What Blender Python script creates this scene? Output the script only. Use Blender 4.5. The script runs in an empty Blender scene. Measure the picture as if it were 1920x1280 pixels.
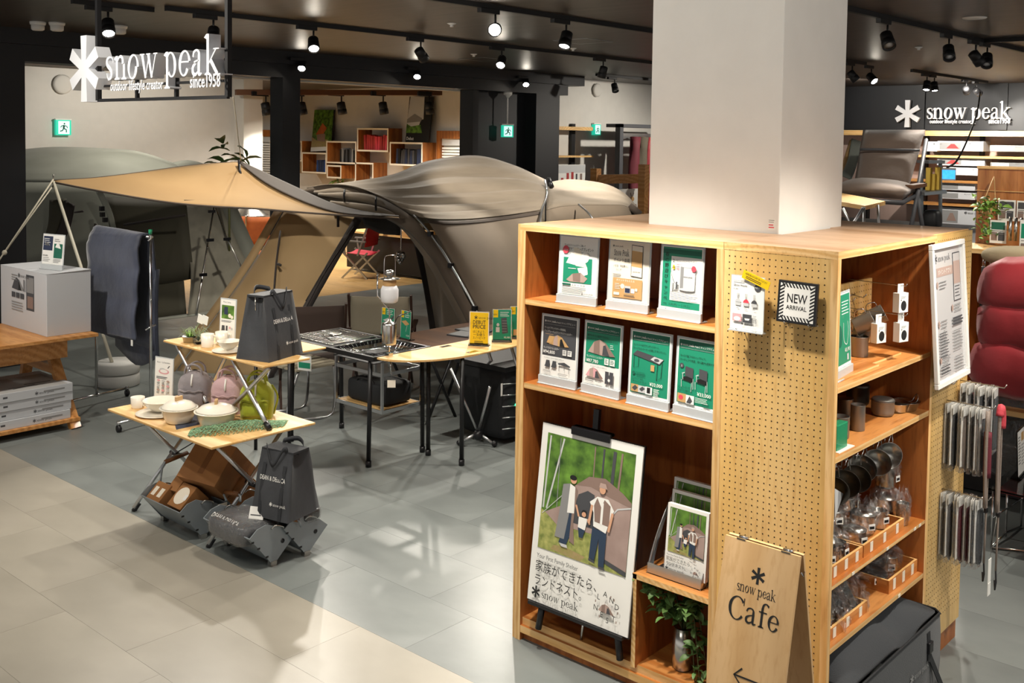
import bpy, math, random
from math import sin, cos, pi, sqrt, radians as rad
from mathutils import Vector as V, Matrix as M
random.seed(7)
SC = bpy.context.scene
COL = SC.collection

# ---------------------------------------------------------------- camera
cam_d = bpy.data.cameras.new('camera')
cam = bpy.data.objects.new('camera', cam_d)
COL.objects.link(cam)
YAW, PITCH, ROLL = 0.725852, 0.0504222, 0.0141655
fw = V((cos(YAW)*cos(PITCH), sin(YAW)*cos(PITCH), -sin(PITCH)))
rt0 = V((sin(YAW), -cos(YAW), 0)); up0 = rt0.cross(fw)
rt = cos(ROLL)*rt0 + sin(ROLL)*up0; up = -sin(ROLL)*rt0 + cos(ROLL)*up0
cm = M((rt, up, -fw)).transposed().to_4x4()
cm.translation = V((0, 0, 2.45))
cam.matrix_world = cm
cam_d.sensor_width = 36; cam_d.sensor_fit = 'HORIZONTAL'
cam_d.lens = 1956.324/1920*36
cam_d.shift_y = -(640-356.672)/1920
cam_d.clip_start = 0.05; cam_d.clip_end = 100
SC.camera = cam

# ---------------------------------------------------------------- world, exposure
w = bpy.data.worlds.new('world'); SC.world = w; w.use_nodes = True
w.node_tree.nodes['Background'].inputs[0].default_value = (1.0, 0.96, 0.9, 1)
w.node_tree.nodes['Background'].inputs[1].default_value = 0.5
SC.view_settings.view_transform = 'Standard'
SC.view_settings.look = 'None'
SC.view_settings.gamma = 1
SC.view_settings.use_curve_mapping = False
SC.view_settings.exposure = 0.75
SC.cycles.use_denoising = True
SC.cycles.max_bounces = 6
SC.cycles.sample_clamp_indirect = 6
SC.cycles.caustics_reflective = False
SC.cycles.caustics_refractive = False

# ---------------------------------------------------------------- materials
def lin(h):
    if isinstance(h, str):
        c = [int(h[i:i+2], 16)/255 for i in (0, 2, 4)]
        return tuple(x/12.92 if x <= .04045 else ((x+.055)/1.055)**2.4 for x in c) + (1,)
    return tuple(h) + (1,)
def newmat(name):
    m = bpy.data.materials.new(name); m.use_nodes = True
    return m, m.node_tree, m.node_tree.nodes['Principled BSDF']
def mat(name, col, rough=.6, metal=0, col2=None, ns=6, amt=.5, bump=0, bs=60, stretch=(1, 1, 1), coat=0, spec=.5, sheen=0, emit=0, trans=0, ior=1.45, alpha=1, objrand=0, detail=4):
    m, nt, b = newmat(name)
    b.inputs['Roughness'].default_value = rough
    b.inputs['Metallic'].default_value = metal
    b.inputs['Specular IOR Level'].default_value = spec
    b.inputs['Coat Weight'].default_value = coat
    b.inputs['Sheen Weight'].default_value = sheen
    b.inputs['Transmission Weight'].default_value = trans
    b.inputs['IOR'].default_value = ior
    b.inputs['Alpha'].default_value = alpha
    c = lin(col)
    if emit:
        b.inputs['Emission Color'].default_value = c
        b.inputs['Emission Strength'].default_value = emit
    if col2 is None:
        c2 = tuple(x*.82 for x in c[:3])+(1,); amt = amt*.5
    else:
        c2 = lin(col2)
    tc = nt.nodes.new('ShaderNodeTexCoord')
    mp = nt.nodes.new('ShaderNodeMapping'); mp.inputs['Scale'].default_value = stretch
    nz = nt.nodes.new('ShaderNodeTexNoise'); nz.inputs['Scale'].default_value = ns; nz.inputs['Detail'].default_value = detail
    nt.links.new(tc.outputs['Object'], mp.inputs[0]); nt.links.new(mp.outputs[0], nz.inputs['Vector'])
    mr = nt.nodes.new('ShaderNodeMapRange'); mr.inputs[1].default_value = .3; mr.inputs[2].default_value = .7
    mr.inputs[3].default_value = .5-amt*.5 if col2 is None else 0; mr.inputs[4].default_value = .5+amt*.5 if col2 is None else 1
    nt.links.new(nz.outputs[0], mr.inputs[0])
    mx = nt.nodes.new('ShaderNodeMix'); mx.data_type = 'RGBA'
    mx.inputs[6].default_value = c; mx.inputs[7].default_value = c2
    nt.links.new(mr.outputs[0], mx.inputs[0])
    last = mx.outputs[2]
    if objrand:
        oi = nt.nodes.new('ShaderNodeObjectInfo')
        hs = nt.nodes.new('ShaderNodeHueSaturation')
        r2 = nt.nodes.new('ShaderNodeMapRange'); r2.inputs[3].default_value = 1-objrand; r2.inputs[4].default_value = 1+objrand
        nt.links.new(oi.outputs['Random'], r2.inputs[0]); nt.links.new(r2.outputs[0], hs.inputs['Value'])
        nt.links.new(last, hs.inputs['Color']); last = hs.outputs[0]
    nt.links.new(last, b.inputs['Base Color'])
    if bump:
        n2 = nt.nodes.new('ShaderNodeTexNoise'); n2.inputs['Scale'].default_value = bs; n2.inputs['Detail'].default_value = 3
        nt.links.new(mp.outputs[0], n2.inputs['Vector'])
        bp = nt.nodes.new('ShaderNodeBump'); bp.inputs['Strength'].default_value = bump; bp.inputs['Distance'].default_value = .01
        nt.links.new(n2.outputs[0], bp.inputs['Height']); nt.links.new(bp.outputs[0], b.inputs['Normal'])
    return m
def wood(name, c1, c2, c3, scale=5, axis='X', rough=.5, dist=3.5, lam=0, coat=0.1):
    """plywood / solid wood: rings stretched along an axis, optional laminated staves"""
    m, nt, b = newmat(name)
    b.inputs['Roughness'].default_value = rough; b.inputs['Coat Weight'].default_value = coat
    tc = nt.nodes.new('ShaderNodeTexCoord'); mp = nt.nodes.new('ShaderNodeMapping')
    s = {'X': (.12, 1, 1), 'Y': (1, .12, 1), 'Z': (1, 1, .12)}[axis]
    mp.inputs['Scale'].default_value = s
    nt.links.new(tc.outputs['Object'], mp.inputs[0])
    wv = nt.nodes.new('ShaderNodeTexWave'); wv.wave_type = 'RINGS'; wv.rings_direction = 'SPHERICAL'
    wv.inputs['Scale'].default_value = scale; wv.inputs['Distortion'].default_value = dist
    wv.inputs['Detail'].default_value = 3; wv.inputs['Detail Scale'].default_value = 1.2
    nt.links.new(mp.outputs[0], wv.inputs[0])
    nz = nt.nodes.new('ShaderNodeTexNoise'); nz.inputs['Scale'].default_value = 60; nz.inputs['Detail'].default_value = 4
    nt.links.new(mp.outputs[0], nz.inputs['Vector'])
    n3 = nt.nodes.new('ShaderNodeTexNoise'); n3.inputs['Scale'].default_value = 3
    nt.links.new(mp.outputs[0], n3.inputs['Vector'])
    m1 = nt.nodes.new('ShaderNodeMix'); m1.data_type = 'RGBA'
    m1.inputs[6].default_value = lin(c1); m1.inputs[7].default_value = lin(c2)
    nt.links.new(wv.outputs['Fac'], m1.inputs[0])
    m2 = nt.nodes.new('ShaderNodeMix'); m2.data_type = 'RGBA'
    m2.inputs[7].default_value = lin(c3); nt.links.new(m1.outputs[2], m2.inputs[6])
    mr = nt.nodes.new('ShaderNodeMapRange'); mr.inputs[1].default_value = .5; mr.inputs[2].default_value = .75; mr.inputs[4].default_value = .6
    nt.links.new(nz.outputs[0], mr.inputs[0]); nt.links.new(mr.outputs[0], m2.inputs[0])
    hs = nt.nodes.new('ShaderNodeHueSaturation')
    r2 = nt.nodes.new('ShaderNodeMapRange'); r2.inputs[1].default_value = .3; r2.inputs[2].default_value = .7; r2.inputs[3].default_value = .82; r2.inputs[4].default_value = 1.15
    nt.links.new(n3.outputs[0], r2.inputs[0]); nt.links.new(r2.outputs[0], hs.inputs['Value'])
    nt.links.new(m2.outputs[2], hs.inputs['Color']); nt.links.new(hs.outputs[0], b.inputs['Base Color'])
    return m
def flat(name, col, rough=.55):
    return mat(name, col, rough, amt=.1, ns=20)

K = {}
K['white'] = mat('white_paint', 'EDEBE6', .6, bump=.04)
K['paper'] = flat('white_card', 'F2F1EC', .45)
K['cream'] = flat('cream_card', 'F1E8D6', .45)
K['black'] = mat('matte_black', '141416', .5)
K['blackp'] = mat('black_plastic', '17171A', .35)
K['print_black'] = flat('print_black', '1E1E1E', .5)
K['grey'] = flat('grey_print', '8C8C8C')
K['lgrey'] = flat('light_grey_print', 'C9CACA')
K['dgrey'] = flat('dark_grey_print', '4A4B4F')
K['green'] = flat('green_print', '1F8E6C', .4)
K['dgreen'] = flat('dark_green_print', '1A6650')
K['yellow'] = flat('yellow_print', 'EFC80C')
K['red'] = flat('red_print', 'E04A5A')
K['pink'] = flat('pink_print', 'E3A9AE')
K['tan'] = flat('tan_print', 'C9A06A')
K['taupe'] = flat('taupe_print', '8D766C')
K['mauve'] = flat('mauve_print', 'B69D93')
K['navyp'] = flat('navy_print', '2B3550')
K['skin'] = flat('skin_print', 'D8A585')
K['denim'] = flat('denim_print', '2E3F55')
K['steel'] = mat('stainless_steel', 'C4C2BD', .25, 1)
K['chrome'] = mat('chrome', 'D8D8D8', .14, 1)
K['ti'] = mat('titanium', '8F8C86', .42, .65)
K['alu'] = mat('aluminium', 'C9CBCD', .35, 1)
K['galv'] = mat('grey_steel_sheet', '8F979C', .45, .3)
K['acryl'] = mat('grey_acrylic', 'BFC3C5', .25, alpha=1)
K['clear'] = mat('clear_film', 'F4F8FA', .08, trans=1, ior=1.2, bump=.6, bs=18)
K['acr_clear'] = mat('clear_acrylic', 'F0F6F6', .05, trans=1, ior=1.3)
K['emit'] = mat('lamp_glow', 'FFF4E2', emit=60)
K['bamboo'] = wood('bamboo', 'E3BE84', 'D6A867', 'C0914F', 7, 'Y', .42, 1.5)
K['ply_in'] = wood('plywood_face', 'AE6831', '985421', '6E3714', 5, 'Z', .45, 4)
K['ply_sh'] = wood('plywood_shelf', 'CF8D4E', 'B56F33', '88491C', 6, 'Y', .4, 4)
K['ply_shx'] = wood('plywood_shelf_long', 'CF8D4E', 'B56F33', '88491C', 6, 'X', .4, 4)
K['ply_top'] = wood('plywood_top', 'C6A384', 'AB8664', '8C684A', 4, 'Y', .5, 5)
K['ply_edge'] = wood('plywood_edge', 'EBC48A', 'DBAA68', 'B07C40', 14, 'Y', .5, 1)
K['ply_edgex'] = wood('plywood_edge_long', 'EBC48A', 'DBAA68', 'B07C40', 14, 'X', .5, 1)
K['ply_edgez'] = wood('plywood_edge_upright', 'EBC48A', 'DBAA68', 'B07C40', 14, 'Z', .5, 1)
K['peg'] = wood('pegboard_wood', 'E0BC7E', 'D2A964', 'BE8F4E', 3, 'Z', .55, 2)
K['pine'] = wood('pine_board', 'CB9356', 'B77C3F', '8C5728', 6, 'Y', .45, 3)
K['hole'] = flat('peg_hole_dark', '2A1D10', .9)

# ---------------------------------------------------------------- mesh builder
class MB:
    def __init__(s, m=None):
        s.v = []; s.f = []; s.mi = []; s.mats = []; s.sm = []; s.cur = 0; s.T = M.Identity(4); s.smooth = False
        if m: s.m(m)
    def m(s, k):
        k = K[k] if isinstance(k, str) else k
        if k not in s.mats: s.mats.append(k)
        s.cur = s.mats.index(k); return s
    def add(s, vs, fs, smooth=None):
        n = len(s.v); T = s.T
        s.v += [tuple(T @ V(p)) for p in vs]
        s.f += [tuple(i+n for i in f) for f in fs]
        s.mi += [s.cur]*len(fs); s.sm += [s.smooth if smooth is None else smooth]*len(fs)
        return s
    def box(s, lo, hi):
        (a, b, c), (d, e, f) = lo, hi
        return s.add([(a,b,c),(d,b,c),(d,e,c),(a,e,c),(a,b,f),(d,b,f),(d,e,f),(a,e,f)],
                     [(3,2,1,0),(4,5,6,7),(0,1,5,4),(1,2,6,5),(2,3,7,6),(3,0,4,7)], False)
    def bc(s, c, sz):
        return s.box([c[i]-sz[i]/2 for i in range(3)], [c[i]+sz[i]/2 for i in range(3)])
    def beam(s, a, b, wd, ht, upv=(0, 0, 1)):
        """box between two points, wd across, ht along up"""
        a, b = V(a), V(b); d = (b-a); L = d.length; d.normalize()
        sd = d.cross(V(upv))
        if sd.length < 1e-5: sd = d.cross(V((1, 0, 0)))
        sd.normalize(); u = sd.cross(d)
        pts = []
        for p in (a, b):
            for x, y in ((-1,-1),(1,-1),(1,1),(-1,1)): pts.append(p+sd*(x*wd/2)+u*(y*ht/2))
        return s.add(pts, [(0,1,2,3),(7,6,5,4),(0,4,5,1),(1,5,6,2),(2,6,7,3),(3,7,4,0)], False)
    def tube(s, path, r, n=8, closed=False, caps=True):
        P = [V(p) for p in path]; N = len(P)
        rs = r if isinstance(r, (list, tuple)) else [r]*N
        vs = []; prev = None
        for i, p in enumerate(P):
            if closed: d = P[(i+1) % N]-P[i-1]
            else: d = P[min(i+1, N-1)]-P[max(i-1, 0)]
            if d.length < 1e-9: d = V((0, 0, 1))
            d.normalize()
            if prev is None:
                a = V((0, 0, 1)) if abs(d.z) < .9 else V((1, 0, 0))
                u = d.cross(a).normalized()
            else:
                u = prev - d*prev.dot(d)
                u = u.normalized() if u.length > 1e-6 else d.orthogonal().normalized()
            prev = u; w2 = d.cross(u)
            for k in range(n):
                t = 2*pi*k/n; vs.append(p+(u*cos(t)+w2*sin(t))*rs[i])
        fs = []
        R = N if closed else N-1
        for i in range(R):
            j = (i+1) % N
            for k in range(n):
                l = (k+1) % n; fs.append((i*n+k, i*n+l, j*n+l, j*n+k))
        if caps and not closed:
            fs.append(tuple(reversed(range(n)))); fs.append(tuple(range((N-1)*n, N*n)))
        return s.add(vs, fs, True)
    def lathe(s, prof, n=20, c=(0, 0, 0), sx=1, sy=1):
        """prof: list of (r, z)"""
        vs = []; fs = []
        for r_, z in prof:
            for k in range(n):
                t = 2*pi*k/n; vs.append((c[0]+r_*cos(t)*sx, c[1]+r_*sin(t)*sy, c[2]+z))
        for i in range(len(prof)-1):
            for k in range(n):
                l = (k+1) % n; fs.append((i*n+k, i*n+l, (i+1)*n+l, (i+1)*n+k))
        if prof[0][0] > 1e-4: fs.append(tuple(reversed(range(n))))
        if prof[-1][0] > 1e-4: fs.append(tuple(range((len(prof)-1)*n, len(prof)*n)))
        return s.add(vs, fs, True)
    def prism(s, poly, a, b, axis='y'):
        """2D polygon extruded from a to b along an axis"""
        n = len(poly); mk = {'y': lambda p, t: (p[0], t, p[1]), 'z': lambda p, t: (p[0], p[1], t), 'x': lambda p, t: (t, p[0], p[1])}[axis]
        vs = [mk(p, a) for p in poly]+[mk(p, b) for p in poly]
        fs = [tuple(range(n)), tuple(reversed(range(n, 2*n)))]
        fs += [((i+1) % n, i, n+i, n+(i+1) % n) for i in range(n)]
        return s.add(vs, fs, False)
    def grid(s, rows, smooth=True, th=0):
        """rows of equal-length point lists; th gives a solid sheet"""
        R, Cn = len(rows), len(rows[0])
        vs = [V(p) for r_ in rows for p in r_]
        fs = [(i*Cn+j, i*Cn+j+1, (i+1)*Cn+j+1, (i+1)*Cn+j) for i in range(R-1) for j in range(Cn-1)]
        if th:
            nn = []
            for i in range(R):
                for j in range(Cn):
                    a = vs[min(i+1, R-1)*Cn+j]-vs[max(i-1, 0)*Cn+j]; b = vs[i*Cn+min(j+1, Cn-1)]-vs[i*Cn+max(j-1, 0)]
                    k = a.cross(b); nn.append(k.normalized() if k.length > 1e-9 else V((0, 0, 1)))
            n = len(vs); vs = vs+[p+q*th for p, q in zip(vs, nn)]
            f2 = [tuple(n+i for i in reversed(f)) for f in fs]
            bd = [j for j in range(Cn)]+[i*Cn+Cn-1 for i in range(1, R)]+[(R-1)*Cn+j for j in range(Cn-2, -1, -1)]+[i*Cn for i in range(R-2, 0, -1)]
            f3 = [(bd[(q+1) % len(bd)], bd[q], n+bd[q], n+bd[(q+1) % len(bd)]) for q in range(len(bd))]
            fs = fs+f2+f3
        return s.add(vs, fs, smooth)
    def ball(s, c, r, n=12, m_=8, sx=1, sy=1, sz=1):
        prof = [(max(r*sin(pi*i/m_), 1e-5), -r*cos(pi*i/m_)*sz) for i in range(m_+1)]
        return s.lathe(prof, n, c, sx, sy)
    def build(s, name, parent=None, bevel=0, sub=0, wr=True):
        off = V((0, 0, 0))
        if parent is not None and wr:
            p = parent
            while p is not None: off += p.location; p = p.parent
        me = bpy.data.meshes.new(name)
        me.from_pydata([tuple(V(p)-off) for p in s.v], [], s.f)
        for m_ in s.mats: me.materials.append(m_)
        me.polygons.foreach_set('material_index', s.mi)
        me.polygons.foreach_set('use_smooth', s.sm)
        me.update()
        o = bpy.data.objects.new(name, me); COL.objects.link(o)
        if parent is not None: o.parent = parent
        if bevel:
            b = o.modifiers.new('bevel', 'BEVEL'); b.width = bevel; b.segments = 2; b.limit_method = 'ANGLE'; b.angle_limit = .7
        if sub:
            q = o.modifiers.new('sub', 'SUBSURF'); q.levels = sub; q.render_levels = sub
        return o
def tag(o, label=None, cat=None, group=None, kind=None):
    if label: o['label'] = label
    if cat: o['category'] = cat
    if group: o['group'] = group
    if kind: o['kind'] = kind
    return o
def thing(name, label, cat, loc=(0, 0, 0), rz=0, group=None):
    o = bpy.data.objects.new(name, None); COL.objects.link(o)
    o.location = loc; o.rotation_euler = (0, 0, rz); o.empty_display_size = .1
    return tag(o, label, cat, group)
def st(o): o['kind'] = 'structure'; return o
def dup(root, loc, rz=None, label=None, group=None):
    def cp(o, par):
        c = o.copy(); COL.objects.link(c); c.parent = par
        for ch in o.children: cp(ch, c)
        return c
    r_ = cp(root, None); r_.location = loc
    if rz is not None: r_.rotation_euler = (0, 0, rz)
    if label: r_['label'] = label
    if group: r_['group'] = group
    return r_
def arc(cx, cy, r_, a0, a1, n):
    return [(cx+r_*cos(a0+(a1-a0)*i/n), cy+r_*sin(a0+(a1-a0)*i/n)) for i in range(n+1)]
def cr(pts, n=6, closed=False):
    """Catmull-Rom through points"""
    P = [V(p) for p in pts]; N = len(P); out = []
    R = N if closed else N-1
    for i in range(R):
        a = P[(i-1) % N] if closed or i > 0 else P[0]*2-P[1]
        b, c = P[i], P[(i+1) % N]
        d = P[(i+2) % N] if closed or i+2 < N else c*2-b
        for k in range(n):
            t = k/n; t2, t3 = t*t, t*t*t
            out.append(.5*((2*b)+(c-a)*t+(2*a-5*b+4*c-d)*t2+(3*b-a-3*c+d)*t3))
    if not closed: out.append(P[-1])
    return out
def lerp(a, b, t): return V(a)*(1-t)+V(b)*t
def quadmap(q, u, v):
    """bilinear on q = (bottom left, bottom right, top right, top left)"""
    return lerp(lerp(q[0], q[1], u), lerp(q[3], q[2], u), v)

# ---------------------------------------------------------------- flat print: text, logo, shapes on a card
_tc = {}
def sans(txt, bold=False):
    key = (txt, bold)
    if key not in _tc:
        cu = bpy.data.curves.new('t', 'FONT'); cu.body = txt; cu.size = 1; cu.resolution_u = 2
        if bold: cu.offset = .012
        ob = bpy.data.objects.new('t', cu)
        me = bpy.data.meshes.new_from_object(ob)
        vs = [(v.co.x, v.co.y) for v in me.vertices]; fs = [tuple(p.vertices) for p in me.polygons]
        bpy.data.objects.remove(ob); bpy.data.curves.remove(cu); bpy.data.meshes.remove(me)
        _tc[key] = (vs, fs, max([v[0] for v in vs] or [0]))
    return _tc[key]
def stroke(pts, ws, n=5):
    """variable-width ribbon -> list of quads (2D)"""
    P3 = cr([(p[0], p[1], w_) for p, w_ in zip(pts, ws)], n) if n > 1 else [V((p[0], p[1], w_)) for p, w_ in zip(pts, ws)]
    L = []
    for i, p in enumerate(P3):
        d = P3[min(i+1, len(P3)-1)]-P3[max(i-1, 0)]; q = V((-d.y, d.x)).normalized() if (abs(d.x)+abs(d.y)) > 1e-9 else V((0, 1))
        L.append(((p.x+q.x*p.z/2, p.y+q.y*p.z/2), (p.x-q.x*p.z/2, p.y-q.y*p.z/2)))
    return [[L[i][1], L[i+1][1], L[i+1][0], L[i][0]] for i in range(len(L)-1)]
def stem(x, y0, y1, w_=.17, serif=(1, 1), k=.13, s0=True):
    r_ = [[(x-w_/2, y0), (x+w_/2, y0), (x+w_/2, y1), (x-w_/2, y1)]]
    if serif[0]: r_.append([(x-w_/2-k, y0), (x+w_/2+k, y0), (x+w_/2+k, y0+.05), (x+w_/2, y0+.11), (x-w_/2, y0+.11), (x-w_/2-k, y0+.05)])
    if serif[1]: r_.append([(x-w_/2-k-.04, y1-.13), (x-w_/2, y1-.2), (x+w_/2, y1), (x-w_/2, y1)])
    return r_
def _ring(cx, cy, rx, ry, a0=0, a1=360, thick=.19, thin=.06, ang=0):
    n = 28; pts = []; ws = []
    for i in range(n+1):
        a = rad(a0+(a1-a0)*i/n)
        w_ = thin+(thick-thin)*abs(cos(a+rad(ang)))**1.4
        pts.append((cx+(rx-w_/2)*cos(a), cy+(ry-w_/2)*sin(a))); ws.append(w_)
    return stroke(pts, ws, 1)
GL = {
 's': (.72, stroke([(.62,.74),(.56,.92),(.36,.97),(.15,.87),(.17,.66),(.42,.5),(.6,.34),(.58,.1),(.34,.03),(.14,.1),(.08,.3)], [.05,.07,.08,.13,.17,.19,.17,.13,.08,.07,.05])),
 'n': (1.12, stem(.2,0,1)+stem(.83,0,.72,serif=(1,0))+stroke([(.28,.78),(.44,.93),(.62,.96),(.78,.86),(.83,.66)], [.05,.09,.12,.16,.17])),
 'o': (1.0, _ring(.49,.5,.44,.52,ang=15)),
 'w': (1.5, stroke([(.18,.97),(.46,.02)], [.18,.14], 2)+stroke([(.46,.02),(.74,.9)], [.06,.07], 2)+stroke([(.7,.97),(.98,.02)], [.18,.14], 2)+stroke([(.98,.02),(1.3,.97)], [.06,.07], 2)
       +[[(.02,.95),(.4,.95),(.4,1.0),(.02,1.0)],[(.56,.95),(.88,.95),(.88,1.0),(.56,1.0)],[(1.14,.95),(1.46,.95),(1.46,1.0),(1.14,1.0)]]),
 'p': (1.08, stem(.2,-.45,1)+_ring(.58,.48,.4,.5,-138,138,ang=0)),
 'e': (.9, _ring(.46,.5,.42,.51,12,330,ang=10)+[[(.14,.52),(.86,.52),(.86,.58),(.14,.58)]]),
 'a': (.95, stroke([(.12,.72),(.2,.9),(.42,.97),(.6,.88),(.64,.68),(.64,.16),(.72,.04),(.9,.08)], [.1,.1,.08,.13,.17,.17,.13,.05])+stroke([(.62,.58),(.36,.5),(.14,.34),(.16,.12),(.36,.04),(.62,.2)], [.05,.08,.15,.17,.12,.05])),
 'k': (1.12, stem(.2,0,1.55)+stroke([(.26,.42),(.78,.96)], [.06,.07], 2)+stroke([(.42,.56),(.9,.03)], [.18,.17], 2)+[[(.62,.95),(1.02,.95),(1.02,1.0),(.62,1.0)],[(.7,0),(1.12,0),(1.12,.05),(.7,.05)]]),
 'f': (.72, stem(.3,0,1.2,serif=(1,0))+stroke([(.3,1.15),(.36,1.42),(.55,1.53),(.76,1.4)], [.17,.13,.08,.16])+[[(.05,.92),(.66,.92),(.66,1.0),(.05,1.0)]]),
 'C': (1.35, _ring(.72,.72,.66,.76,40,322,thick=.22,ang=0)+[[(1.2,.98),(1.26,.98),(1.26,1.45),(1.2,1.45)]]),
 ' ': (.42, []),
}
def serif(txt):
    """hand-drawn serif letters; x-height = 1"""
    x = 0; vs = []; fs = []
    for ch in txt:
        if ch not in GL:                                   # other letters from the plain font, at the same x-height
            v2, f2, wd = sans(ch); n = len(vs); vs += [(a*1.9+x, b*1.9) for a, b in v2]; fs += [tuple(n+i for i in f) for f in f2]; x += wd*1.9+.1; continue
        adv, polys = GL[ch]
        for p in polys:
            n = len(vs); vs += [(a+x, b) for a, b in p]; fs.append(tuple(range(n, n+len(p))))
        x += adv+.03
    return vs, fs, x
def asterisk(r_, w0=.3, w1=.38):
    """six-armed star mark, arms widening outwards"""
    out = []
    for k in range(6):
        a = pi/2+k*pi/3; L = r_ if k % 3 == 0 else r_*.95
        d = V((cos(a), sin(a))); q = V((-d.y, d.x))
        out += [tuple(d*L-q*w1*r_/2), tuple(d*L+q*w1*r_/2), (w0*r_*cos(a+pi/6), w0*r_*sin(a+pi/6))]
    return [out]
class PR(MB):
    """print on the plane y = 0 of a card (x right, z up); every layer sits a little prouder"""
    def __init__(s, y=0, dy=.0003):
        super().__init__(); s.y = y; s.dy = dy; s.lay = 0
    def poly(s, k, pts):
        s.m(k); s.lay += 1; y = s.y-s.dy*s.lay
        a = sum(pts[i][0]*pts[(i+1) % len(pts)][1]-pts[(i+1) % len(pts)][0]*pts[i][1] for i in range(len(pts)))
        pts = pts if a > 0 else pts[::-1]
        return s.add([(p[0], y, p[1]) for p in pts], [tuple(range(len(pts)))], False)
    def polys(s, k, L, ox=0, oy=0, sc=1):
        s.m(k); s.lay += 1; y = s.y-s.dy*s.lay
        for pts in L: s.add([(ox+p[0]*sc, y, oy+p[1]*sc) for p in pts], [tuple(range(len(pts)))], False)
        return s
    def rect(s, k, x0, z0, x1, z1): return s.poly(k, [(x0, z0), (x1, z0), (x1, z1), (x0, z1)])
    def ell(s, k, cx, cz, rx, rz_, n=20): return s.poly(k, [(cx+rx*cos(2*pi*i/n), cz+rz_*sin(2*pi*i/n)) for i in range(n)])
    def text(s, k, txt, x, z, h, al='l', f='sans', bold=False, wmax=None):
        vs, fs, wd = sans(txt, bold) if f == 'sans' else serif(txt)
        sc = h; sx = sc
        if wmax and wd*sc > wmax: sx = wmax/wd
        ox = x-(wd*sx/2 if al == 'c' else wd*sx if al == 'r' else 0)
        s.m(k); s.lay += 1; y = s.y-s.dy*s.lay
        return s.add([(ox+a*sx, y, z+b*sc) for a, b in vs], fs, False)
    def lines(s, k, x0, z1, x1, n, pitch, h=.0022, rg=.3):
        s.m(k); s.lay += 1; y = s.y-s.dy*s.lay
        R_ = random.Random(int(x0*1000+z1*7000))
        for i in range(n):
            z = z1-i*pitch; e = x1-(x1-x0)*R_.random()*rg
            s.add([(x0, y, z-h), (e, y, z-h), (e, y, z), (x0, y, z)], [(0, 1, 2, 3)], False)
        return s
    def star(s, k, cx, cz, r_): return s.polys(k, asterisk(1), cx, cz, r_)
    def logo(s, k, x, z, h):
        s.star(k, x+h*.6, z+h*.55, h*.7); return s.text(k, 'snow peak', x+h*1.5, z+h*.1, h*.62, f='serif')

# ---------------------------------------------------------------- spots without fixtures: aisle lamps read off shadows, others added as unseen fill
def lightspot(p, aim, power, size=70, blend=.5, rad_=.05, col=(1, .93, .82)):
    d = bpy.data.lights.new('spot', 'SPOT'); d.energy = power; d.spot_size = rad(size); d.spot_blend = blend
    d.shadow_soft_size = rad_; d.color = col
    o = bpy.data.objects.new('spot_light', d); COL.objects.link(o); o.location = p
    o.rotation_euler = (V(aim)-V(p)).to_track_quat('-Z', 'Y').to_euler()
    return o
CEIL = 3.5
AISLE_AND_FILL = [((2.95, 2.8, 3.42), (3.85, 2.75, .6), 240, 66), ((2.9, 2.0, 3.42), (3.6, 1.95, .5), 100, 60), ((3.5, -.7, 3.42), (4.3, 1.8, .6), 130, 60), ((2.2, 4.6, 3.42), (3.4, 5.5, .5), 110, 75), ((1.0, 4.4, 3.42), (1.4, 4.9, 0), 55, 110), ((.8, 2.4, 3.42), (1.6, 2.6, 0), 55, 110),
         ((4.5, .75, 3.42), (4.3, 1.85, .7), 190, 66), ((1.9, 3.8, 3.42), (4.28, 2.6, 2.75), 62, 44), ((2.4, 7.6, 3.42), (4.0, 8.6, .9), 170, 64), ((4.6, 6.6, 3.42), (6.3, 9.8, .9), 270, 52), ((1.6, 7.4, 3.42), (1.9, 7.6, 0), 70, 110), ((6.6, .6, 3.42), (6.3, 1.3, 0), 150, 90), ((3.4, .2, 3.42), (4.5, 2.2, 2.8), 35, 60),
         ((1.6, 6.1, 3.42), (3.4, 6.1, 2.85), 150, 90), ((4.0, 4.0, 3.42), (4.4, 4.6, 0), 120, 110), ((6.5, 4.2, 3.42), (6.5, 4.6, 0), 110, 110), ((9.5, 6.3, 3.42), (9.4, 7.2, 1.8), 170, 100),
         ((5.5, 10.0, 3.42), (4.9, 9.6, 0), 80, 110), ((7.0, 9.6, 3.42), (7.0, 9.9, 1.9), 110, 100), ((11.6, 8.6, 3.42), (11.2, 8.8, 1.8), 130, 100), ((7.6, 13.6, 3.42), (7.2, 14.2, 1.2), 100, 120), ((10.6, 14.2, 3.42), (11, 15, 0), 260, 120), ((12.6, 16.5, 3.42), (13, 17.5, 0), 260, 120), ((12.6, 21.5, 3.42), (14, 21.5, 0), 90, 120), ((8.6, 14.3, 3.42), (8.8, 17, 1.5), 150, 130), ((5.6, .9, 3.42), (7.9, 1.8, 1.8), 130, 50), ((16.4, 7.3, 3.42), (18.9, 7.3, 2.9), 120, 70),
         ((15.5, 8.0, 3.42), (15.2, 10.5, 1.4), 260, 110), ((8.0, 2.4, 3.42), (8.8, 3.4, 1.8), 45, 90), ((16.8, 5.5, 3.42), (18.9, 5.6, 1.9), 260, 90), ((16.8, 2.5, 3.42), (18.9, 2.6, 1.9), 200, 90), ((12, 2.0, 3.42), (12, 2.5, 0), 200, 120)]
for p_, a_, e_, s_ in AISLE_AND_FILL: lightspot(p_, a_, e_, s_, .8, .06)

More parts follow.
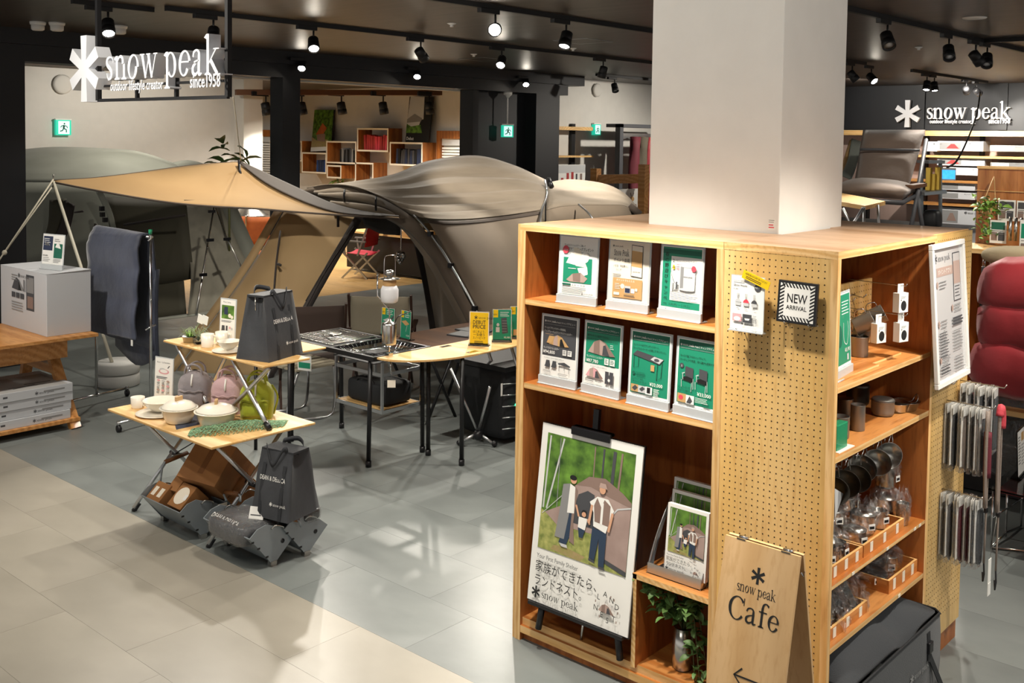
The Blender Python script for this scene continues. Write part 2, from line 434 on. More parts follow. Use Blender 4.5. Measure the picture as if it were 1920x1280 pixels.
# ---------------------------------------------------------------- floor, walls, ceiling
K['t_aisle'] = mat('aisle_tile', '9E988C', .33, spec=.35, col2='8B867A', ns=2.2, bump=.008, bs=9, objrand=.045, stretch=(1, .6, 1), detail=8)
K['t_shop'] = mat('shop_tile', '7B807E', .31, spec=.35, col2='666B6A', ns=2.4, bump=.008, bs=9, objrand=.055, stretch=(1, .6, 1), detail=8)
K['joint'] = flat('tile_joint', '6B6C69', .8)
K['oak'] = wood('pale_oak_floor', 'C9A46A', 'B88F55', '97703C', 5, 'Y', .35, 2)
fl = MB('joint'); fl.box((-6, -4, -.06), (30, 30, -.003)); floor = st(fl.build('floor'))
tile_me = {}
def tile(k, x, y, a, b):
    key = (k, a, b)
    if key not in tile_me:
        t = MB(k); t.box((.0006, .0006, -.004), (a-.0006, b-.0006, 0)); o = t.build('tile', floor, wr=False); tile_me[key] = o
    else:
        o = tile_me[key].copy(); COL.objects.link(o)
    o.location = (x, y, 0)
FX = 3.33
nt_ = 0
def seen(x, y):                                            # roughly inside the view
    v = V((x, y, 0))-V((0, 0, 2.45)); d = v.dot(fw)
    return d > 2 and abs(v.dot(rt)/d) < .53 and v.dot(up)/d > -.53
far = {'t_aisle': MB('t_aisle'), 't_shop': MB('t_shop')}
random.seed(3)
for k, xs, nx in (('t_aisle', FX-.46*8, 8), ('t_shop', FX, 26)):
    for i in range(nx):
        o_ = (.31*i) % .92
        for j in range(-2, 17):
            x, y = xs+.46*i, -1+.92*j+o_
            if y > 12.6: continue
            if not (seen(x, y) or seen(x+.46, y+.92) or seen(x+.46, y) or seen(x, y+.92)): continue
            if nt_ < 280 and x < 11: tile(k, x, y, .46, .92); nt_ += 1
            else: far[k].box((x+.001, y+.001, -.004), (x+.459, y+.919, 0))
for k in far:
    if far[k].v: tag(far[k].build('far_tiles', floor), kind='stuff')
ok_ = MB('oak')                                            # pale boards beyond the beam
for i in range(34):
    for j in range(-1, 7):
        x = 6+.3*i+0; y = 13.5+2.2*j+(i*.77) % 2.2-2.0
        if y+2.198 < 12.7: continue
        ok_.box((x+.001, max(y, 12.62)+.001, -.003), (x+.299, y+2.198, .001))
tag(ok_.build('floor_boards', floor), kind='stuff')

K['ceil'] = mat('ceiling_paint', '4A423D', .42, col2='3A3330', ns=5, stretch=(3, .25, 1), amt=.5, spec=.4)
ce = MB('ceil'); ce.box((-6, -6, CEIL), (30, 30, CEIL+.1)); st(ce.build('ceiling'))
K['wallw'] = mat('wall_white', 'D5D2CB', .7)
K['navyblk'] = mat('black_panel', '1B1D22', .55)
wl = MB('wallw'); wl.box((2, 17, 0), (11.25, 17.2, CEIL)); wl.box((11.25, 16.7, 0), (11.67, 27, CEIL)); st(wl.build('wall_left'))
wl = MB('wallw'); wl.box((15.2, 11.6, 0), (15.4, 27, CEIL)); wl.box((11.67, 27, 0), (15.4, 27.2, CEIL)); st(wl.build('wall_back'))
wl = MB('wallw'); wl.box((13.56, 11.4, 0), (19.2, 11.6, CEIL)); wl.box((13.56, 11.6, 0), (13.7, 12.1, CEIL)); st(wl.build('wall_middle'))
wr_ = MB('navyblk'); wr_.box((19, -6, 0), (19.2, 11.4, CEIL))
wall_right = st(wr_.build('wall_right'))
for yy in (1.2, 2.9, 4.6, 5.55, 6.95, 8.6, 10.2):
    pm = MB('navyblk'); pm.box((18.96, yy, 2.7), (19, yy+.14, CEIL)); pm.build('wall_panel', wall_right)
# black beam with two stepped layers and black columns
K['beamk'] = mat('beam_black', '1C1D21', .5)
b_ = MB('beamk'); b_.box((2, 10.93, 3.34), (14.14, 11.3, CEIL)); b_.box((2, 11.0, 3.17), (13.78, 11.3, 3.34)); bm_ = st(b_.build('beam_black'))
lip = MB('wallw'); lip.box((2, 11.3, 3.15), (13.5, 11.5, 3.2)); lip.build('trim_strip', bm_)
b_ = MB('beamk'); b_.box((7.99, 11, 0), (8.26, 11.27, 3.17)); st(b_.build('column_slim'))
b_ = MB('beamk'); b_.box((4.3, 11, 0), (4.76, 11.3, 3.17)); st(b_.build('column_corner'))
b_ = MB('beamk'); b_.box((11.5, 11.02, 0), (11.62, 11.3, 3.17)); b_.box((11.62, 11.24, 0), (12.96, 11.3, 3.17)); b_.box((12.96, 11, 0), (13.56, 11.5, 3.17)); st(b_.build('column_wide'))
c_ = MB('white'); c_.box((4.285, 2.2, 0), (4.94, 2.9, CEIL)); wc = st(c_.build('column_white', bevel=.004))
p_ = PR(); p_.T = M.Translation((4.2845, 2.245, 2.05)) @ M.Rotation(-pi/2, 4, 'Z')
p_.rect('paper', -.008, 0, .03, .05); p_.lines('red', -.005, .026, .027, 2, .011, .005); p_.lines('grey', -.005, .046, .027, 2, .008, .003)
p_.build('column_notice', wc)

# ---------------------------------------------------------------- ceiling tracks and lamps
def track(name, a, b, label):
    t = MB('black'); t.beam((a[0], a[1], CEIL-.02), (b[0], b[1], CEIL-.02), .04, .04)
    tag(t.build(name), label, 'track')
track('ceiling_track', (3.2, 3.46), (12.6, 3.46), 'black ceiling track nearest the camera, right of the white column')
track('ceiling_track', (3.2, 5.66), (13.3, 5.66), 'black ceiling track passing behind the white column at the top')
track('ceiling_track', (14.9, 5.66), (18.2, 5.66), 'short far ceiling track above the wall sign')
track('ceiling_track', (4.6, 7.95), (12.5, 7.95), 'long black ceiling track in front of the black beam')
track('ceiling_track', (13.5, 10.2), (16.6, 10.2), 'short black ceiling track near the white wall behind the beam end')
track('ceiling_track', (10.95, 1.6), (10.95, 3.46), 'black cross track joining the nearest track at the upper right')
track('ceiling_track', (3.9, 8.15), (4.6, 8.15), 'short black ceiling track above the hanging letter sign')
def lamp(track_p, aim, label, lit=True, power=0, size=60, group='black track spotlights', s=1, drop=.09, zc=CEIL, cat='spotlight', name='track_spotlight', glow='emit'):
    x, y = track_p
    L = thing(name, label, cat, (x, y, zc), 0, group)
    a = MB('black'); a.box((-.19*s, -.022, -.075*s), (.03*s, .022, -.035)); a.build('adapter', L, wr=False, bevel=.004)
    a = MB('black'); a.tube([(0, 0, -.07*s), (0, 0, -(.075+drop)*s)], .009*s, 6); a.build('stem', L, wr=False)
    piv = V((0, 0, -(.1+drop)*s)); d = (V(aim)-(V((x, y, zc))+piv)).normalized()
    R_ = d.to_track_quat('Z', 'Y').to_matrix().to_4x4()
    h = MB('black'); h.T = M.Translation(piv) @ R_ @ M.Scale(s, 4)
    h.lathe([(.03, -.06), (.05, -.05), (.052, .02), (.049, .024), (.055, .03), (.056, .09), (.049, .092), (.047, .07), (0, .07)], 16); h.build('lamp_head', L, wr=False)
    l = MB(glow if lit else 'acryl'); l.T = h.T; l.lathe([(.046, .074), (0, .076)], 16); l.build('lens', L, wr=False)
    if power:
        lightspot(V((x, y, zc))+piv+d*.1*s, aim, power, size)
    return L
T1, T2, T0 = 5.66, 7.95, 3.46
lamp((4.2, 8.15), (3.4, 6.3, .8), 'lit spotlight above the star of the hanging letter sign', power=72)
lamp((5.05, T2), (3.5, 5.9, .6), 'lit spotlight behind the tall letter of the hanging sign', power=143)
lamp((6.12, T2), (4.6, 5.7, .6), 'lit spotlight on the long track left of the slim black column', power=165)
lamp((7.5, T2), (10.5, 8.3, .5), 'unlit spotlight hanging above the brown tent peak', False, power=82)
lamp((8.75, T2), (6.0, 6.2, .6), 'lit spotlight above the brown tent, middle of the long track', power=143)
lamp((10.66, T2), (10.6, 8.6, 1), 'lit spotlight farthest along the long track near the white wall', power=132)
lamp((6.15, T1), (0.3, .9, 1.9), 'glaring spotlight pointed at the viewer, top centre', power=0)
lamp((7.05, T1), (5.6, 5.2, .5), 'lit spotlight left of the white column on the track behind it', power=176)
lamp((12.9, T1), (13.6, 4.4, 1.5), 'unlit spotlight just right of the white column, left of a pair', False)
lamp((13.5, T1), (12.4, 3.4, 1.2), 'lit spotlight just right of the white column, right of a pair', power=132)
lamp((15.5, T1), (14.2, 5.4, 0), 'lit spotlight above the star of the far wall sign, left of a pair', power=110)
lamp((15.8, T1), (14.9, 4.9, 0), 'lit spotlight above the star of the far wall sign, right of a pair', power=66)
lamp((17.2, T1), (18.9, 6.0, 2.6), 'lit spotlight above the letters of the far wall sign', power=121)
lamp((17.7, T1), (18.9, 5.2, 2.6), 'unlit spotlight above the end of the far wall sign', False, power=99)
lamp((8.55, T0), (7.2, 2.3, 1.2), 'unlit spotlight first along the nearest track right of the column', False, power=132)
lamp((10.0, T0), (8.3, 2.6, 1), 'unlit spotlight second along the nearest track right of the column', False, power=99)
lamp((10.75, T0), (12.4, 2.2, 1), 'unlit spotlight of the crossed pair by the cross track, left one', False, power=110)
lamp((11.1, T0), (9.2, 2.9, .8), 'unlit spotlight of the crossed pair by the cross track, right one', False)
lamp((14.0, 10.2), (13.0, 8.5, 0), 'unlit spotlight on the short track near the white wall', False)
# small black lamps fixed to the face of the beam
for x_, lb in ((8.2, 'left'), (10.2, 'middle'), (12.55, 'right')):
    lamp((x_, 10.88), (x_-2.2, 8.6, .6), 'lit lamp on the face of the black beam, %s of three' % lb, power=82, group='lamps on the beam face', drop=.02, zc=3.46, name='beam_lamp')
def small(name, label, cat, p, prof, k='white', n=16):
    b = MB(k); b.lathe(prof, n, p); return tag(b.build(name), label, cat)
for i, (p_, lb) in enumerate((((4.52, 10.15), 'left one of two white box sensors on the ceiling near the left column'), ((4.66, 10.05), 'right one of two white box sensors on the ceiling near the left column'), ((5.17, 9.8), 'single white sensor on the ceiling left of the hanging sign pole'), ((15.0, 9.7), 'small white sensor on the ceiling past the beam end'))):
    b = MB('white'); b.lathe([(.07, -.03), (.075, -.012), (.075, 0)], 18, (p_[0], p_[1], CEIL)); b.lathe([(.045, -.085), (.06, -.075), (.062, -.03)], 18, (p_[0], p_[1], CEIL)); tag(b.build('ceiling_sensor'), lb, 'sensor', 'ceiling sensors')
small('ceiling_downlight', 'round flush white disc on the ceiling at the upper right', 'ceiling disc', (9.07, 2.94, CEIL), [(.02, -.012), (.09, -.01), (.1, 0)])
for p_, lb in (((6.9, 6.9), 'tiny white sprinkler above the gap left of the bright lamp'), ((9.6, 9.2), 'tiny white sprinkler just above the black beam'), ((9.6, 7.6), 'tiny white sprinkler near the long track right of the tent'), ((11.5, 4.3), 'tiny white sprinkler between the two tracks at the upper right')):
    small('sprinkler', lb, 'sprinkler', (p_[0], p_[1], CEIL), [(.012, -.035), (.02, -.03), (.012, -.02), (.04, -.006), (.045, 0)], n=12)['group'] = 'ceiling sprinklers'
for x_, y_, lb in ((8.95, 6.95, 'square access hatch outlined on the ceiling left of the white column'), (10.3, 9.7, 'square access hatch on the ceiling above the beam lamps')):
    h = thing('ceiling_hatch', lb, 'hatch', (x_, y_, CEIL), 0)
    f = MB('alu'); 
    for a, b in (((-.23, -.23), (.23, -.23)), ((.23, -.23), (.23, .23)), ((.23, .23), (-.23, .23)), ((-.23, .23), (-.23, -.23))): f.beam((a[0], a[1], -.002), (b[0], b[1], -.002), .01, .006)
    f.build('hatch_frame', h, wr=False)
    f = MB('ceil'); f.box((-.222, -.222, -.004), (.222, .222, -.001)); f.build('hatch_panel', h, wr=False)
for i, (x_, y_) in enumerate(((15.6, 8.2), (17.9, 4.4))):
    small('dome_sensor', ('white dome on the ceiling left of the far wall sign', 'white dome on the ceiling right of the far wall sign')[i], 'sensor', (x_, y_, CEIL), [(.01, -.09), (.06, -.075), (.085, -.03), (.09, 0)])

# ---------------------------------------------------------------- shelf block around the white column
def bx6(mb, lo, hi, ks):
    """box with a material per side: -z +z -y +x +y -x"""
    (a, b, c), (d, e, f) = lo, hi
    P = [(a,b,c),(d,b,c),(d,e,c),(a,e,c),(a,b,f),(d,b,f),(d,e,f),(a,e,f)]
    for q, k in zip([(3,2,1,0),(4,5,6,7),(0,1,5,4),(1,2,6,5),(2,3,7,6),(3,0,4,7)], ks):
        mb.m(k); mb.add([P[i] for i in q], [(0, 1, 2, 3)], False)
    return mb
def board(name, par, lo, hi, face, edges, bev=.0015):
    """edges: sides that show the plies, e.g. '-x'"""
    sides = ['-z', '+z', '-y', '+x', '+y', '-x']
    big = max(range(3), key=lambda i: hi[i]-lo[i])
    ek = ('ply_edgex', 'ply_edge', 'ply_edgez')[big]
    return bx6(MB(), lo, hi, [ek if s_ in edges else face for s_ in sides]).build(name, par)
T_ = 2.035
A = thing('display_shelf', 'tall plywood shelf facing the aisle with small framed notices and a big poster', 'shelf unit', (4.0, 2.75, 0))
A['group'] = 'plywood shelf units around the white column'
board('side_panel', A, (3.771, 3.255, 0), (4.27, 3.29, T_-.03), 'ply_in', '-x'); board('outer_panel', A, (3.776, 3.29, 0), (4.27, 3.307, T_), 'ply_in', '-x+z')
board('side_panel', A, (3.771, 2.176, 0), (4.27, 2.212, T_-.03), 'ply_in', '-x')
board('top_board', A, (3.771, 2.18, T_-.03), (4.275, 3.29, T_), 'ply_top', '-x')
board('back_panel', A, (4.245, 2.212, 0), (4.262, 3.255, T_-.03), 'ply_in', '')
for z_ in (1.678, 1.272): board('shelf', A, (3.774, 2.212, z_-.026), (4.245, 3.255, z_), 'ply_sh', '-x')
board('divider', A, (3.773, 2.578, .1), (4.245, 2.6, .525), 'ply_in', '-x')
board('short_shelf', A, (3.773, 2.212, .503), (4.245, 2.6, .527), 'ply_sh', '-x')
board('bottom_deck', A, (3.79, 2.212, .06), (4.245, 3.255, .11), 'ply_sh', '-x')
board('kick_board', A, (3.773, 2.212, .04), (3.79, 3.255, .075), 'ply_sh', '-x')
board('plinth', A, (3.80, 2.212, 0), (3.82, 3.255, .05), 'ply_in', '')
Bu = thing('display_shelf', 'tall plywood shelf of steel mugs, cookware and bagged pots with a pegboard end', 'shelf unit', (4.29, 1.93, 0), 0, 'plywood shelf units around the white column')
def peg(name, par, lo, hi, axis, pitch=.0258):
    o = board(name, par, lo, hi, 'peg', '-y' if axis == 'x' else '')
    h = MB('hole')
    if axis == 'x':
        ny = int((hi[1]-lo[1]-.03)/pitch); nz = int((hi[2]-lo[2]-.12)/pitch)
        for i in range(ny+1):
            for j in range(nz+1):
                y, z = hi[1]-.024-i*pitch, hi[2]-.025-j*pitch
                h.add([(lo[0]-.0006, y+.0032*cos(pi*k/3), z+.0032*sin(pi*k/3)) for k in range(6)], [tuple(range(6))])
    else:
        nx = int((hi[0]-lo[0]-.03)/pitch); nz = int((hi[2]-lo[2]-.12)/pitch)
        for i in range(nx+1):
            for j in range(nz+1):
                x, z = lo[0]+.02+i*pitch, hi[2]-.025-j*pitch
                h.add([(x+.0032*cos(pi*k/3), lo[1]-.0006, z+.0032*sin(pi*k/3)) for k in range(6)], [tuple(range(6))])
    tag(h.build('peg_holes', o if par else None), kind='stuff'); return o
peg('pegboard', Bu, (3.772, 1.715, .05), (3.795, 2.176, T_-.004), 'x')
board('corner_post', Bu, (3.771, 1.687, 0), (3.80, 1.715, T_-.03), 'ply_edgez', '')
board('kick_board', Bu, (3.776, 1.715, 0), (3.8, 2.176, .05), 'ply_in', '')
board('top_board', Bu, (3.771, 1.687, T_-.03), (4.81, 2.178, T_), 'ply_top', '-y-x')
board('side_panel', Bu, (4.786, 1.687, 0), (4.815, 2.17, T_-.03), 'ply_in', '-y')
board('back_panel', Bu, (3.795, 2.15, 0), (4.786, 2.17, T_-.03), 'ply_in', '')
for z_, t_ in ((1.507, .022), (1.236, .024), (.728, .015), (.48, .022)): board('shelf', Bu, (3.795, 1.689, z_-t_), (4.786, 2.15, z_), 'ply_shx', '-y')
Cu = thing('display_shelf', 'far plywood shelf unit whose pegboard end carries packaged straps', 'shelf unit', (5.06, 2.2, 0), 0, 'plywood shelf units around the white column')
peg('pegboard', Cu, (4.82, 1.69, .1), (5.3, 1.712, T_-.004), 'y')
board('kick_board', Cu, (4.82, 1.7, 0), (5.29, 1.72, .1), 'ply_in', '')
board('top_board', Cu, (4.815, 1.712, T_-.03), (5.31, 2.85, T_), 'ply_top', '-y+x')
board('side_panel', Cu, (5.27, 1.712, 0), (5.3, 2.85, T_-.03), 'ply_in', '')
board('side_panel', Cu, (4.93, 2.83, 0), (5.27, 2.85, T_-.03), 'ply_in', '')
Du = thing('display_shelf', 'hidden back plywood shelf unit showing only its pale top left of the column', 'shelf unit', (4.8, 3.1, 0), 0, 'plywood shelf units around the white column')
board('top_board', Du, (4.276, 2.9, T_-.03), (5.31, 3.307, T_), 'ply_top', '-x+y')
board('side_panel', Du, (4.28, 3.28, 0), (5.3, 3.3, T_-.03), 'ply_in', ''); board('back_panel', Du, (4.3, 2.92, 0), (5.3, 2.94, T_-.03), 'ply_in', '')

# ---------------------------------------------------------------- framed notices
def tentp(p, k1, k2, k3, x, z, s, dark='print_black'):
    """small printed tent, about 1.4 s wide"""
    f = lambda L: [(x+a*s, z+b*s) for a, b in L]
    p.poly(k1, f([(0, .06), (.3, .5), (.58, .62), (.9, .52), (1.4, .04), (.75, 0)]))
    p.poly(k2, f([(.3, .5), (.58, .62), (.62, .02), (.3, .03)]))
    p.poly(dark, f([(.75, .02), (.78, .4), (.9, .44), (1.12, .02)]))
    p.poly(k3, f([(.58, .62), (.9, .52), (1.4, .04), (1.12, .02), (.86, .5)]))
def head(p, k, w, h, dk=None):
    if dk: p.rect(dk, .016, h-.052, w-.016, h-.014)
    p.star(k, .026, h-.034, .0055); p.text(k, 'snow peak', .034, h-.037, .0062, f='serif')
    p.text(k, 'Snow Peakとキャンプデビュー!', .072, h-.038, .0105, wmax=w-.095)
    p.rect(k, .022, h-.0475, w-.022, h-.047)
def d_flag(p, w, h):
    p.text('print_black', 'ランドネストシェルターご購入で', .03, h-.052, .012, wmax=.12); p.text('print_black', 'オリジナルフラッグプレゼント', .03, h-.07, .016, wmax=w-.06, bold=True)
    p.lines('grey', .03, h-.078, w-.03, 3, .006, .002)
    p.rect('green', .03, .1, w-.035, h-.105)
    p.poly('paper', [(.045, .19), (.085, .265), (.118, .262), (.165, .175)]); p.poly('cream', [(.085, .265), (.1, .18), (.165, .175), (.118, .262)])
    p.ell('paper', .152, .222, .021, .025); p.poly('paper', [(.11, .17), (.165, .178), (.17, .145), (.13, .13)])
    p.poly('mauve', [(.05, .112), (.085, .142), (.13, .15), (.17, .125), (.15, .105), (.07, .104)]); p.poly('taupe', [(.085, .142), (.09, .108), (.13, .106), (.13, .15)])
    p.rect('paper', .06, .168, .105, .165)
    p.ell('red', .042, .252, .017, .019); p.text('paper', '先着順', .042, .248, .008, 'c')
    p.rect('dgreen', .03, .087, .078, .095); p.text('print_black', '3.14  ―  5.10', .085, .085, .013); p.lines('grey', .03, .08, w-.06, 5, .0065, .0025)
    p.star('print_black', .145, .052, .005); p.text('print_black', 'snow peak', .152, .05, .006, f='serif')
def d_card(p, w, h):
    p.logo('print_black', .022, h-.036, .008); p.text('dgrey', 'Snow Peak', .03, h-.075, .021, f='serif', wmax=.082); p.text('dgrey', 'ポイント会員', .03, h-.1, .018, wmax=.085)
    p.text('dgrey', '入会金・年会費なし', .03, h-.125, .012, wmax=.08); p.text('grey', 'なくす', .045, h-.141, .01); p.lines('grey', .03, .165, .075, 3, .006, .002)
    b = [(.125, .16), (.185, .156), (.185, .298), (.125, .302)]
    p.poly('dgrey', b); p.poly('cream', [(.1275, .163), (.1825, .159), (.1825, .295), (.1275, .299)]); p.poly('tan', [(.1275, .205), (.1825, .201), (.1825, .272), (.1275, .276)])
    p.text('print_black', '000 000 0000', .155, .178, .007, 'c')
    p.rect('tan', .032, .06, w-.038, .147); p.text('paper', 'ポイントでもらえる', .05, .134, .011, wmax=.12); p.ell('cream', .085, .112, .011, .011)
    p.rect('lgrey', .098, .083, .128, .115); p.rect('navyp', .1, .085, .126, .105); p.rect('paper', .132, .085, .15, .105); p.rect('cream', .153, .095, .165, .108); p.rect('cream', .04, .07, .07, .083); p.lines('paper', .045, .122, .075, 4, .007, .002); p.lines('dgrey', .095, .076, .17, 2, .006, .002)
def d_mug(p, w, h):
    p.rect('green', .014, .052, w-.014, h-.012); p.rect('paper', .058, .082, w-.014, h-.05); p.rect('dgreen', .014, h-.04, w-.014, h-.02)
    for i, ch in enumerate('春の野遊びキャンペーン'): p.text('print_black', ch, .036, h-.052-i*.0235, .021, 'c')
    p.text('print_black', '2', .068, h-.075, .02); p.text('print_black', 'チタンシングルマグをプレゼント', .082, h-.072, .011, wmax=.11); p.lines('red', .088, h-.082, w-.03, 4, .006, .002)
    p.rect('yellow', .07, h-.105, .08, h-.087)
    p.rect('lgrey', .105, .135, .187, .235); p.rect('grey', .112, .137, .128, .233); p.ell('lgrey', .146, .235, .041, .006); p.ell('lgrey', .146, .135, .041, .006); p.text('dgrey', 'snow peak', .152, .186, .005, 'c', f='serif')
    p.polys('dgrey', stroke([(.106, .228), (.07, .225), (.066, .2), (.08, .165), (.105, .148)], [.002]*5))
    for i, c_ in enumerate(('lgrey', 'grey', 'lgrey', 'dgrey')): p.rect(c_, .067+i*.0085, .13+.004*(i % 2), .074+i*.0085, .165-.006*(i % 3))
    p.ell('red', .18, .226, .012, .013); p.lines('grey', .066, .12, w-.025, 5, .0065, .0025)
    p.text('print_black', '3.20(木) ― 5.10(土)', .06, .061, .014, wmax=.11)
def price(p, k, x, z, h, t): p.text(k, t, x, z, h, bold=True)
def d_dark(p, w, h):
    p.rect('dgrey', .014, .138, w-.014, h-.012); head(p, 'paper', w, h)
    p.text('paper', 'ワールドブランドカラーが新登場。', .022, h-.07, .012, wmax=.13, bold=True); p.text('paper', 'アップグレードしたランドネストシェルター', .022, h-.086, .012, wmax=w-.06, bold=True)
    tentp(p, 'tan', 'mauve', 'tan', .055, .19, .085); p.poly('tan', [(.04, .2), (.055, .235), (.09, .235), (.07, .198)]); p.lines('tan', .03, .243, .08, 1, .01, .0015, 0)
    p.text('paper', 'ランドネストシェルター', .022, .172, .0125, wmax=.095); price(p, 'paper', .022, .15, .022, '¥94,800')
    p.rect('paper', .14, .152, .163, .178); p.rect('paper', .17, .152, .195, .178); p.lines('dgrey', .143, .174, .16, 3, .006, .0025); p.lines('dgrey', .173, .174, .192, 3, .006, .0025)
    p.text('print_black', 'ランドネストと合わせて揃える入門セット', .03, .125, .009, wmax=.12)
    for x_ in (.035, .075): p.poly('dgrey', [(x_+.01, .118), (x_+.03, .118), (x_+.033, .097), (x_+.028, .085), (x_, .087), (x_+.005, .097)])
    p.poly('dgrey', [(.118, .112), (.155, .119), (.19, .106), (.19, .1), (.155, .103), (.118, .106)]); p.polys('dgrey', stroke([(.125, .106), (.125, .075)], [.002]*2, 1)+stroke([(.183, .1), (.183, .07)], [.002]*2, 1)+stroke([(.155, .103), (.155, .082)], [.002]*2, 1))
    p.lines('grey', .028, .07, .09, 2, .006, .0022); p.lines('grey', .12, .064, .18, 2, .006, .0022)
def d_tent(p, w, h):
    p.rect('green', .014, .14, w-.014, h-.012); head(p, 'paper', w, h, 'dgreen')
    p.text('print_black', '誰でもすぐに設営できるのに、', .024, h-.072, .012, wmax=.13); p.text('print_black', 'エントリーモデルで家族のシェルターになる', .024, h-.088, .012, wmax=w-.05)
    tentp(p, 'mauve', 'taupe', 'taupe', .03, .185, .115, 'dgrey'); p.lines('paper', .16, .24, .185, 3, .008, .002)
    p.text('paper', 'ランドネストシェルター', .024, .168, .013, wmax=.1); price(p, 'paper', .024, .146, .022, '¥87,780')
    p.rect('paper', .132, .147, .157, .176); p.rect('paper', .163, .147, .193, .176); p.lines('dgreen', .136, .171, .153, 3, .007, .0025); p.lines('dgreen', .167, .171, .19, 3, .007, .0025)
    p.text('print_black', 'シェルターとマットのセット', .05, .126, .009, wmax=.1); tentp(p, 'pink', 'mauve', 'taupe', .026, .078, .075, 'dgrey')
    p.rect('dgrey', .142, .062, .164, .118); p.rect('dgrey', .168, .062, .19, .118); p.ell('paper', .166, .08, .007, .007); p.lines('print_black', .026, .07, .075, 2, .007, .0025, 0); p.text('print_black', '¥99,800', .085, .06, .012)
def d_table(p, w, h):
    p.rect('green', .014, .054, w-.014, h-.012); head(p, 'paper', w, h, 'dgreen')
    p.text('print_black', 'エントリーIGTでキッチンスタート。', .022, h-.073, .012, wmax=.14); p.text('print_black', 'テーブルとバーナーの使いやすいセット。', .022, h-.089, .012, wmax=w-.05)
    p.poly('dgrey', [(.022, .222), (.045, .243), (.19, .222), (.168, .196)]); p.poly('lgrey', [(.118, .213), (.138, .228), (.187, .221), (.166, .2)]); p.ell('dgrey', .152, .214, .014, .007)
    p.polys('print_black', stroke([(.03, .22), (.03, .165), (.055, .172), (.055, .215)], [.002]*4, 1)+stroke([(.158, .2), (.155, .125), (.178, .14), (.182, .212)], [.0025]*4, 1)); p.rect('tan', .122, .163, .142, .19)
    p.ell('dgreen', .032, .142, .008, .008); p.lines('dgreen', .045, .148, .1, 3, .006, .0022)
    p.text('print_black', 'エントリーIGT', .024, .115, .012, wmax=.06); p.text('print_black', 'フラットバーナーセット', .024, .1, .012, wmax=.08); price(p, 'paper', .122, .098, .021, '¥33,000')
    p.rect('tan', .022, .06, .062, .093); p.rect('lgrey', .062, .06, .102, .091); p.poly('dgrey', [(.028, .075), (.045, .09), (.06, .08), (.044, .064)]); p.poly('dgrey', [(.068, .075), (.085, .088), (.1, .08), (.082, .066)])
    p.rect('paper', .102, .058, .138, .092); p.rect('print_black', .11, .064, .128, .089); p.lines('paper', .145, .088, .178, 6, .0055, .002)
def d_chair(p, w, h):
    p.rect('green', .014, .054, w-.014, h-.012); head(p, 'paper', w, h, 'dgreen')
    p.text('print_black', 'ゆったり過ごせるキャンプチェア。', .024, h-.085, .012, wmax=.13); p.text('print_black', 'ローチェアで快適、持ち運びも簡単です。', .024, h-.102, .012, wmax=w-.05)
    p.ell('dgrey', .034, .213, .011, .011); p.text('paper', '2', .034, .209, .011, 'c')
    for x_ in (.04, .112):
        p.poly('dgrey', [(x_+.014, .213), (x_+.055, .208), (x_+.055, .165), (x_+.014, .172)]); p.poly('print_black', [(x_+.012, .17), (x_+.056, .165), (x_+.05, .148), (x_-.004, .155)])
        p.polys('lgrey', stroke([(x_-.004, .155), (x_-.002, .122)], [.0025]*2, 1)+stroke([(x_+.05, .148), (x_+.048, .108)], [.0025]*2, 1)+stroke([(x_+.056, .165), (x_+.058, .12)], [.0025]*2, 1)+stroke([(x_+.002, .178), (x_+.004, .155)], [.003]*2, 1)+stroke([(x_+.012, .186), (x_-.002, .18)], [.004]*2, 1))
    p.text('print_black', 'エントリーローチェア', .022, .118, .012, wmax=.075); p.text('print_black', 'ショート2脚セット', .022, .103, .012, wmax=.075); price(p, 'paper', .122, .098, .021, '¥33,000')
    p.rect('tan', .022, .058, .066, .095); p.rect('paper', .066, .056, .108, .093); p.ell('red', .04, .078, .012, .01); p.poly('dgrey', [(.07, .06), (.085, .09), (.1, .07), (.09, .058)]); p.lines('paper', .114, .09, .18, 4, .006, .002); p.rect('dgreen', .15, .062, .185, .069)
def stand(name, label, p, rz, w, h, draw, base='acryl', card='paper', bd=.05, group=None, bh=.042, tilt=-.05, edge=.008):
    t = thing(name, label, 'sign', p, rz, group); t.rotation_euler = (0, 0, rz)
    b = MB(base); b.box((-w/2, -.004, 0), (w/2, .01, bh)); b.box((-w/2, -.012, 0), (w/2, bd, .006)); b.build('base', t, wr=False, bevel=.002)
    R_ = M.Translation((0, .004, bh*.5)) @ M.Rotation(tilt, 4, 'X')
    f = MB(base); f.T = R_; f.box((-w/2, 0, 0), (w/2, .005, h-bh*.5)); f.build('frame', t, wr=False, bevel=.0015)
    z0 = -bh*.5
    pr = PR(y=-.0004); pr.T = R_ @ M.Translation((-w/2, 0, z0)); pr.rect(card, edge, bh+.002, w-edge, h-edge)
    draw(pr, w, h); pr.build('card', t, wr=False)
    return t
LF = -pi/2
ROW1 = [(3.812, 2.974, d_flag, 'white notice of a green camping flag gift, left on the top shelf', .06), (3.822, 2.694, d_card, 'cream notice of a phone membership card, middle of the top shelf', .04), (3.80, 2.406, d_mug, 'green notice with a large steel mug, right on the top shelf', -.04)]
for x_, y_, d_, lb, a_ in ROW1: stand('notice_stand', lb, (x_, y_, 1.678), LF+a_, .226, .322, d_, group='notices on the plywood shelf', card='cream' if d_ is d_card else 'paper')
ROW2 = [(3.822, 3.089, d_dark, 'dark grey tent price notice, first on the second shelf', .01), (3.82, 2.833, d_tent, 'green tent price notice, second on the second shelf', -.05), (3.80, 2.558, d_table, 'green notice showing a black kitchen table, third on the second shelf', -.03), (3.793, 2.312, d_chair, 'green notice showing two black chairs, last on the second shelf', -.06)]
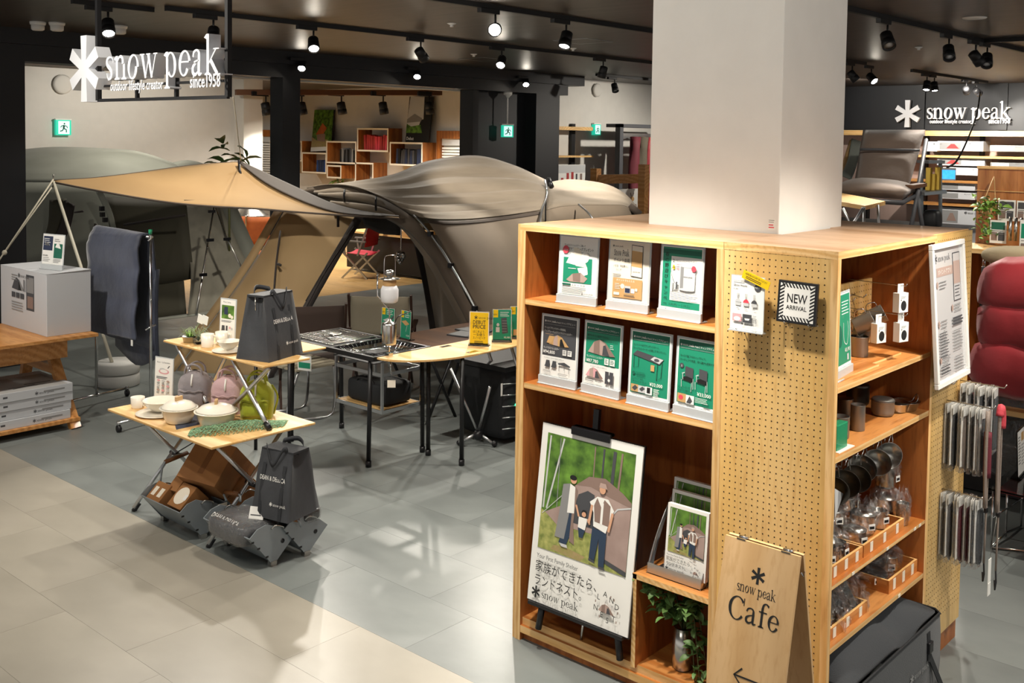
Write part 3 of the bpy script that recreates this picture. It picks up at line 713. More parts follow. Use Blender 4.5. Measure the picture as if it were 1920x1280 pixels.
for x_, y_, d_, lb, a_ in ROW2: stand('notice_stand', lb, (x_, y_, 1.272), LF+a_, .228, .337, d_, group='notices on the plywood shelf')

# ---------------------------------------------------------------- large poster on a black easel
K['forest'] = mat('forest_print', '1E3A16', .5, col2='6E9A3A', ns=14, bump=0, detail=8)
K['lawn'] = mat('lawn_print', '6E7C3C', .5, col2='B3B26A', ns=30, detail=6)
K['lawn2'] = mat('soil_print', 'A88F6A', .5, col2='8F8A4E', ns=30)
K['tentpr'] = mat('tent_print', 'A9938B', .5, col2='947E77', ns=8)
def family(p, w, h, ox=0, oz=0):
    """photograph: family of three before a taupe tent, forest behind"""
    u = lambda L: [(ox+a*w, oz+b*h) for a, b in L]
    P_ = lambda k, L: p.poly(k, u(L))
    S_ = lambda k, L, t: p.polys(k, stroke(u(L), [t*w]*len(L), 1))
    P_('forest', [(0, 0), (1, 0), (1, 1), (0, 1)])
    for x0, x1, t, k in ((.04, .02, .018, 'lgrey'), (.2, .06, .018, 'lgrey'), (.16, .18, .008, 'grey'), (.56, .57, .012, 'taupe'), (.66, .66, .02, 'dgrey'), (.78, .76, .035, 'dgrey'), (.86, .83, .02, 'taupe')): S_(k, [(x0, .98), (x1, .35)], t)
    P_('lawn', [(0, 0), (1, 0), (1, .3), (.6, .28), (.1, .3), (0, .34)]); P_('lawn2', [(.15, .02), (.5, .0), (.55, .05), (.3, .08), (.18, .06)])
    P_('tentpr', [(.05, .32), (.25, .42), (.38, .62), (.52, .72), (.7, .74), (.9, .66), (1, .6), (1, .04), (.7, .1), (.66, .26), (.2, .24)])
    P_('taupe', [(.38, .62), (.52, .72), (.7, .74), (.9, .66), (1, .6), (1, .56), (.74, .6), (.55, .64)]); P_('dgrey', [(.34, .3), (.42, .55), (.52, .6), (.6, .58), (.62, .3)])
    P_('dgrey', [(.7, .1), (1, .04), (1, .0), (.7, .07)]); S_('lgrey', [(.72, .36), (.86, .52), (1, .56)], .014); S_('lgrey', [(.02, .3), (.3, .56)], .006)
    # adult in a long grey coat
    P_('denim', [(.3, .4), (.39, .4), (.37, .2), (.33, .1), (.24, .1), (.29, .25)]); P_('grey', [(.24, .6), (.32, .62), (.34, .4), (.3, .14), (.19, .14), (.22, .35)]); P_('taupe', [(.37, .62), (.41, .58), (.39, .3), (.42, .12), (.36, .14)])
    P_('paper', [(.32, .62), (.38, .6), (.39, .38), (.31, .37)]); p.ell('skin', ox+.355*w, oz+.655*h, .035*w, .03*h); p.ell('print_black', ox+.35*w, oz+.675*h, .04*w, .022*h)
    P_('lgrey', [(.25, .1), (.34, .1), (.35, .075), (.28, .075)])
    # child held by the hands
    p.ell('print_black', ox+.505*w, oz+.41*h, .03*w, .025*h); p.ell('skin', ox+.505*w, oz+.398*h, .024*w, .021*h); P_('paper', [(.45, .37), (.55, .37), (.53, .27), (.45, .28)]); P_('denim', [(.45, .28), (.53, .27), (.51, .2), (.47, .2)]); S_('skin', [(.45, .37), (.41, .46)], .02); S_('skin', [(.55, .37), (.58, .33)], .02)
    # adult in cap, vest and wide jeans
    P_('denim', [(.61, .32), (.77, .3), (.77, .02), (.71, .01), (.69, .24), (.66, .05), (.6, .06)]); P_('paper', [(.56, .52), (.64, .58), (.76, .58), (.83, .5), (.8, .42), (.76, .3), (.62, .33), (.61, .44)])
    P_('taupe', [(.64, .57), (.69, .5), (.72, .57), (.79, .53), (.79, .36), (.63, .37), (.61, .5)]); p.rect('paper', ox+.69*w, oz+.36*h, ox+.715*w, oz+.54*h)
    p.ell('skin', ox+.69*w, oz+.645*h, .034*w, .034*h); P_('mauve', [(.65, .66), (.66, .7), (.72, .7), (.74, .66)]); S_('skin', [(.59, .5), (.57, .34)], .026); S_('skin', [(.82, .48), (.79, .32)], .026)
    P_('dgrey', [(.6, .06), (.67, .05), (.67, .03), (.6, .04)]); P_('dgrey', [(.71, .02), (.78, .02), (.79, 0), (.72, 0)])
def nestmark(p, cx, cz, s):
    tentp(p, 'mauve', 'taupe', 'taupe', cx-.52*s, cz-.3*s, .75*s, 'dgrey')
    for ch, a, b in (('L', -.55, .3), ('A', -.12, .55), ('N', .3, .35), ('D', .68, .1), ('N', -.68, -.3), ('E', -.25, -.55), ('S', .15, -.75), ('T', .55, -.55)): p.text('print_black', ch, cx+a*s, cz+b*s, .42*s, 'c', bold=False)
    for a, b in ((-.7, .12), (.5, .5), (.8, -.1), (-.35, -.6), (.75, -.6), (.28, .6)): p.rect('taupe', cx+a*s-.03*s, cz+b*s, cx+a*s+.03*s, cz+b*s+.13*s)
def d_poster(p, w, h):
    family(p, .52*w/.594, .545*h/.841, .037*w/.594, .255*h/.841)
    k = w/.594
    p.text('dgrey', 'Your First Family Shelter', .045*k, .215*k, .03*k, wmax=.25*k); p.text('print_black', '家族ができたら、', .04*k, .155*k, .058*k, wmax=.37*k); p.text('print_black', 'ランドネスト。', .04*k, .09*k, .058*k, wmax=.29*k)
    p.logo('print_black', .035*k, .03*k, .04*k); nestmark(p, .475*k, .1*k, .085*k)
E1 = thing('poster_easel', 'black display easel with a top clip inside the plywood shelf', 'easel', (3.9, 2.89, .11))
e = MB('blackp'); e.tube([(3.75, 3.12, .11), (3.755, 3.1, .235)], .016, 8); e.tube([(3.775, 2.66, .11), (3.765, 2.67, .235)], .016, 8); e.tube([(4.12, 2.9, .11), (3.88, 2.9, 1.16)], .013, 8)
e.build('legs', E1)
e = MB('blackp'); e.beam((3.75, 3.17, .232), (3.75, 2.62, .232), .045, .016); e.build('ledge', E1)
e = MB('blackp'); e.beam((3.85, 3.0, 1.092), (3.85, 2.775, 1.092), .03, .016); e.box((3.822, 3.0-.225, 1.06), (3.832, 3.0, 1.098)); e.box((3.83, 2.775, 1.085), (3.86, 3.0, 1.1)); e.build('clip', E1, bevel=.004)
e = MB('blackp'); e.beam((3.865, 2.885, 1.08), (3.875, 2.885, 1.19), .03, .02); e.build('clip_post', E1)
e = MB('steel'); e.tube([(3.8, 2.9, .111), (3.82, 2.9, .22)], .007, 6); e.build('centre_peg', E1)
Pp = thing('poster_board', 'white poster of a family of three before a taupe tent on the black easel', 'poster', (3.74, 3.184, .242)); Pp.rotation_euler = (-.119, 0, LF)
b = MB('paper'); b.box((0, 0, 0), (.586, .007, .842)); b.build('board', Pp, wr=False)
b = MB('blackp'); b.box((-.003, .007, -.008), (.589, .018, .845)); b.build('backing', Pp, wr=False)
p_ = PR(); d_poster(p_, .586, .842); p_.build('poster_print', Pp, wr=False)

# ---------------------------------------------------------------- leaflet rack
LR = thing('leaflet_rack', 'curved silver leaflet rack on the short shelf', 'rack', (3.93, 2.415, .527))
b = MB('alu')
for y_ in (2.552, 2.278):
    rows = []
    for i in range(9):
        t = i/8; x0 = 3.815+.20*t*t*.6+.1*t; z0 = .527+.33*t
        rows.append([(x0, y_, z0), (x0+.045-.02*t, y_, z0)])
    b.grid(rows, th=.004)
b.box((3.818, 2.278, .527), (3.822, 2.552, .575)); b.box((3.818, 2.278, .527), (4.06, 2.552, .531)); b.build('rack_frame', LR)
b = MB('alu'); b.box((3.93, 2.29, .531), (3.934, 2.54, .60)); b.box((4.0, 2.29, .531), (4.004, 2.54, .62)); b.build('tier_plate', LR)
for i, (x_, y_, z_, lb) in enumerate(((3.838, 2.478, .556, 'front pack of white family tent leaflets in the silver rack'), (3.925, 2.512, .588, 'middle pack of white family tent leaflets in the silver rack'), (3.99, 2.545, .62, 'rear pack of white family tent leaflets in the silver rack'))):
    t = thing('leaflet_pack', lb, 'leaflets', (x_, y_, z_), 0, 'family tent leaflets in the rack'); t.rotation_euler = (-.08, 0, LF)
    b = MB('paper'); b.box((0, 0, 0), (.208, .022, .297)); b.build('pages', t, wr=False)
    p_ = PR(); d_poster(p_, .208, .297); p_.build('cover_print', t, wr=False)

# ---------------------------------------------------------------- plant in a steel tumbler
K['leafd'] = mat('leaf_dark', '3F5A2E', .5, col2='6C8A4A', ns=8)
K['leafl'] = mat('leaf_light', '6E9A3E', .5, col2='9CBF5A', ns=8)
K['leafm'] = mat('leaf_mid', '4F7038', .5, col2='6F9450', ns=8)
K['stemg'] = flat('stem_brown', '5A5A34')
def leafmesh(k, L, W, name='leaf'):
    key = (k, L, W)
    if key not in tile_me:
        b = MB(k); rows = []
        for i in range(5):
            t = i/4; wd = W*sin(pi*min(t*.95+.03, 1))**.8
            rows.append([(L*t, -wd/2, .12*L*sin(pi*t)+wd*.18), (L*t, 0, .12*L*sin(pi*t)), (L*t, wd/2, .12*L*sin(pi*t)+wd*.18)])
        b.grid(rows); tile_me[key] = b
    return tile_me[key]
def leaves(par, pts, ks, L=.045, W=.02, spread=1.0, seed=1, down=-.2):
    R_ = random.Random(seed); first = {}
    for p in pts:
        k = R_.choice(ks)
        if k not in first:
            o = leafmesh(k, L, W).build('leaf', par, wr=False); first[k] = o
        else:
            o = first[k].copy(); COL.objects.link(o)
        o.location = p; s = R_.uniform(.7, 1.25); o.scale = (s, s, s)
        o.rotation_euler = (R_.uniform(-.6, .6)*spread, R_.uniform(-.5, .5)*spread-down, R_.uniform(0, 2*pi))
PV = thing('potted_plant', 'trailing green plant in a steel tumbler in the low compartment', 'plant', (3.9, 2.41, .11))
b = MB('steel'); b.lathe([(.036, 0), (.04, .004), (.047, .03), (.048, .09), (.042, .19), (.04, .19), (.04, .18), (.001, .18)], 24); b.build('tumbler', PV, wr=False)
b = MB('blackp'); b.lathe([(.0365, .0), (.041, .006)], 24); b.build('tumbler_base', PV, wr=False)
b = MB('stemg'); pts = []; R_ = random.Random(4)
ends = [((-.08, .2, .38), 1), ((-.1, .13, .34), 1), ((-.06, .05, .36), 1), ((-.02, -.04, .36), 1), ((-.07, .1, .26), 1), ((-.1, -.08, .3), 1), ((-.05, -.11, .13), 2), ((-.07, -.13, .02), 2), ((-.03, -.14, .06), 2), ((-.1, .04, .26), 1), ((-.06, -.12, .34), 1), ((-.06, -.1, .0), 2), ((.02, .1, .33), 1), ((.04, -.08, .33), 1)]
for e_, kk in ends:
    mid = (e_[0]*.55, e_[1]*.5, max(e_[2], .2)*.5+.16+(.05 if kk == 2 else 0))
    C_ = cr([(0, 0, .17), mid, e_], 7); b.tube(C_, .0022, 5)
    pts += [tuple(q+V((R_.uniform(-.012, .012), R_.uniform(-.012, .012), R_.uniform(-.012, .012)))) for q in C_[3:] for _ in range(2)]
b.build('stems', PV, wr=False); leaves(PV, pts[:290], ['leafd', 'leafd', 'leafm'], .05, .024)

# ---------------------------------------------------------------- on the pegboard: notices, tape
def ring2(cx, cz, r_, n=16): return [(cx+r_*cos(2*pi*i/n), cz+r_*sin(2*pi*i/n)) for i in range(n)]
PN = thing('product_notice', 'white notice of three silicone lids hooked on the pegboard', 'notice', (3.712, 2.11, 1.698)); PN.rotation_euler = (-.02, .0, LF)
b = MB('acryl'); b.box((0, 0, -.006), (.149, .003, .216)); b.box((-.001, -.012, -.008), (.151, .02, -.004)); b.build('card_holder', PN, wr=False)
p_ = PR(); p_.rect('paper', .002, 0, .147, .213); p_.text('grey', 'ホオズキの新しい灯り方', .012, .189, .008, wmax=.07); p_.lines('grey', .012, .187, .07, 1, .006, .002); p_.text('dgrey', 'Silicon Hozuki', .012, .171, .013, wmax=.06); p_.text('grey', '¥1,980', .012, .158, .008); p_.ell('dgrey', .12, .172, .015, .016); p_.text('paper', 'NEW', .12, .169, .01, 'c')
for x_, k in ((.035, 'lgrey'), (.071, 'red'), (.108, 'dgrey')):
    p_.poly(k, [(x_-.014, .108), (x_-.01, .117), (x_-.003, .122), (x_+.003, .122), (x_+.01, .117), (x_+.014, .108)]); p_.rect('lgrey', x_-.012, .095, x_+.012, .107); p_.polys('dgrey', stroke([(x_-.002, .122), (x_-.003, .143), (x_+.003, .143), (x_+.002, .122)], [.0015]*4, 1)); p_.lines('grey', x_-.006, .085, x_+.006, 1, .005, .002)
p_.rect('pink', .014, .032, .055, .062); p_.ell('paper', .035, .042, .015, .009); p_.rect('dgrey', .06, .03, .1, .063); p_.poly('paper', [(.068, .047), (.092, .047), (.088, .039), (.072, .039)]); p_.lines('grey', .105, .06, .125, 6, .005, .0018); p_.logo('print_black', .055, .02, .008)
p_.build('notice_print', PN, wr=False)
YT = thing('yellow_label', 'slanted yellow strip label at the corner of the lid notice', 'label', (3.71, 2.049, 1.921)); YT.rotation_euler = (0, .33, LF)
b = MB('yellow'); b.box((-.005, -.004, -.017), (.118, -.002, .017)); b.build('strip', YT, wr=False)
p_ = PR(y=-.004); p_.text('print_black', '※店頭在庫のみのお取り扱いとなります', .006, .003, .01, wmax=.1); p_.lines('print_black', .012, -.002, .1, 2, .006, .0025, .2); p_.build('strip_print', YT, wr=False)
NA = thing('arrival_sign', 'square black and white striped NEW ARRIVAL sign on the pegboard', 'sign', (3.715, 1.909, 1.75)); NA.rotation_euler = (-.05, .02, LF)
b = MB('blackp'); b.box((0, 0, 0), (.163, .016, .163)); b.build('frame', NA, wr=False, bevel=.002)
p_ = PR(); p_.rect('paper', .01, .01, .153, .153); m_ = []
for i in range(-2, 12):
    for (x0, x1) in ((.01, .03), (.133, .153)):
        z = .012+i*.0135
        if z > 0.002 and z < .14: m_.append([(x0, z), (x1, z+.012), (x1, z+.019), (x0, z+.007)])
    x = .012+i*.0135
    if .024 < x < .135:
        for z0, z1 in ((.01, .026), (.137, .153)): m_.append([(x, z0), (x+.007, z0), (x-.003, z1), (x-.01, z1)])
p_.polys('print_black', m_); p_.rect('paper', .028, .026, .135, .137); p_.text('print_black', 'NEW', .0815, .08, .05, 'c', bold=True, wmax=.085); p_.text('print_black', 'ARRIVAL', .0815, .053, .024, 'c', bold=True, wmax=.085); p_.build('sign_print', NA, wr=False)
def hook(y, z, L, lb, x0=3.771):
    b = MB('steel'); b.tube([(x0, y, z), (x0-L, y, z), (x0-L-.008, y, z+.012)], .002, 6); b.tube([(x0-.003, y-.012, z), (x0-.003, y+.012, z), (x0-.003, y+.012, z-.016)], .0018, 6); return tag(b.build('peg_hook'), lb, 'hook', 'steel hooks on the pegboard')
hook(2.08, 1.688, .055, 'steel peg hook under the left end of the lid notice'); hook(1.995, 1.688, .055, 'steel peg hook under the right end of the lid notice'); hook(1.87, 1.742, .06, 'steel peg hook under the left of the striped sign'); hook(1.77, 1.742, .06, 'steel peg hook under the right of the striped sign')

# ---------------------------------------------------------------- folding cafe board
K['birch'] = wood('birch_panel', 'CFAB7C', 'C39C6A', 'B58C58', 2.2, 'Z', .5, 1.5)
AB = thing('cafe_board', 'folding birch A-board sign with black cafe lettering and an arrow', 'sign', (3.45, 1.645, 0))
for nm, xb in (('front_panel', 3.24), ('rear_panel', 3.66)):
    b = MB('birch'); sg = -1 if xb < 3.45 else 1; xt = 3.45+sg*.006
    pts = []
    for x_, z_ in ((xt, .968), (xb, 0)):
        for y_ in (1.644, 1.947): pts += [(x_, y_, z_), (x_+sg*.012, y_, z_+.002)]
    b.add(pts, [(0, 2, 6, 4), (1, 5, 7, 3), (0, 1, 3, 2), (4, 6, 7, 5), (0, 4, 5, 1), (2, 3, 7, 6)]); b.build(nm, AB, bevel=.001)
b = MB('chrome')
for y_ in (1.88, 1.7): b.box((3.43, y_-.018, .968), (3.47, y_+.018, .972)); b.tube([(3.45, y_-.018, .973), (3.45, y_+.018, .973)], .004, 6)
b.build('hinges', AB); b = MB('chrome'); b.tube([(3.44, 1.643, .91), (3.45, 1.64, .895), (3.465, 1.643, .905)], .003, 6); b.build('catch', AB)
ang = math.atan2(3.444-3.24, .968)
p_ = PR(y=-.0125); p_.T = M.Translation((3.24, 1.947, 0)) @ M.Rotation(LF, 4, 'Z') @ M.Rotation(-ang, 4, 'X')
p_.star('print_black', .152, .878, .03); p_.text('print_black', 'snow peak', .152, .808, .025, 'c', f='serif', wmax=.158); p_.text('print_black', 'Cafe', .152, .705, .056, 'c', f='serif', wmax=.21)
p_.polys('print_black', stroke([(.105, .515), (.215, .515)], [.006]*2, 1)+stroke([(.135, .545), (.105, .515), (.138, .485)], [.006]*3, 1)); p_.build('lettering', AB)
b = MB('steel'); b.box((3.333, 1.8, .4), (3.345, 1.85, .42)); b.box((3.335, 1.86, .385), (3.345, 1.90, .425)); b.build('leaflet_clip', AB)

# ---------------------------------------------------------------- right unit: mugs, boxes, cookware
def film_mat():
    m, nt, b = newmat('plastic_film')
    nt.nodes.remove(b); out = nt.nodes['Material Output']
    tr = nt.nodes.new('ShaderNodeBsdfTransparent'); gl = nt.nodes.new('ShaderNodeBsdfGlossy'); gl.inputs['Roughness'].default_value = .2
    df = nt.nodes.new('ShaderNodeBsdfDiffuse'); df.inputs[0].default_value = (.8, .82, .84, 1)
    nz = nt.nodes.new('ShaderNodeTexNoise'); nz.inputs['Scale'].default_value = 22; nz.inputs['Detail'].default_value = 3; nz.inputs['Distortion'].default_value = 1.5
    bp = nt.nodes.new('ShaderNodeBump'); bp.inputs['Strength'].default_value = 1; bp.inputs['Distance'].default_value = .03
    tc = nt.nodes.new('ShaderNodeTexCoord'); nt.links.new(tc.outputs['Object'], nz.inputs[0]); nt.links.new(nz.outputs[0], bp.inputs['Height'])
    nt.links.new(bp.outputs[0], gl.inputs['Normal'])
    lw = nt.nodes.new('ShaderNodeLayerWeight'); lw.inputs[0].default_value = .35; nt.links.new(bp.outputs[0], lw.inputs['Normal'])
    m0 = nt.nodes.new('ShaderNodeMixShader'); m0.inputs[0].default_value = .1; nt.links.new(gl.outputs[0], m0.inputs[1]); nt.links.new(df.outputs[0], m0.inputs[2])
    mr = nt.nodes.new('ShaderNodeMapRange'); mr.inputs[3].default_value = .06; mr.inputs[4].default_value = .48; nt.links.new(lw.outputs['Facing'], mr.inputs[0])
    mx = nt.nodes.new('ShaderNodeMixShader'); nt.links.new(mr.outputs[0], mx.inputs[0]); nt.links.new(tr.outputs[0], mx.inputs[1]); nt.links.new(m0.outputs[0], mx.inputs[2])
    nt.links.new(mx.outputs[0], out.inputs[0]); return m
K['film'] = film_mat()
K['tid'] = mat('dark_shaded_titanium', '6F6A62', .42, 1)  # darker metal; shade inside the rear and hanging cups is put into its colour
K['tint'] = mat('green_acrylic', '2E9E70', .15, alpha=.75)
def d_green(p, w, h):
    p.rect('green', .012, .055, w-.012, h-.012); p.lines('paper', .11, h-.04, w-.025, 5, .012, .0035); p.polys('paper', stroke([(.13, .22), (.13, .15), (.17, .13), (.19, .18), (.185, .22)], [.003]*5)); p.ell('dgreen', .08, .17, .03, .045); p.text('paper', '¥3,190', .14, .1, .022, bold=True, wmax=.065); p.rect('lgrey', .165, .065, .185, .09)
stand('notice_stand', 'green mug notice on the mug shelf, half hidden by the corner', (3.985, 1.745, 1.507), .12, .226, .345, d_green, group='notices on the plywood shelf')
for x0, x1, y0, y1 in ((3.83, 4.3, 1.73, 1.94), (4.3, 4.62, 1.76, 1.94)): tag(board('riser_board', None, (x0+.002, y0, 1.508), (x1, y1, 1.517), 'ply_shx', '-y'), ('thin plywood riser board under the green mug notice' if x0 < 4 else 'thin plywood riser board under the hooked white boxes'), 'board')
mp = peg('mini_pegboard', None, (3.86, 1.955, 1.517), (4.746, 1.968, 1.82), 'y'); tag(mp, 'small pegboard panel standing inside the top shelf behind hanging mugs', 'pegboard')
mp.modifiers.clear()
for ch in [o for o in COL.objects if o.name.startswith('peg_holes') and o.parent is None]: ch.parent = mp
def mug(name, label, p, r=.039, h=.088, k='ti', rot=None, group='titanium mugs', handle=True):
    t = thing(name, label, 'mug', p, 0, group)
    if rot: t.rotation_euler = rot
    b = MB(k); b.lathe([(r*.94, 0), (r, .004), (r, h-.002), (r*1.03, h), (r*.97, h), (r*.96, .006), (.001, .005)], 26); b.build('cup', t, wr=False)
    if handle:
        b = MB('chrome'); b.tube(cr([(r, 0, h*.82), (r+.026, 0, h*.78), (r+.03, 0, h*.4), (r, 0, h*.22)], 5), .0022, 6); b.build('handle', t, wr=False)
    return t
mug('titanium_mug', 'grey titanium mug standing on the riser board below the hanging mugs', (4.40, 1.862, 1.517))
mug('titanium_mug', 'grey titanium mug hanging tilted from the mini pegboard, upper one fully seen', (4.52, 1.885, 1.655), rot=(-.5, -1.0, 2.6))
mug('titanium_mug', 'grey titanium mug hanging beside the edge of the green mug notice', (4.40, 1.885, 1.64), rot=(-.5, -1.0, 2.6))
mug('titanium_mug', 'grey titanium mug hanging with its mouth up just above the standing mug', (4.46, 1.885, 1.58), rot=(.35, -.35, 2.2))
for i, (x_, z_) in enumerate(((4.52, 1.765), (4.40, 1.76), (4.47, 1.675))):
    b = MB('steel'); b.tube([(x_-.03, 1.95, z_), (x_+.03, 1.95, z_)], .0025, 6); b.tube([(x_, 1.953, z_), (x_, 1.9, z_-.008), (x_, 1.885, z_+.01)], .0025, 6); tag(b.build('peg_hook'), ('steel hook holding the upper hanging mug', 'steel hook holding the mug by the green notice', 'steel hook holding the lower hanging mug')[i], 'hook', 'hooks on the mini pegboard')
for x_, z_, y1, lb in ((4.475, 1.835, 1.70, 'upper white box with a dark window on a long hook'), (4.49, 1.705, 1.70, 'lower right white box with a dark window on a long hook'), (4.42, 1.70, 1.77, 'lower left white box with a dark window on a long hook')):
    t = thing('hanging_box', lb, 'box', (x_, y1+.015, z_), 0, 'white boxes on long hooks'); t.rotation_euler = (0, 0, -.25)
    b = MB('paper'); b.box((-.032, -.016, -.115), (.032, .016, -.03)); b.build('carton', t, wr=False, bevel=.001)
    b = MB('paper'); b.box((-.02, .001, -.03), (.02, .003, .008)); b.build('hang_tab', t, wr=False)
    p_ = PR(y=-.016); p_.ell('print_black', .0, -.085, .019, .022); p_.lines('grey', -.02, -.045, .015, 2, .006, .002); p_.star('print_black', -.018, -.06, .004); p_.build('window', t, wr=False)
    b = MB('steel'); b.tube([(x_, 1.953, z_+.004), (x_, y1-.005, z_), (x_, y1-.012, z_+.01)], .002, 6); tag(b.build('long_hook'), 'long steel hook carrying the ' + lb.split(' with')[0], 'hook', 'hooks on the mini pegboard')
# second shelf
z2 = 1.236
t = thing('price_stand', 'small green tinted acrylic price stand at the front of the cup shelf', 'stand', (3.92, 1.735, z2)); b = MB('tint'); b.box((-.05, -.02, .004), (.05, .02, .105)); b.build('block', t, wr=False, bevel=.003); b = MB('paper'); b.box((-.06, -.035, 0), (.085, .03, .003)); b.build('price_card', t, wr=False)
mug('titanium_cup', 'grey cup standing behind the green price stand', (4.08, 1.795, z2), .036, .09, group='cups on the second shelf', handle=False)
mug('titanium_cup', 'tall slim titanium cup at the front of the second shelf', (4.24, 1.79, z2), .03, .11, group='cups on the second shelf', handle=False)
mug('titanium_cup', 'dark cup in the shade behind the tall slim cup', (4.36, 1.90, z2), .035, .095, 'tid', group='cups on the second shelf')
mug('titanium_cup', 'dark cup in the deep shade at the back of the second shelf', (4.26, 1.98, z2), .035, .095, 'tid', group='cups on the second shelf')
def pot(label, p, r, h, k='ti'):
    t = thing('cook_pot', label, 'pot', p, 0, 'titanium pots on the second shelf')
    b = MB(k); b.lathe([(r*.8, 0), (r*.95, .008), (r, .02), (r, h), (r*1.04, h+.002), (r*.97, h+.002)], 26); b.build('pot_body', t, wr=False)
    b = MB(k); b.lathe([(r*1.04, h+.003), (r*.9, h+.012), (r*.4, h+.016), (.001, h+.016)], 26); b.build('pot_lid', t, wr=False)
pot('rounded titanium pot with a lid in the middle of the second shelf', (4.555, 1.81, z2), .05, .065)
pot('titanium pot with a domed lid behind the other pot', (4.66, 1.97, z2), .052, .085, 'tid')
def sierra(name, label, p, rot, group, r=.06, k='steel'):
    t = thing(name, label, 'sierra cup', p, 0, group); t.rotation_euler = rot
    b = MB(k); b.lathe([(r*.66, -.042), (r*.72, -.038), (r, 0), (r*1.03, .001), (r*.98, -.001), (r*.69, -.036), (.001, -.037)], 28); b.build('bowl', t, wr=False)
    b = MB('chrome'); b.tube(cr([(r, -.018, -.006), (r+.035, -.014, -.006), (r+.05, -.012, .012), (r+.055, 0, .03), (r+.05, .012, .012), (r+.035, .014, -.006), (r, .018, -.006)], 4), .0022, 6); b.build('wire_handle', t, wr=False)
    return t
sierra('sierra_cup', 'steel sierra cup standing on the second shelf next to the pot', (4.66, 1.79, z2+.043), (0, 0, -.5), 'sierra cups on the second shelf'); sierra('sierra_cup', 'steel sierra cup at the end of the second shelf with its handle outwards', (4.715, 1.765, z2+.043), (0, 0, -.3), 'sierra cups on the second shelf')
# hanging sierra cups
b = MB('steel'); b.tube([(3.83, 1.715, 1.195), (4.52, 1.715, 1.195)], .003, 8); tag(b.build('hanging_rod'), 'thin steel rod under the second shelf carrying sierra cups', 'rod')
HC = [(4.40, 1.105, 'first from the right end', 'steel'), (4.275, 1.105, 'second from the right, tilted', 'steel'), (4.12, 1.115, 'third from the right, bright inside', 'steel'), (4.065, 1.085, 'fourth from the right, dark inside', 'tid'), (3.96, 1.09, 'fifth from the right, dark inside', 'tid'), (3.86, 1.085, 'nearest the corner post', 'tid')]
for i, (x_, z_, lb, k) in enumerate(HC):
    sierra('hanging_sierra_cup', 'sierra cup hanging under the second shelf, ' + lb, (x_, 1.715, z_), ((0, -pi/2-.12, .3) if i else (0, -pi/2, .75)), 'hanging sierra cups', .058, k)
    b = MB('steel'); b.tube(cr([(x_, 1.715, 1.2), (x_+.012, 1.715, 1.19), (x_, 1.715, 1.178), (x_-.008, 1.715, 1.165)], 4), .002, 6); tag(b.build('s_hook'), 'small hook above the sierra cup, ' + lb, 'hook', 'small hooks under the second shelf')
t = thing('price_card', 'pointed grey card tucked among the dark sierra cups by the corner', 'card', (3.85, 1.695, 1.05)); b = MB('lgrey'); b.add([(-.03, 0, .06), (.05, .0, .02), (-.02, 0, -.06), (-.03, .003, .06), (.05, .003, .02), (-.02, .003, -.06)], [(0, 2, 1), (3, 4, 5), (0, 1, 4, 3), (1, 2, 5, 4), (2, 0, 3, 5)]); b.build('card', t, wr=False)
# trays and bagged cookware
def tray(label, x0, x1, z, hh):
    t = thing('wooden_tray', label, 'tray', (x0, 1.9, z), 0, 'wooden trays')
    board('front_rail', t, (x0, 1.715, z), (x1, 1.725, z+hh), 'ply_shx', '+z'); board('end_rail', t, (x0, 1.725, z), (x0+.01, 2.05, z+hh), 'ply_sh', '+z'); board('end_rail', t, (x1-.01, 1.725, z), (x1, 2.05, z+hh), 'ply_sh', '+z'); board('tray_floor', t, (x0+.01, 1.725, z), (x1-.01, 2.05, z+.006), 'ply_shx', '')
    for i in range(3):
        xx = x0+(x1-x0)*(.18+.32*i); b = MB('cream'); b.box((xx-.014, 1.7135, z+hh*.1), (xx+.014, 1.7148, z+hh*.9)); b.build('price_tag', t)
z3, z4 = .728, .48
tray('shallow wooden tray on the bagged cookware shelf, near the corner post', 3.83, 4.155, z3, .052); tray('shallow wooden tray on the bagged cookware shelf, right of the other tray', 4.165, 4.6, z3, .052)
tray('wooden tray on the lowest shelf, near the corner post', 3.83, 4.22, z4, .05); tray('taller wooden tray at the far end of the lowest shelf', 4.45, 4.78, z4, .06)
for i in range(5):
    b = MB('cream'); xx = (4.66, 4.72, 4.0, 4.35, 4.5)[i]; zz = (z3-.013,)*4+(z4-.02,); b.box((xx-.012, 1.6865, zz[i]), (xx+.012, 1.6885, zz[i]+.013)); tag(b.build('edge_tag'), 'small price tag on the shelf edge, %s' % ('second last of the bagged cookware shelf', 'last of the bagged cookware shelf', 'first of the bagged cookware shelf', 'middle of the bagged cookware shelf', 'on the lowest shelf')[i], 'tag', 'shelf edge price tags')
def bagmesh(par, c, rx, ry, h, seed, top=.35):
    R_ = random.Random(seed); b = MB('film'); n = 18; rows = []
    for i in range(9):
        t = i/8; rr = (sin(pi*min(t*.62+.1, 1)))**.5 if t < .8 else .62-.5*(t-.8)
        row = []
        for k in range(n+1):
            q = 1+.16*math.sin(3*k+i*1.7+seed)+.1*R_.uniform(-1, 1) if k < n else 0
            row.append((rr*q, 2*pi*k/n, t*h*(1+top*.3*math.sin(k*2.2+seed) if t > .6 else 1)))
        row[n] = (row[0][0], 2*pi, row[0][2])
        rows.append([(c[0]+rx*a*cos(g), c[1]+ry*a*sin(g), c[2]+z) for a, g, z in row])
    b.grid(rows, smooth=False); return b.build('plastic_bag', par, wr=False)
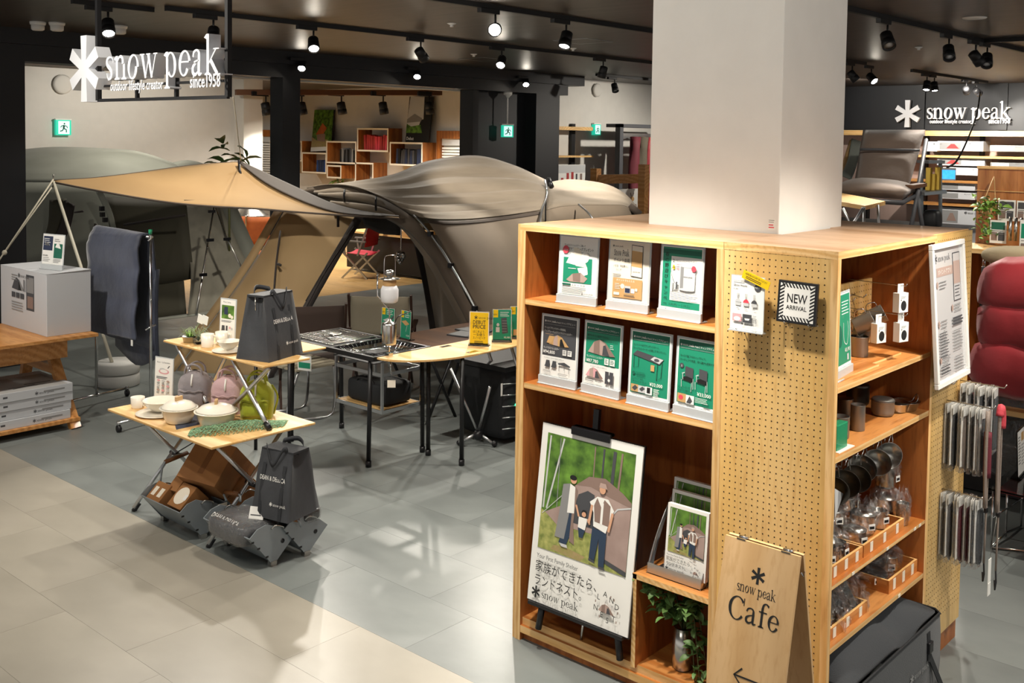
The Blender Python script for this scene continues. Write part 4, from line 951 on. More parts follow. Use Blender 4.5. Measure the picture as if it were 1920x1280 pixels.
def bagged(label, p, kind='pot', r=.05, h=.06, seed=1, tilt=(0, 0, 0), group='bagged cookware', k='steel', tagw=True):
    t = thing('bagged_'+kind, label, kind, p, 0, group); t.rotation_euler = tilt
    b = MB(k)
    if kind == 'cup': b.lathe([(r*.9, .002), (r*.94, .004), (r, h), (r*1.03, h), (r*.96, h-.002), (r*.9, .01), (.001, .01)], 22)
    elif kind == 'pot': b.lathe([(r*.82, .002), (r, .014), (r, h), (r*1.05, h+.002), (r*1.03, h+.006), (r*.5, h+.018), (.001, h+.02)], 24)
    else: b.lathe([(r*.5, .002), (r*.7, .004), (r, .03), (r*1.05, .032), (r*.96, .03), (r*.66, .01), (.001, .009)], 26)
    b.build('metal_body', t, wr=False)
    if kind == 'pot':
        q = MB('chrome'); q.tube(cr([(r, -.015, h*.6), (r+.03, -.012, h*.5), (r+.03, .012, h*.5), (r, .015, h*.6)], 4), .0022, 6); q.build('handle', t, wr=False)
    bagmesh(t, (0, 0, .001), r*1.25, r*1.25, h*1.45+.02, seed)
    if tagw:
        q = MB('paper'); R_ = random.Random(seed); a = R_.uniform(-2.4, -1.2); q.T = M.Rotation(a+pi/2, 4, 'Z') @ M.Translation((0, -r*1.22, h*.55)); q.box((-.016, -.002, -.014), (.016, 0, .014)); q.m('print_black'); q.box((-.012, -.0025, -.008), (.012, -.002, .004)); q.build('barcode_tag', t, wr=False)
    return t
S3 = [('cup', 3.862, 1.775, z3+.007, .034, .085, 'at the corner post end of the first tray'), ('cup', 3.955, 1.79, z3+.007, .042, .085, 'second along the first tray'), ('cup', 4.06, 1.785, z3+.007, .036, .075, 'third along the first tray'), ('pot', 4.135, 1.87, z3+.007, .05, .06, 'with a barcode between the two trays'), ('pot', 4.27, 1.80, z3+.007, .048, .06, 'at the near end of the second tray'), ('pot', 4.42, 1.83, z3+.007, .055, .085, 'in the middle of the second tray'),
      ('pot', 3.90, 1.9, z3+.007, .055, .15, 'tall, deep behind the first tray'), ('pot', 4.03, 1.92, z3+.007, .055, .16, 'tall, behind the first tray beside the hanging cups'), ('pot', 4.3, 1.96, z3+.007, .06, .17, 'tall, behind the second tray'), ('pot', 4.46, 1.99, z3+.007, .06, .16, 'tall, deep behind the second tray'), ('pot', 3.99, 1.83, z3+.115, .05, .055, 'lying on the cups of the first tray'), ('pot', 4.2, 1.87, z3+.10, .052, .055, 'on top between the two trays'), ('pot', 4.36, 1.9, z3+.11, .055, .055, 'on top in the second tray'), ('cup', 4.53, 1.8, z3+.007, .034, .08, 'at the far end of the second tray')]
for i, (k, x_, y_, z_, r_, h_, lb) in enumerate(S3): bagged('bagged steel %s %s' % (k, lb), (x_, y_, z_), k, r_, h_, i+3)
t = bagged('bagged steel cup standing at the bare end of the cookware shelf', (4.66, 1.745, z3), 'cup', .028, .1, 31, tagw=False)
bagged('wide bagged steel pot at the end of the cookware shelf behind the small cup', (4.70, 1.84, z3), 'pot', .055, .09, 33, tagw=False)
t = bagged('tall bagged steel pot with a barcode on top of the wide pot', (4.71, 1.845, z3+.135), 'pot', .048, .1, 35)
S4 = [('cup', 3.88, 1.775, z4+.007, .042, .06, (0, 0, 0), 'dark topped cup at the corner end of the lowest tray', 'tid'), ('pan', 3.98, 1.82, z4+.05, .075, .05, (1.1, 0, .5), 'shallow pan leaning in the lowest tray, first of four', 'steel'), ('pan', 4.06, 1.83, z4+.055, .08, .05, (1.15, 0, .5), 'shallow pan leaning in the lowest tray, second of four', 'steel'), ('pan', 4.14, 1.84, z4+.055, .08, .05, (1.15, 0, .55), 'shallow pan leaning in the lowest tray, third of four', 'steel'), ('pan', 4.22, 1.82, z4+.05, .075, .05, (1.1, 0, .6), 'shallow pan leaning past the lowest tray, last of four', 'steel'), ('pan', 4.53, 1.85, z4+.007, .09, .06, (0, 0, 0), 'wide pan in the taller tray at the far end', 'steel'), ('pan', 4.6, 1.9, z4+.075, .085, .05, (.2, 0, 0), 'pan on top of the wide pan in the taller tray', 'steel'), ('pot', 4.69, 1.83, z4+.007, .06, .07, (0, 0, 0), 'pot at the end of the taller tray', 'steel')]
for i, (k, x_, y_, z_, r_, h_, tl, lb, mk) in enumerate(S4): bagged('bagged steel ' + lb, (x_, y_, z_), k, r_, h_, i+50, tl, k=mk)

# ---------------------------------------------------------------- large soft black bag in the bottom
K['bagk'] = mat('charcoal_canvas', '33363A', .8, bump=.25, bs=220, sheen=.1)
K['bagk2'] = mat('black_webbing', '1D1F22', .7, bump=.3, bs=300)
SB = thing('storage_bag', 'large slouching charcoal fabric storage bag with a buckle under the mug shelf', 'bag', (4.28, 1.86, 0))
bx0, bx1, by0, by1 = 3.80, 4.775, 1.595, 2.12
b = MB('bagk'); rows = []
outl = [(bx0+.03, by0), (bx1-.03, by0), (bx1, by0+.03), (bx1, by1-.03), (bx1-.03, by1), (bx0+.03, by1), (bx0, by1-.03), (bx0, by0+.03)]
outl = [q for i in range(8) for q in ([outl[i]]+([tuple(lerp(outl[i]+(0,), outl[(i+1) % 8]+(0,), f)[:2]) for f in (.25, .5, .75)] if i in (0, 4) else []))]
for z_ in (0, .01, .12, .24, .335): rows.append([(4.287+(x-4.287)*(.985 if z_ == 0 else 1+.012*sin(z_*9)), 1.857+(y-1.857)*(1+.03*sin(z_*9)), z_) for x, y in outl+outl[:1]])
b.grid(rows); b.build('bag_body', SB)
b = MB('bagk'); rows = []
for j in range(9):
    v = j/8; row = []
    for i in range(15):
        u_ = i/14; x = bx0+.01+(bx1-bx0-.02)*u_; y = by0+.012+(by1-by0-.024)*v
        edge = min(u_, 1-u_, v*.7, (1-v)*.7)
        z = .335+.10*min(edge*9, 1)*(.75+.25*sin(u_*3.2+.4))*(1-.25*v)+.012*sin(u_*17+v*6)*min(edge*8, 1)-.05*math.exp(-((u_-.62)/.09)**2)*math.exp(-((v-.1)/.25)**2)
        row.append((x, y, z))
    rows.append(row)
b.grid(rows, th=-.006); b.build('bag_lid', SB, sub=1)
b = MB('bagk2'); b.tube([(x, y, .335) for x, y in outl], .006, 6, closed=True); b.build('piping', SB)
b = MB('bagk2'); b.beam((4.60, by0-.004, .30), (4.60, by0-.012, .17), .035, .004, (0, 1, 0)); b.beam((4.61, by0-.01, .19), (4.72, by0-.03, .015), .03, .004, (0, 1, 0)); b.build('strap', SB)
b = MB('blackp'); b.bc((4.60, by0-.012, .235), (.045, .018, .05)); b.build('buckle', SB, bevel=.004)
b = MB('bagk2'); b.beam((3.98, by0-.004, .12), (3.98, by0-.006, .0), .035, .004, (0, 1, 0)); b.build('strap', SB)
p_ = PR(y=0); p_.T = M.Translation((4.38, by0-.012, .15)); p_.logo('grey', 0, 0, .03); p_.build('woven_label', SB)

# ---------------------------------------------------------------- framed poster and straps on the far pegboard
FP = thing('framed_poster', 'white framed membership poster hooked on the far pegboard', 'poster', (4.655, 1.602, 1.365)); FP.rotation_euler = (-.075, 0, .03)
b = MB('white'); w_, h_ = .46, .64
b.box((0, 0, 0), (w_, .02, .025)); b.box((0, 0, h_-.025), (w_, .02, h_)); b.box((0, 0, .025), (.025, .02, h_-.025)); b.box((w_-.025, 0, .025), (w_, .02, h_-.025)); b.build('frame', FP, wr=False, bevel=.003)
K['glosspr'] = mat('glossy_grey_print', 'CFCFD0', .18, amt=.1, coat=.4)
p_ = PR(y=.012); p_.rect('glosspr', .02, .02, w_-.02, h_-.02); p_.logo('dgrey', .05, .555, .03); p_.rect('mauve', .07, .49, .3, .53); p_.text('paper', 'ポイントアプリ', .09, .5, .026, wmax=.19)
p_.poly('dgrey', [(.295, .36), (.4, .36), (.4, .585), (.295, .585)]); p_.rect('glosspr', .3, .365, .395, .58); p_.rect('mauve', .3, .44, .395, .545); p_.lines('dgrey', .31, .43, .385, 4, .015, .004)
for x_, z_ in ((.07, .455), (.07, .28), (.26, .335), (.07, .12)): p_.ell('mauve', x_, z_, .012, .016); p_.text('mauve', '01', x_, z_-.006, .014, 'c'); p_.lines('grey', x_+.025, z_+.012, x_+.13, 3, .014, .004)
p_.lines('dgrey', .06, .24, .19, 9, .013, .004); p_.lines('dgrey', .25, .29, .4, 3, .014, .008, .1); p_.lines('grey', .25, .23, .4, 7, .014, .004); p_.lines('dgrey', .06, .09, .2, 3, .014, .005); p_.lines('grey', .26, .11, .4, 5, .014, .004); p_.polys('grey', stroke([(.11, .22), (.14, .26), (.17, .22), (.13, .2)], [.004]*4, 1))
p_.build('poster_print', FP, wr=False)
b = MB('steel'); b.tube([(4.84, 1.69, 1.38), (4.84, 1.6, 1.362), (4.84, 1.592, 1.38)], .003, 6); tag(b.build('peg_hook'), 'steel hook under the white framed poster', 'hook')
K['strapm'] = mat('maroon_webbing', '6A2530', .7, bump=.3, bs=200); K['strapr'] = mat('red_pad', 'C2414B', .7, bump=.2, bs=90); K['strapg'] = mat('taupe_webbing', '8C7E74', .7, bump=.3, bs=200); K['strapd'] = mat('dark_grey_webbing', '3C3F42', .7, bump=.3, bs=200); K['strapgr'] = mat('grey_webbing', '6C6A6B', .75, bump=.3, bs=200)
def package(label, p, k, group, w=.085, h=.30, rz=0):
    t = thing('strap_package', label, 'package', p, rz, group)
    b = MB('film'); b.box((-w/2-.008, -.008, -h-.01), (w/2+.008, .008, .0)); b.build('plastic_sleeve', t, wr=False)
    b = MB('paper'); b.box((-w/2, .003, -h*.95), (w/2, .005, -.002)); b.box((-w/2, -.006, -.045), (w/2, -.004, -.001)); b.build('header_card', t, wr=False)
    b = MB(k); b.tube(cr([(-.012, -.001, -.06), (-.02, -.002, -h*.5), (-.014, -.001, -h*.9), (0, 0, -h*.97), (.014, -.001, -h*.9), (.02, -.002, -h*.5), (.012, -.001, -.06)], 4, True), .0095, 6, closed=True); b.build('leash', t, wr=False)
    b = MB('chrome'); b.tube([(.006+.012*cos(a), 0, -h*1.0+.012*sin(a)) for a in [2*pi*i/10 for i in range(10)]], .003, 5, closed=True); b.build('clip_ring', t, wr=False)
    return t
rowsP = [(5.02, 1.235, 1.672, .026, 7, 'upper front', ['strapgr', 'strapd', 'strapd', 'strapg', 'strapgr', 'strapg', 'strapd']), (5.2, 1.30, 1.665, .028, 6, 'upper rear', ['strapgr', 'strapgr', 'strapd', 'strapd', 'strapgr', 'strapd']), (5.0, .815, 1.672, .026, 7, 'lower', ['strapgr', 'strapgr', 'strapg', 'strapm', 'strapm', 'strapd', 'strapd'])]
ORD = ['first', 'second', 'third', 'fourth', 'fifth', 'sixth', 'seventh']
for x_, z_, y_, dy, n, nm, ks in rowsP:
    for i in range(n): package('bagged leash package, %s from the pegboard on the %s hook' % (ORD[i], nm), (x_-.012*(i % 2), y_-dy*i, z_), ks[i], 'leash packages on the %s hook' % nm, rz=.12*((i*7) % 3-1), h=.3 if nm != 'lower' else .31)
    b = MB('steel'); b.tube([(x_, 1.69, z_+.006), (x_, y_-dy*n-.01, z_+.002), (x_, y_-dy*n-.02, z_+.02)], .003, 6); tag(b.build('peg_hook'), 'long steel hook of the %s leash packages' % nm, 'hook')
def leash(label, x, y, z, k, pad, L):
    t = thing('dog_leash', label, 'leash', (x, y, z), 0, 'leashes without packaging')
    b = MB(k); b.tube(cr([(-.015, 0, 0), (-.02, 0, -L*.3), (-.008, 0, -L*.6)], 4), .008, 6); b.tube(cr([(.015, 0, 0), (.02, 0, -L*.35), (.01, 0, -L*.95)], 4), .0045, 6); b.build('webbing', t, wr=False)
    b = MB(pad); b.tube(cr([(-.018, 0, -.03), (0, 0, .008), (.018, 0, -.03), (.02, 0, -.09)], 4) if pad == 'strapr' else cr([(0, 0, -.1), (.004, 0, -.2), (.006, 0, -.31)], 4), .018, 8); b.build('grip_pad', t, wr=False)
    b = MB('blackp'); b.bc((.012, 0, -L*.62), (.025, .012, .02)); b.tube([(.01, 0, -L*.95), (.02, 0, -L*1.02), (.005, 0, -L*1.06), (-.005, 0, -L*1.0)], .004, 5); b.build('clasp', t, wr=False)
leash('maroon padded leash hanging in front of the packages', 4.98, 1.488, 1.235, 'strapg', 'strapm', .75); leash('taupe leash with a red quilted pad hanging beside the maroon one', 5.05, 1.455, 1.235, 'strapg', 'strapr', .8)
t = thing('swing_tag', 'long white tag hanging from the leashes near the floor', 'tag', (4.99, 1.462, .55)); b = MB('paper'); b.box((-.02, -.001, -.11), (.02, .001, 0)); b.box((-.021, -.002, -.17), (.019, 0, -.112)); b.build('cards', t, wr=False); b = MB('steel'); b.tube([(0, 0, 0), (.01, -.02, .2)], .001, 4); b.build('cord', t, wr=False)

# ---------------------------------------------------------------- hanging letter sign at the shop front
def superell(mb, c, r_, e1=.5, e2=.5, n=20, m_=12, taper=0):
    f = lambda v, e: math.copysign(abs(v)**e, v)
    rows = []
    for i in range(m_+1):
        a = -pi/2+pi*i/m_; z = f(sin(a), e1); q = max(f(cos(a), e1), 1e-4)
        rows.append([(c[0]+r_[0]*q*f(cos(b), e2)*(1-taper*z), c[1]+r_[1]*q*f(sin(b), e2)*(1-taper*z), c[2]+r_[2]*z) for b in [2*pi*k/n for k in range(n+1)]])
    return mb.grid(rows)
K['letter'] = mat('sign_letter_white', 'F1F3F8', .45)
def letters(mb, polys, ox, oz, sc, y0, y1, sx=1):
    for p in polys:
        L = [(ox+a*sc*sx, oz+b*sc) for a, b in p]
        s = sum(L[i][0]*L[(i+1) % len(L)][1]-L[(i+1) % len(L)][0]*L[i][1] for i in range(len(L)))
        mb.prism(L if s > 0 else L[::-1], y0-.0004*(polys.index(p) % 40), y1)
def wallsign(name, label, loc, rz, S, poles=False, sx=.96):
    """star mark, two words and two small lines, all as solid letters; S = height of the star"""
    t = thing(name, label, 'sign', loc, rz)
    b = MB('letter'); letters(b, asterisk(S*.5), 0, 0, 1, 0, .1 if poles else .06); b.build('star_mark', t, wr=False)
    x = S*.70; xh = S*(.345 if poles else .40)
    for ch in 'snow peak':
        adv, pl = GL[ch]
        if pl: b = MB('letter'); letters(b, pl, x, -S*.195, xh, 0, .08 if poles else .05, sx); b.build('letter', t, wr=False)
        x += (adv+.03)*xh*sx
    for txt, x0, wd in (('outdoor lifestyle creator', S*.82, S*1.47), ('since1958', x-S*.74, S*.72)):
        vs, fs, ww = sans(txt, True); sc = wd/ww; b = MB('letter'); n = len(vs)
        b.add([(x0+a*sc, -.002, -S*.35+c*sc*1.35) for a, c in vs], fs, False); b.add([(x0+a*sc, .004, -S*.35+c*sc*1.35) for a, c in vs], [tuple(reversed(f)) for f in fs], False)
        tag(b.build('small_lettering', t, wr=False), kind='stuff')
    return t, x
HS, xe = wallsign('hanging_letter_sign', 'large white letter sign hanging on black poles at the shop front, upper left', (3.4, 6.94, 2.878), -pi/2, .45, True)
for x_ in (.09, xe-.02): b = MB('black'); b.beam((x_, .06, -.215), (x_, .06, .62), .03, .03); b.build('hanging_pole', HS, wr=False)
b = MB('black'); b.beam((.09, .06, -.215), (xe-.02, .06, -.215), .02, .02); b.beam((.09, .06, -.12), (xe-.02, .06, -.12), .016, .016)
for x_ in (.52*xe*.7, .52*xe*1.25): b.beam((x_, .06, -.215), (x_, .06, .05), .022, .022)
b.build('sign_frame', HS, wr=False)

# ---------------------------------------------------------------- pine display table at the left edge
def pixpatch(rows, nu=5, nv=5):
    """smooth sheet through a net of points"""
    R_ = [cr(r_, nu) for r_ in rows]
    cols = list(zip(*R_)); C_ = [cr(c, nv) for c in cols]
    return [list(r_) for r_ in zip(*C_)]
WT = thing('display_table', 'pine trestle display table with a low shelf at the left edge', 'table', (3.4, 8.8, 0))
b = MB('pine')
b.box((2.55, 8.35, .735), (4.205, 9.35, .762)); b.build('tabletop', WT, bevel=.002)
b = MB('pine'); b.box((2.6, 8.44, .58), (3.98, 8.47, .73)); b.build('apron', WT)
for xx in (3.96,):
    for y0, y1 in ((8.72, 8.33), (8.98, 9.38)):
        b = MB('pine'); b.beam((xx-.03, y0, .735), (xx+.03, y1, 0), .05, .085, (1, 0, 0)); b.build('leg', WT)
b = MB('pine'); b.box((3.93, 8.6, .42), (3.99, 9.1, .49)); b.build('cross_rail', WT)
b = MB('pine'); b.box((2.55, 8.32, .06), (4.03, 9.38, .09)); b.build('lower_shelf', WT, bevel=.002)
K['carton'] = mat('white_carton', 'C9CBCF', .6, amt=.15)
K['cartong'] = mat('grey_carton', 'A7A6A4', .6, amt=.2)
WB = thing('white_carton', 'large white shipping carton with tent pictures on the pine table', 'box', (4.0, 8.9, .762))
b = MB('carton'); b.box((3.825, 8.47, .762), (4.2, 9.36, 1.275)); b.build('carton', WB, bevel=.003)
b = MB('carton'); b.add([(3.825, 8.47, 1.276), (4.2, 8.47, 1.276), (4.2, 8.9, 1.276), (3.825, 8.9, 1.276), (3.825, 8.47, 1.279), (4.2, 8.462, 1.292), (4.2, 8.9, 1.281), (3.825, 8.9, 1.279)], [(0, 1, 5, 4), (4, 5, 6, 7), (1, 2, 6, 5), (3, 0, 4, 7)]); b.add([(3.825, 8.91, 1.276), (4.2, 8.91, 1.276), (4.2, 9.36, 1.276), (3.825, 9.36, 1.276), (3.825, 8.91, 1.28), (4.2, 8.91, 1.28), (4.2, 9.36, 1.28), (3.825, 9.36, 1.28)], [(0, 1, 5, 4), (4, 5, 6, 7), (1, 2, 6, 5), (3, 0, 4, 7), (2, 3, 7, 6)]); b.build('top_flaps', WB)
p_ = PR(); p_.T = M.Translation((3.8245, 9.3, .762)) @ M.Rotation(LF, 4, 'Z')
p_.rect('dgrey', .45, .18, .6, .48); p_.rect('grey', .46, .33, .59, .46); p_.rect('taupe', .47, .2, .58, .3); tentp(p_, 'dgrey', 'dgrey', 'grey', .17, .33, .17); p_.rect('dgrey', .4, .33, .41, .43); p_.rect('dgrey', .425, .33, .435, .43); [p_.rect('dgrey', .17+.085*i, .265, .24+.085*i, .31) for i in range(3)]; p_.lines('grey', .17, .46, .3, 3, .02, .006); p_.logo('dgrey', .3, .445, .03); p_.lines('grey', .17, .23, .42, 4, .022, .006); p_.build('carton_print', WB)
def d_two(p, w, h):
    p.rect('navyp', .012, .16, w*.47, h-.02); p.rect('paper', .012, .05, w*.47, .15); p.lines('paper', .02, h-.04, w*.4, 3, .015, .004); tentp(p, 'grey', 'dgrey', 'grey', .025, .2, .05); p.text('print_black', '¥94,800', .018, .11, .018, wmax=.08); p.lines('grey', .02, .1, w*.42, 3, .014, .004); p.rect('dgreen', w*.55, .1, w-.02, h-.08); p.poly('paper', [(w*.6, .19), (w*.72, .25), (w*.86, .18)]); p.lines('grey', w*.55, .09, w-.03, 3, .012, .004); p.lines('grey', w*.55, h-.04, w-.05, 2, .015, .004)
stand('notice_stand', 'double acrylic notice of tent offers on top of the white carton', (3.98, 8.72, 1.282), LF+.25, .27, .30, d_two, bd=.07, tilt=-.1)
K['navy'] = mat('navy_nylon', '2C3242', .62, bump=.35, bs=26, col2='343B4E', ns=5, sheen=.2)
for (c, r_, lb) in (((3.12, 8.52, .835), (.24, .14, .075), 'navy stuffed cushion lying at the near edge of the pine table'), ((3.2, 8.72, .89), (.13, .1, .12), 'dark navy cushion standing crumpled behind the flat cushion')):
    b = MB('navy'); superell(b, c, r_, .8, .5, 22, 12); o = b.build('cushion'); tag(o, lb, 'cushion', 'navy cushions on the pine table')
for i in range(4):
    y0 = 8.35+.006*((i*5) % 3); x0 = 3.30+.012*((i*7) % 3)+(.02 if i == 3 else 0); z = .091+.073*i
    t = thing('flat_carton', 'flat white carton on the low shelf, %s of a stack of four' % ('bottom', 'second from bottom', 'third from bottom', 'top')[i], 'box', (x0, y0, z), 0, 'flat cartons on the low shelf')
    b = MB('carton'); b.box((0, 0, 0), (.66, .62, .071)); b.build('carton', t, wr=False, bevel=.002)
    p_ = PR(); p_.rect('dgrey', .1, .03, .135, .045); p_.logo('dgrey', .35, .02, .022); p_.lines('grey', .42, .045, .6, 1, .01, .012, .1); p_.build('carton_print', t, wr=False)
    if i == 3: b = MB('cartong'); b.box((.004, .004, .0712), (.62, .5, .0716)); b.m('dgrey'); b.beam((.2, .14, .072), (.5, .13, .072), .012, .001); b.beam((.22, .1, .072), (.42, .16, .072), .012, .001); b.beam((.35, .2, .072), (.56, .19, .072), .02, .001); b.build('lid_print', t, wr=False)
for i in range(2):
    t = thing('flat_carton', 'flat grey carton at the back of the low shelf, %s one' % ('lower', 'upper')[i], 'box', (2.75, 9.02, .091+.1*i+.16), 0, 'flat cartons at the back of the low shelf')
    b = MB('cartong'); b.box((0, 0, 0 if i else -.16), (.72, .3, .095)); b.build('carton', t, wr=False, bevel=.002)

# ---------------------------------------------------------------- clothes rack with quilted blanket
CR = thing('garment_rack', 'steel garment rack on casters beside the pine table', 'rack', (4.5, 8.5, 0))
for y_ in (8.03, 8.98):
    b = MB('chrome'); b.tube([(4.5, y_, .06), (4.5, y_, 1.63)], .013, 10); b.m('green') if y_ < 8.5 else None; b.build('upright', CR)
    b = MB('chrome'); b.tube([(4.18, y_-.06, .075), (4.82, y_+.05, .075)], .012, 8); b.build('foot_bar', CR)
    for x_ in (4.18, 4.82):
        b = MB('blackp'); yy = y_-.06 if x_ < 4.5 else y_+.05; b.tube([(x_-.012, yy, .03), (x_+.012, yy, .03)], .03, 12); b.m('chrome'); b.tube([(x_, yy, .06), (x_, yy, .09)], .016, 8); b.build('caster', CR)
b = MB('chrome'); b.tube([(4.5, 8.0, 1.575), (4.5, 9.02, 1.575)], .012, 8); b.build('top_rail', CR)
b = MB('tint'); b.tube([(4.5, 8.03, 1.6), (4.5, 8.03, 1.64)], .017, 8); b.build('green_cap', CR)
b = MB('chrome'); b.tube([(4.45, 8.03, .8), (4.5, 8.03, .82), (4.53, 8.0, .84)], .008, 6); b.tube([(4.46, 8.0, 1.55), (4.5, 8.0, 1.575), (4.47, 7.99, 1.6)], .008, 6); b.build('side_hook', CR)
K['quilt'] = mat('navy_quilt', '474D60', .6, col2='2E3342', ns=3, bump=.5, bs=14, sheen=.25)
QB = thing('quilted_blanket', 'navy quilted sleeping blanket folded over the garment rack', 'blanket', (4.5, 8.5, .9))
b = MB('quilt'); rows = []
prof = [(4.545, .62), (4.55, .8), (4.545, 1.0), (4.56, 1.2), (4.545, 1.4), (4.535, 1.55), (4.50, 1.592), (4.462, 1.575), (4.435, 1.53), (4.43, 1.44), (4.432, 1.335), (4.428, 1.25), (4.424, 1.15), (4.425, 1.06), (4.418, .97), (4.412, .87), (4.41, .76), (4.42, .70)]
P_ = cr([(x, 0, z) for x, z in prof], 3)
for i in range(13):
    v = i/12; y = 8.075+.86*v
    rows.append([(p.x+.004*sin(9*v+p.z*6)+.003*sin(31*v+5*p.z)-(.017*abs(sin(pi*(1.56-p.z)/.27))**.6 if p.x < 4.46 and p.z < 1.5 else 0), y+.004*sin(p.z*9), p.z-.03*(v-.5)*(1 if p.x < 4.47 else -.4)) for p in P_])
b.grid(rows, th=.02); b.build('front_fall', QB)
b = MB('quilt'); rows = []
for i in range(7):
    v = i/6; rows.append([(4.56+.012*sin(v*7+z*5), 8.04+.7*v, z-.12*sin(v*pi)) for z in (.55, .75, .95, 1.15, 1.3)])
b.grid(rows, th=.025); b.build('rear_fall', QB)
b = MB('paper'); b.box((4.385, 8.12, .66), (4.388, 8.15, .76)); b.m('steel'); b.tube([(4.386, 8.13, .76), (4.386, 8.12, .8)], .004, 5); b.build('hang_tag', QB)

# ---------------------------------------------------------------- tarp pole, weight and guy rope
K['rope'] = mat('cream_rope', 'CFC8B4', .8)
K['polew'] = mat('pale_pole', 'C9C4B2', .45)
K['weight'] = mat('white_weight', 'C4C4C0', .55)
WG = thing('base_weight', 'round two-part white base weight holding the tarp pole', 'weight', (4.98, 9.5, 0))
for z0, z1, nm in ((0, .115, 'lower_disc'), (.123, .235, 'upper_disc')):
    b = MB('weight'); b.lathe([(.19, z0), (.2, z0+.01), (.2, z1-.02), (.185, z1), (.001, z1)], 32, (4.98, 9.5, 0)); b.build(nm, WG)
A_ = V((4.825, 10.514, 1.940)); F_ = V((4.898, 9.464, 0.128)); F_.z = .236
TP = thing('tarp_pole', 'slim pale pole leaning from the white weight up to the tarp corner', 'pole', tuple(F_)); b = MB('polew'); b.tube([F_, A_], .016, 10); b.build('shaft', TP); b = MB('steel'); b.tube([A_, A_+V((0, 0, .07))], .006, 6); b.build('tip', TP)
b = MB('rope'); R0 = V((3.955, 9.924, 1.122)); b.tube([A_+V((0, 0, .02)), R0], .008, 6); b.tube([A_+V((0, 0, -.04)), lerp(A_, R0, .35)+V((0, 0, -.02)), lerp(A_, R0, .78)], .007, 6); b.ball(lerp(A_, R0, .78), .025, 8, 6); tag(b.build('guy_rope'), 'cream guy rope running from the pole tip down off the left edge', 'rope')

# ---------------------------------------------------------------- two stacked folding bamboo tables
FT = thing('folding_table', 'low bamboo folding table with silver crossed legs at the shop front', 'table', (3.63, 5.78, 0), 0, 'bamboo folding tables')
def ftop(par, lo, hi, nm='tabletop'):
    b = MB('bamboo'); b.box(lo, hi); b.build(nm, par, bevel=.004)
ftop(FT, (3.268, 5.165, .645), (4.006, 6.378, .66))
def xlegs(par, x0, x1, yA, yB, z0, z1):
    for y in (yA, yB):
        for a, c in ((x0, x1), (x1, x0)):
            d = .02 if a < c else -.02
            b = MB('alu'); b.tube([(a, y+d, z0+.02), (c, y+d, z1)], .0125, 10); o = b.build('leg', par)
            q = MB('blackp'); q.tube([(a, y+d, z0), (lerp((a, 0, 0), (c, 0, 0), .07).x, y+d, z0+.045)], .0165, 10); q.build('rubber_foot', o)
        b = MB('blackp'); b.tube([((x0+x1)/2, y-.045, (z0+z1)/2), ((x0+x1)/2, y+.045, (z0+z1)/2)], .016, 8); b.build('pivot', par)
    b = MB('alu'); b.tube([(x0, yA, z1-.005), (x0, yB, z1-.005)], .009, 8); b.tube([(x1, yA, z1-.005), (x1, yB, z1-.005)], .009, 8); b.build('stretcher', par)
xlegs(FT, 3.36, 3.93, 5.33, 6.2, 0, .645)
b = MB('blackp'); b.tube([(3.645, 5.33, .32), (3.5, 5.75, .62)], .004, 5); b.tube([(3.645, 6.2, .32), (3.9, 5.8, .62)], .004, 5); b.build('tension_cords', FT)
UT = thing('folding_table', 'narrow upper bamboo folding table standing on the low one', 'table', (3.83, 5.78, .66), 0, 'bamboo folding tables')
ftop(UT, (3.65, 5.215, 1.046), (4.0, 6.352, 1.06))
b = MB('alu')
for y0, y1 in ((5.86, 5.28), (5.3, 5.9), (6.3, 5.8)): pass
for a, c in (((3.70, 5.62, 1.04), (3.70, 5.215, .665)), ((3.70, 5.225, 1.04), (3.70, 5.70, .665)), ((3.70, 6.28, 1.04), (3.70, 5.86, .665)), ((3.95, 6.0, 1.04), (3.95, 6.28, .665))):
    m1 = lerp(a, c, .12); b = MB('alu'); b.tube(cr([V(a)+V((0, .14 if a[1] > c[1] else -.0, .0)), V(a), m1, c], 4), .0135, 10); o = b.build('leg', UT)
    q = MB('blackp'); q.tube([c, lerp(c, a, .1)], .018, 10); q.build('rubber_foot', o)
# things on the low table
K['enamel'] = mat('white_enamel', 'F0E9DA', .22, amt=.1, coat=.4)
K['enamelr'] = mat('dark_enamel_rim', '3A3A3C', .3)
def emug(label, p, r=.042, h=.075, rz=0, group='white enamel mugs'):
    t = thing('enamel_mug', label, 'mug', p, rz, group)
    b = MB('enamel'); b.lathe([(r*.88, 0), (r*.9, .003), (r, h), (r*.95, h), (r*.85, .006), (.001, .005)], 26); b.build('cup', t, wr=False)
    b = MB('enamel'); b.tube(cr([(r*.97, 0, h*.85), (r+.022, 0, h*.8), (r+.024, 0, h*.4), (r*.92, 0, h*.22)], 5), .0045, 6); b.build('handle', t, wr=False); return t
def bowl(label, p, r, h, group):
    t = thing('enamel_bowl', label, 'bowl', p, 0, group); b = MB('enamel'); b.lathe([(r*.45, 0), (r*.5, .004), (r*.82, h*.5), (r, h), (r*1.02, h+.001), (r*.98, h), (r*.78, h*.5), (r*.45, .008), (.001, .007)], 30); b.build('bowl_body', t, wr=False); return t
def plate(label, p, r):
    t = thing('enamel_plate', label, 'plate', p, 0, 'white enamel plates'); b = MB('enamel'); b.lathe([(r*.8, 0), (r*.85, .003), (r, .009), (r, .012), (r*.78, .008), (.001, .007)], 30); b.build('plate_body', t, wr=False); return t
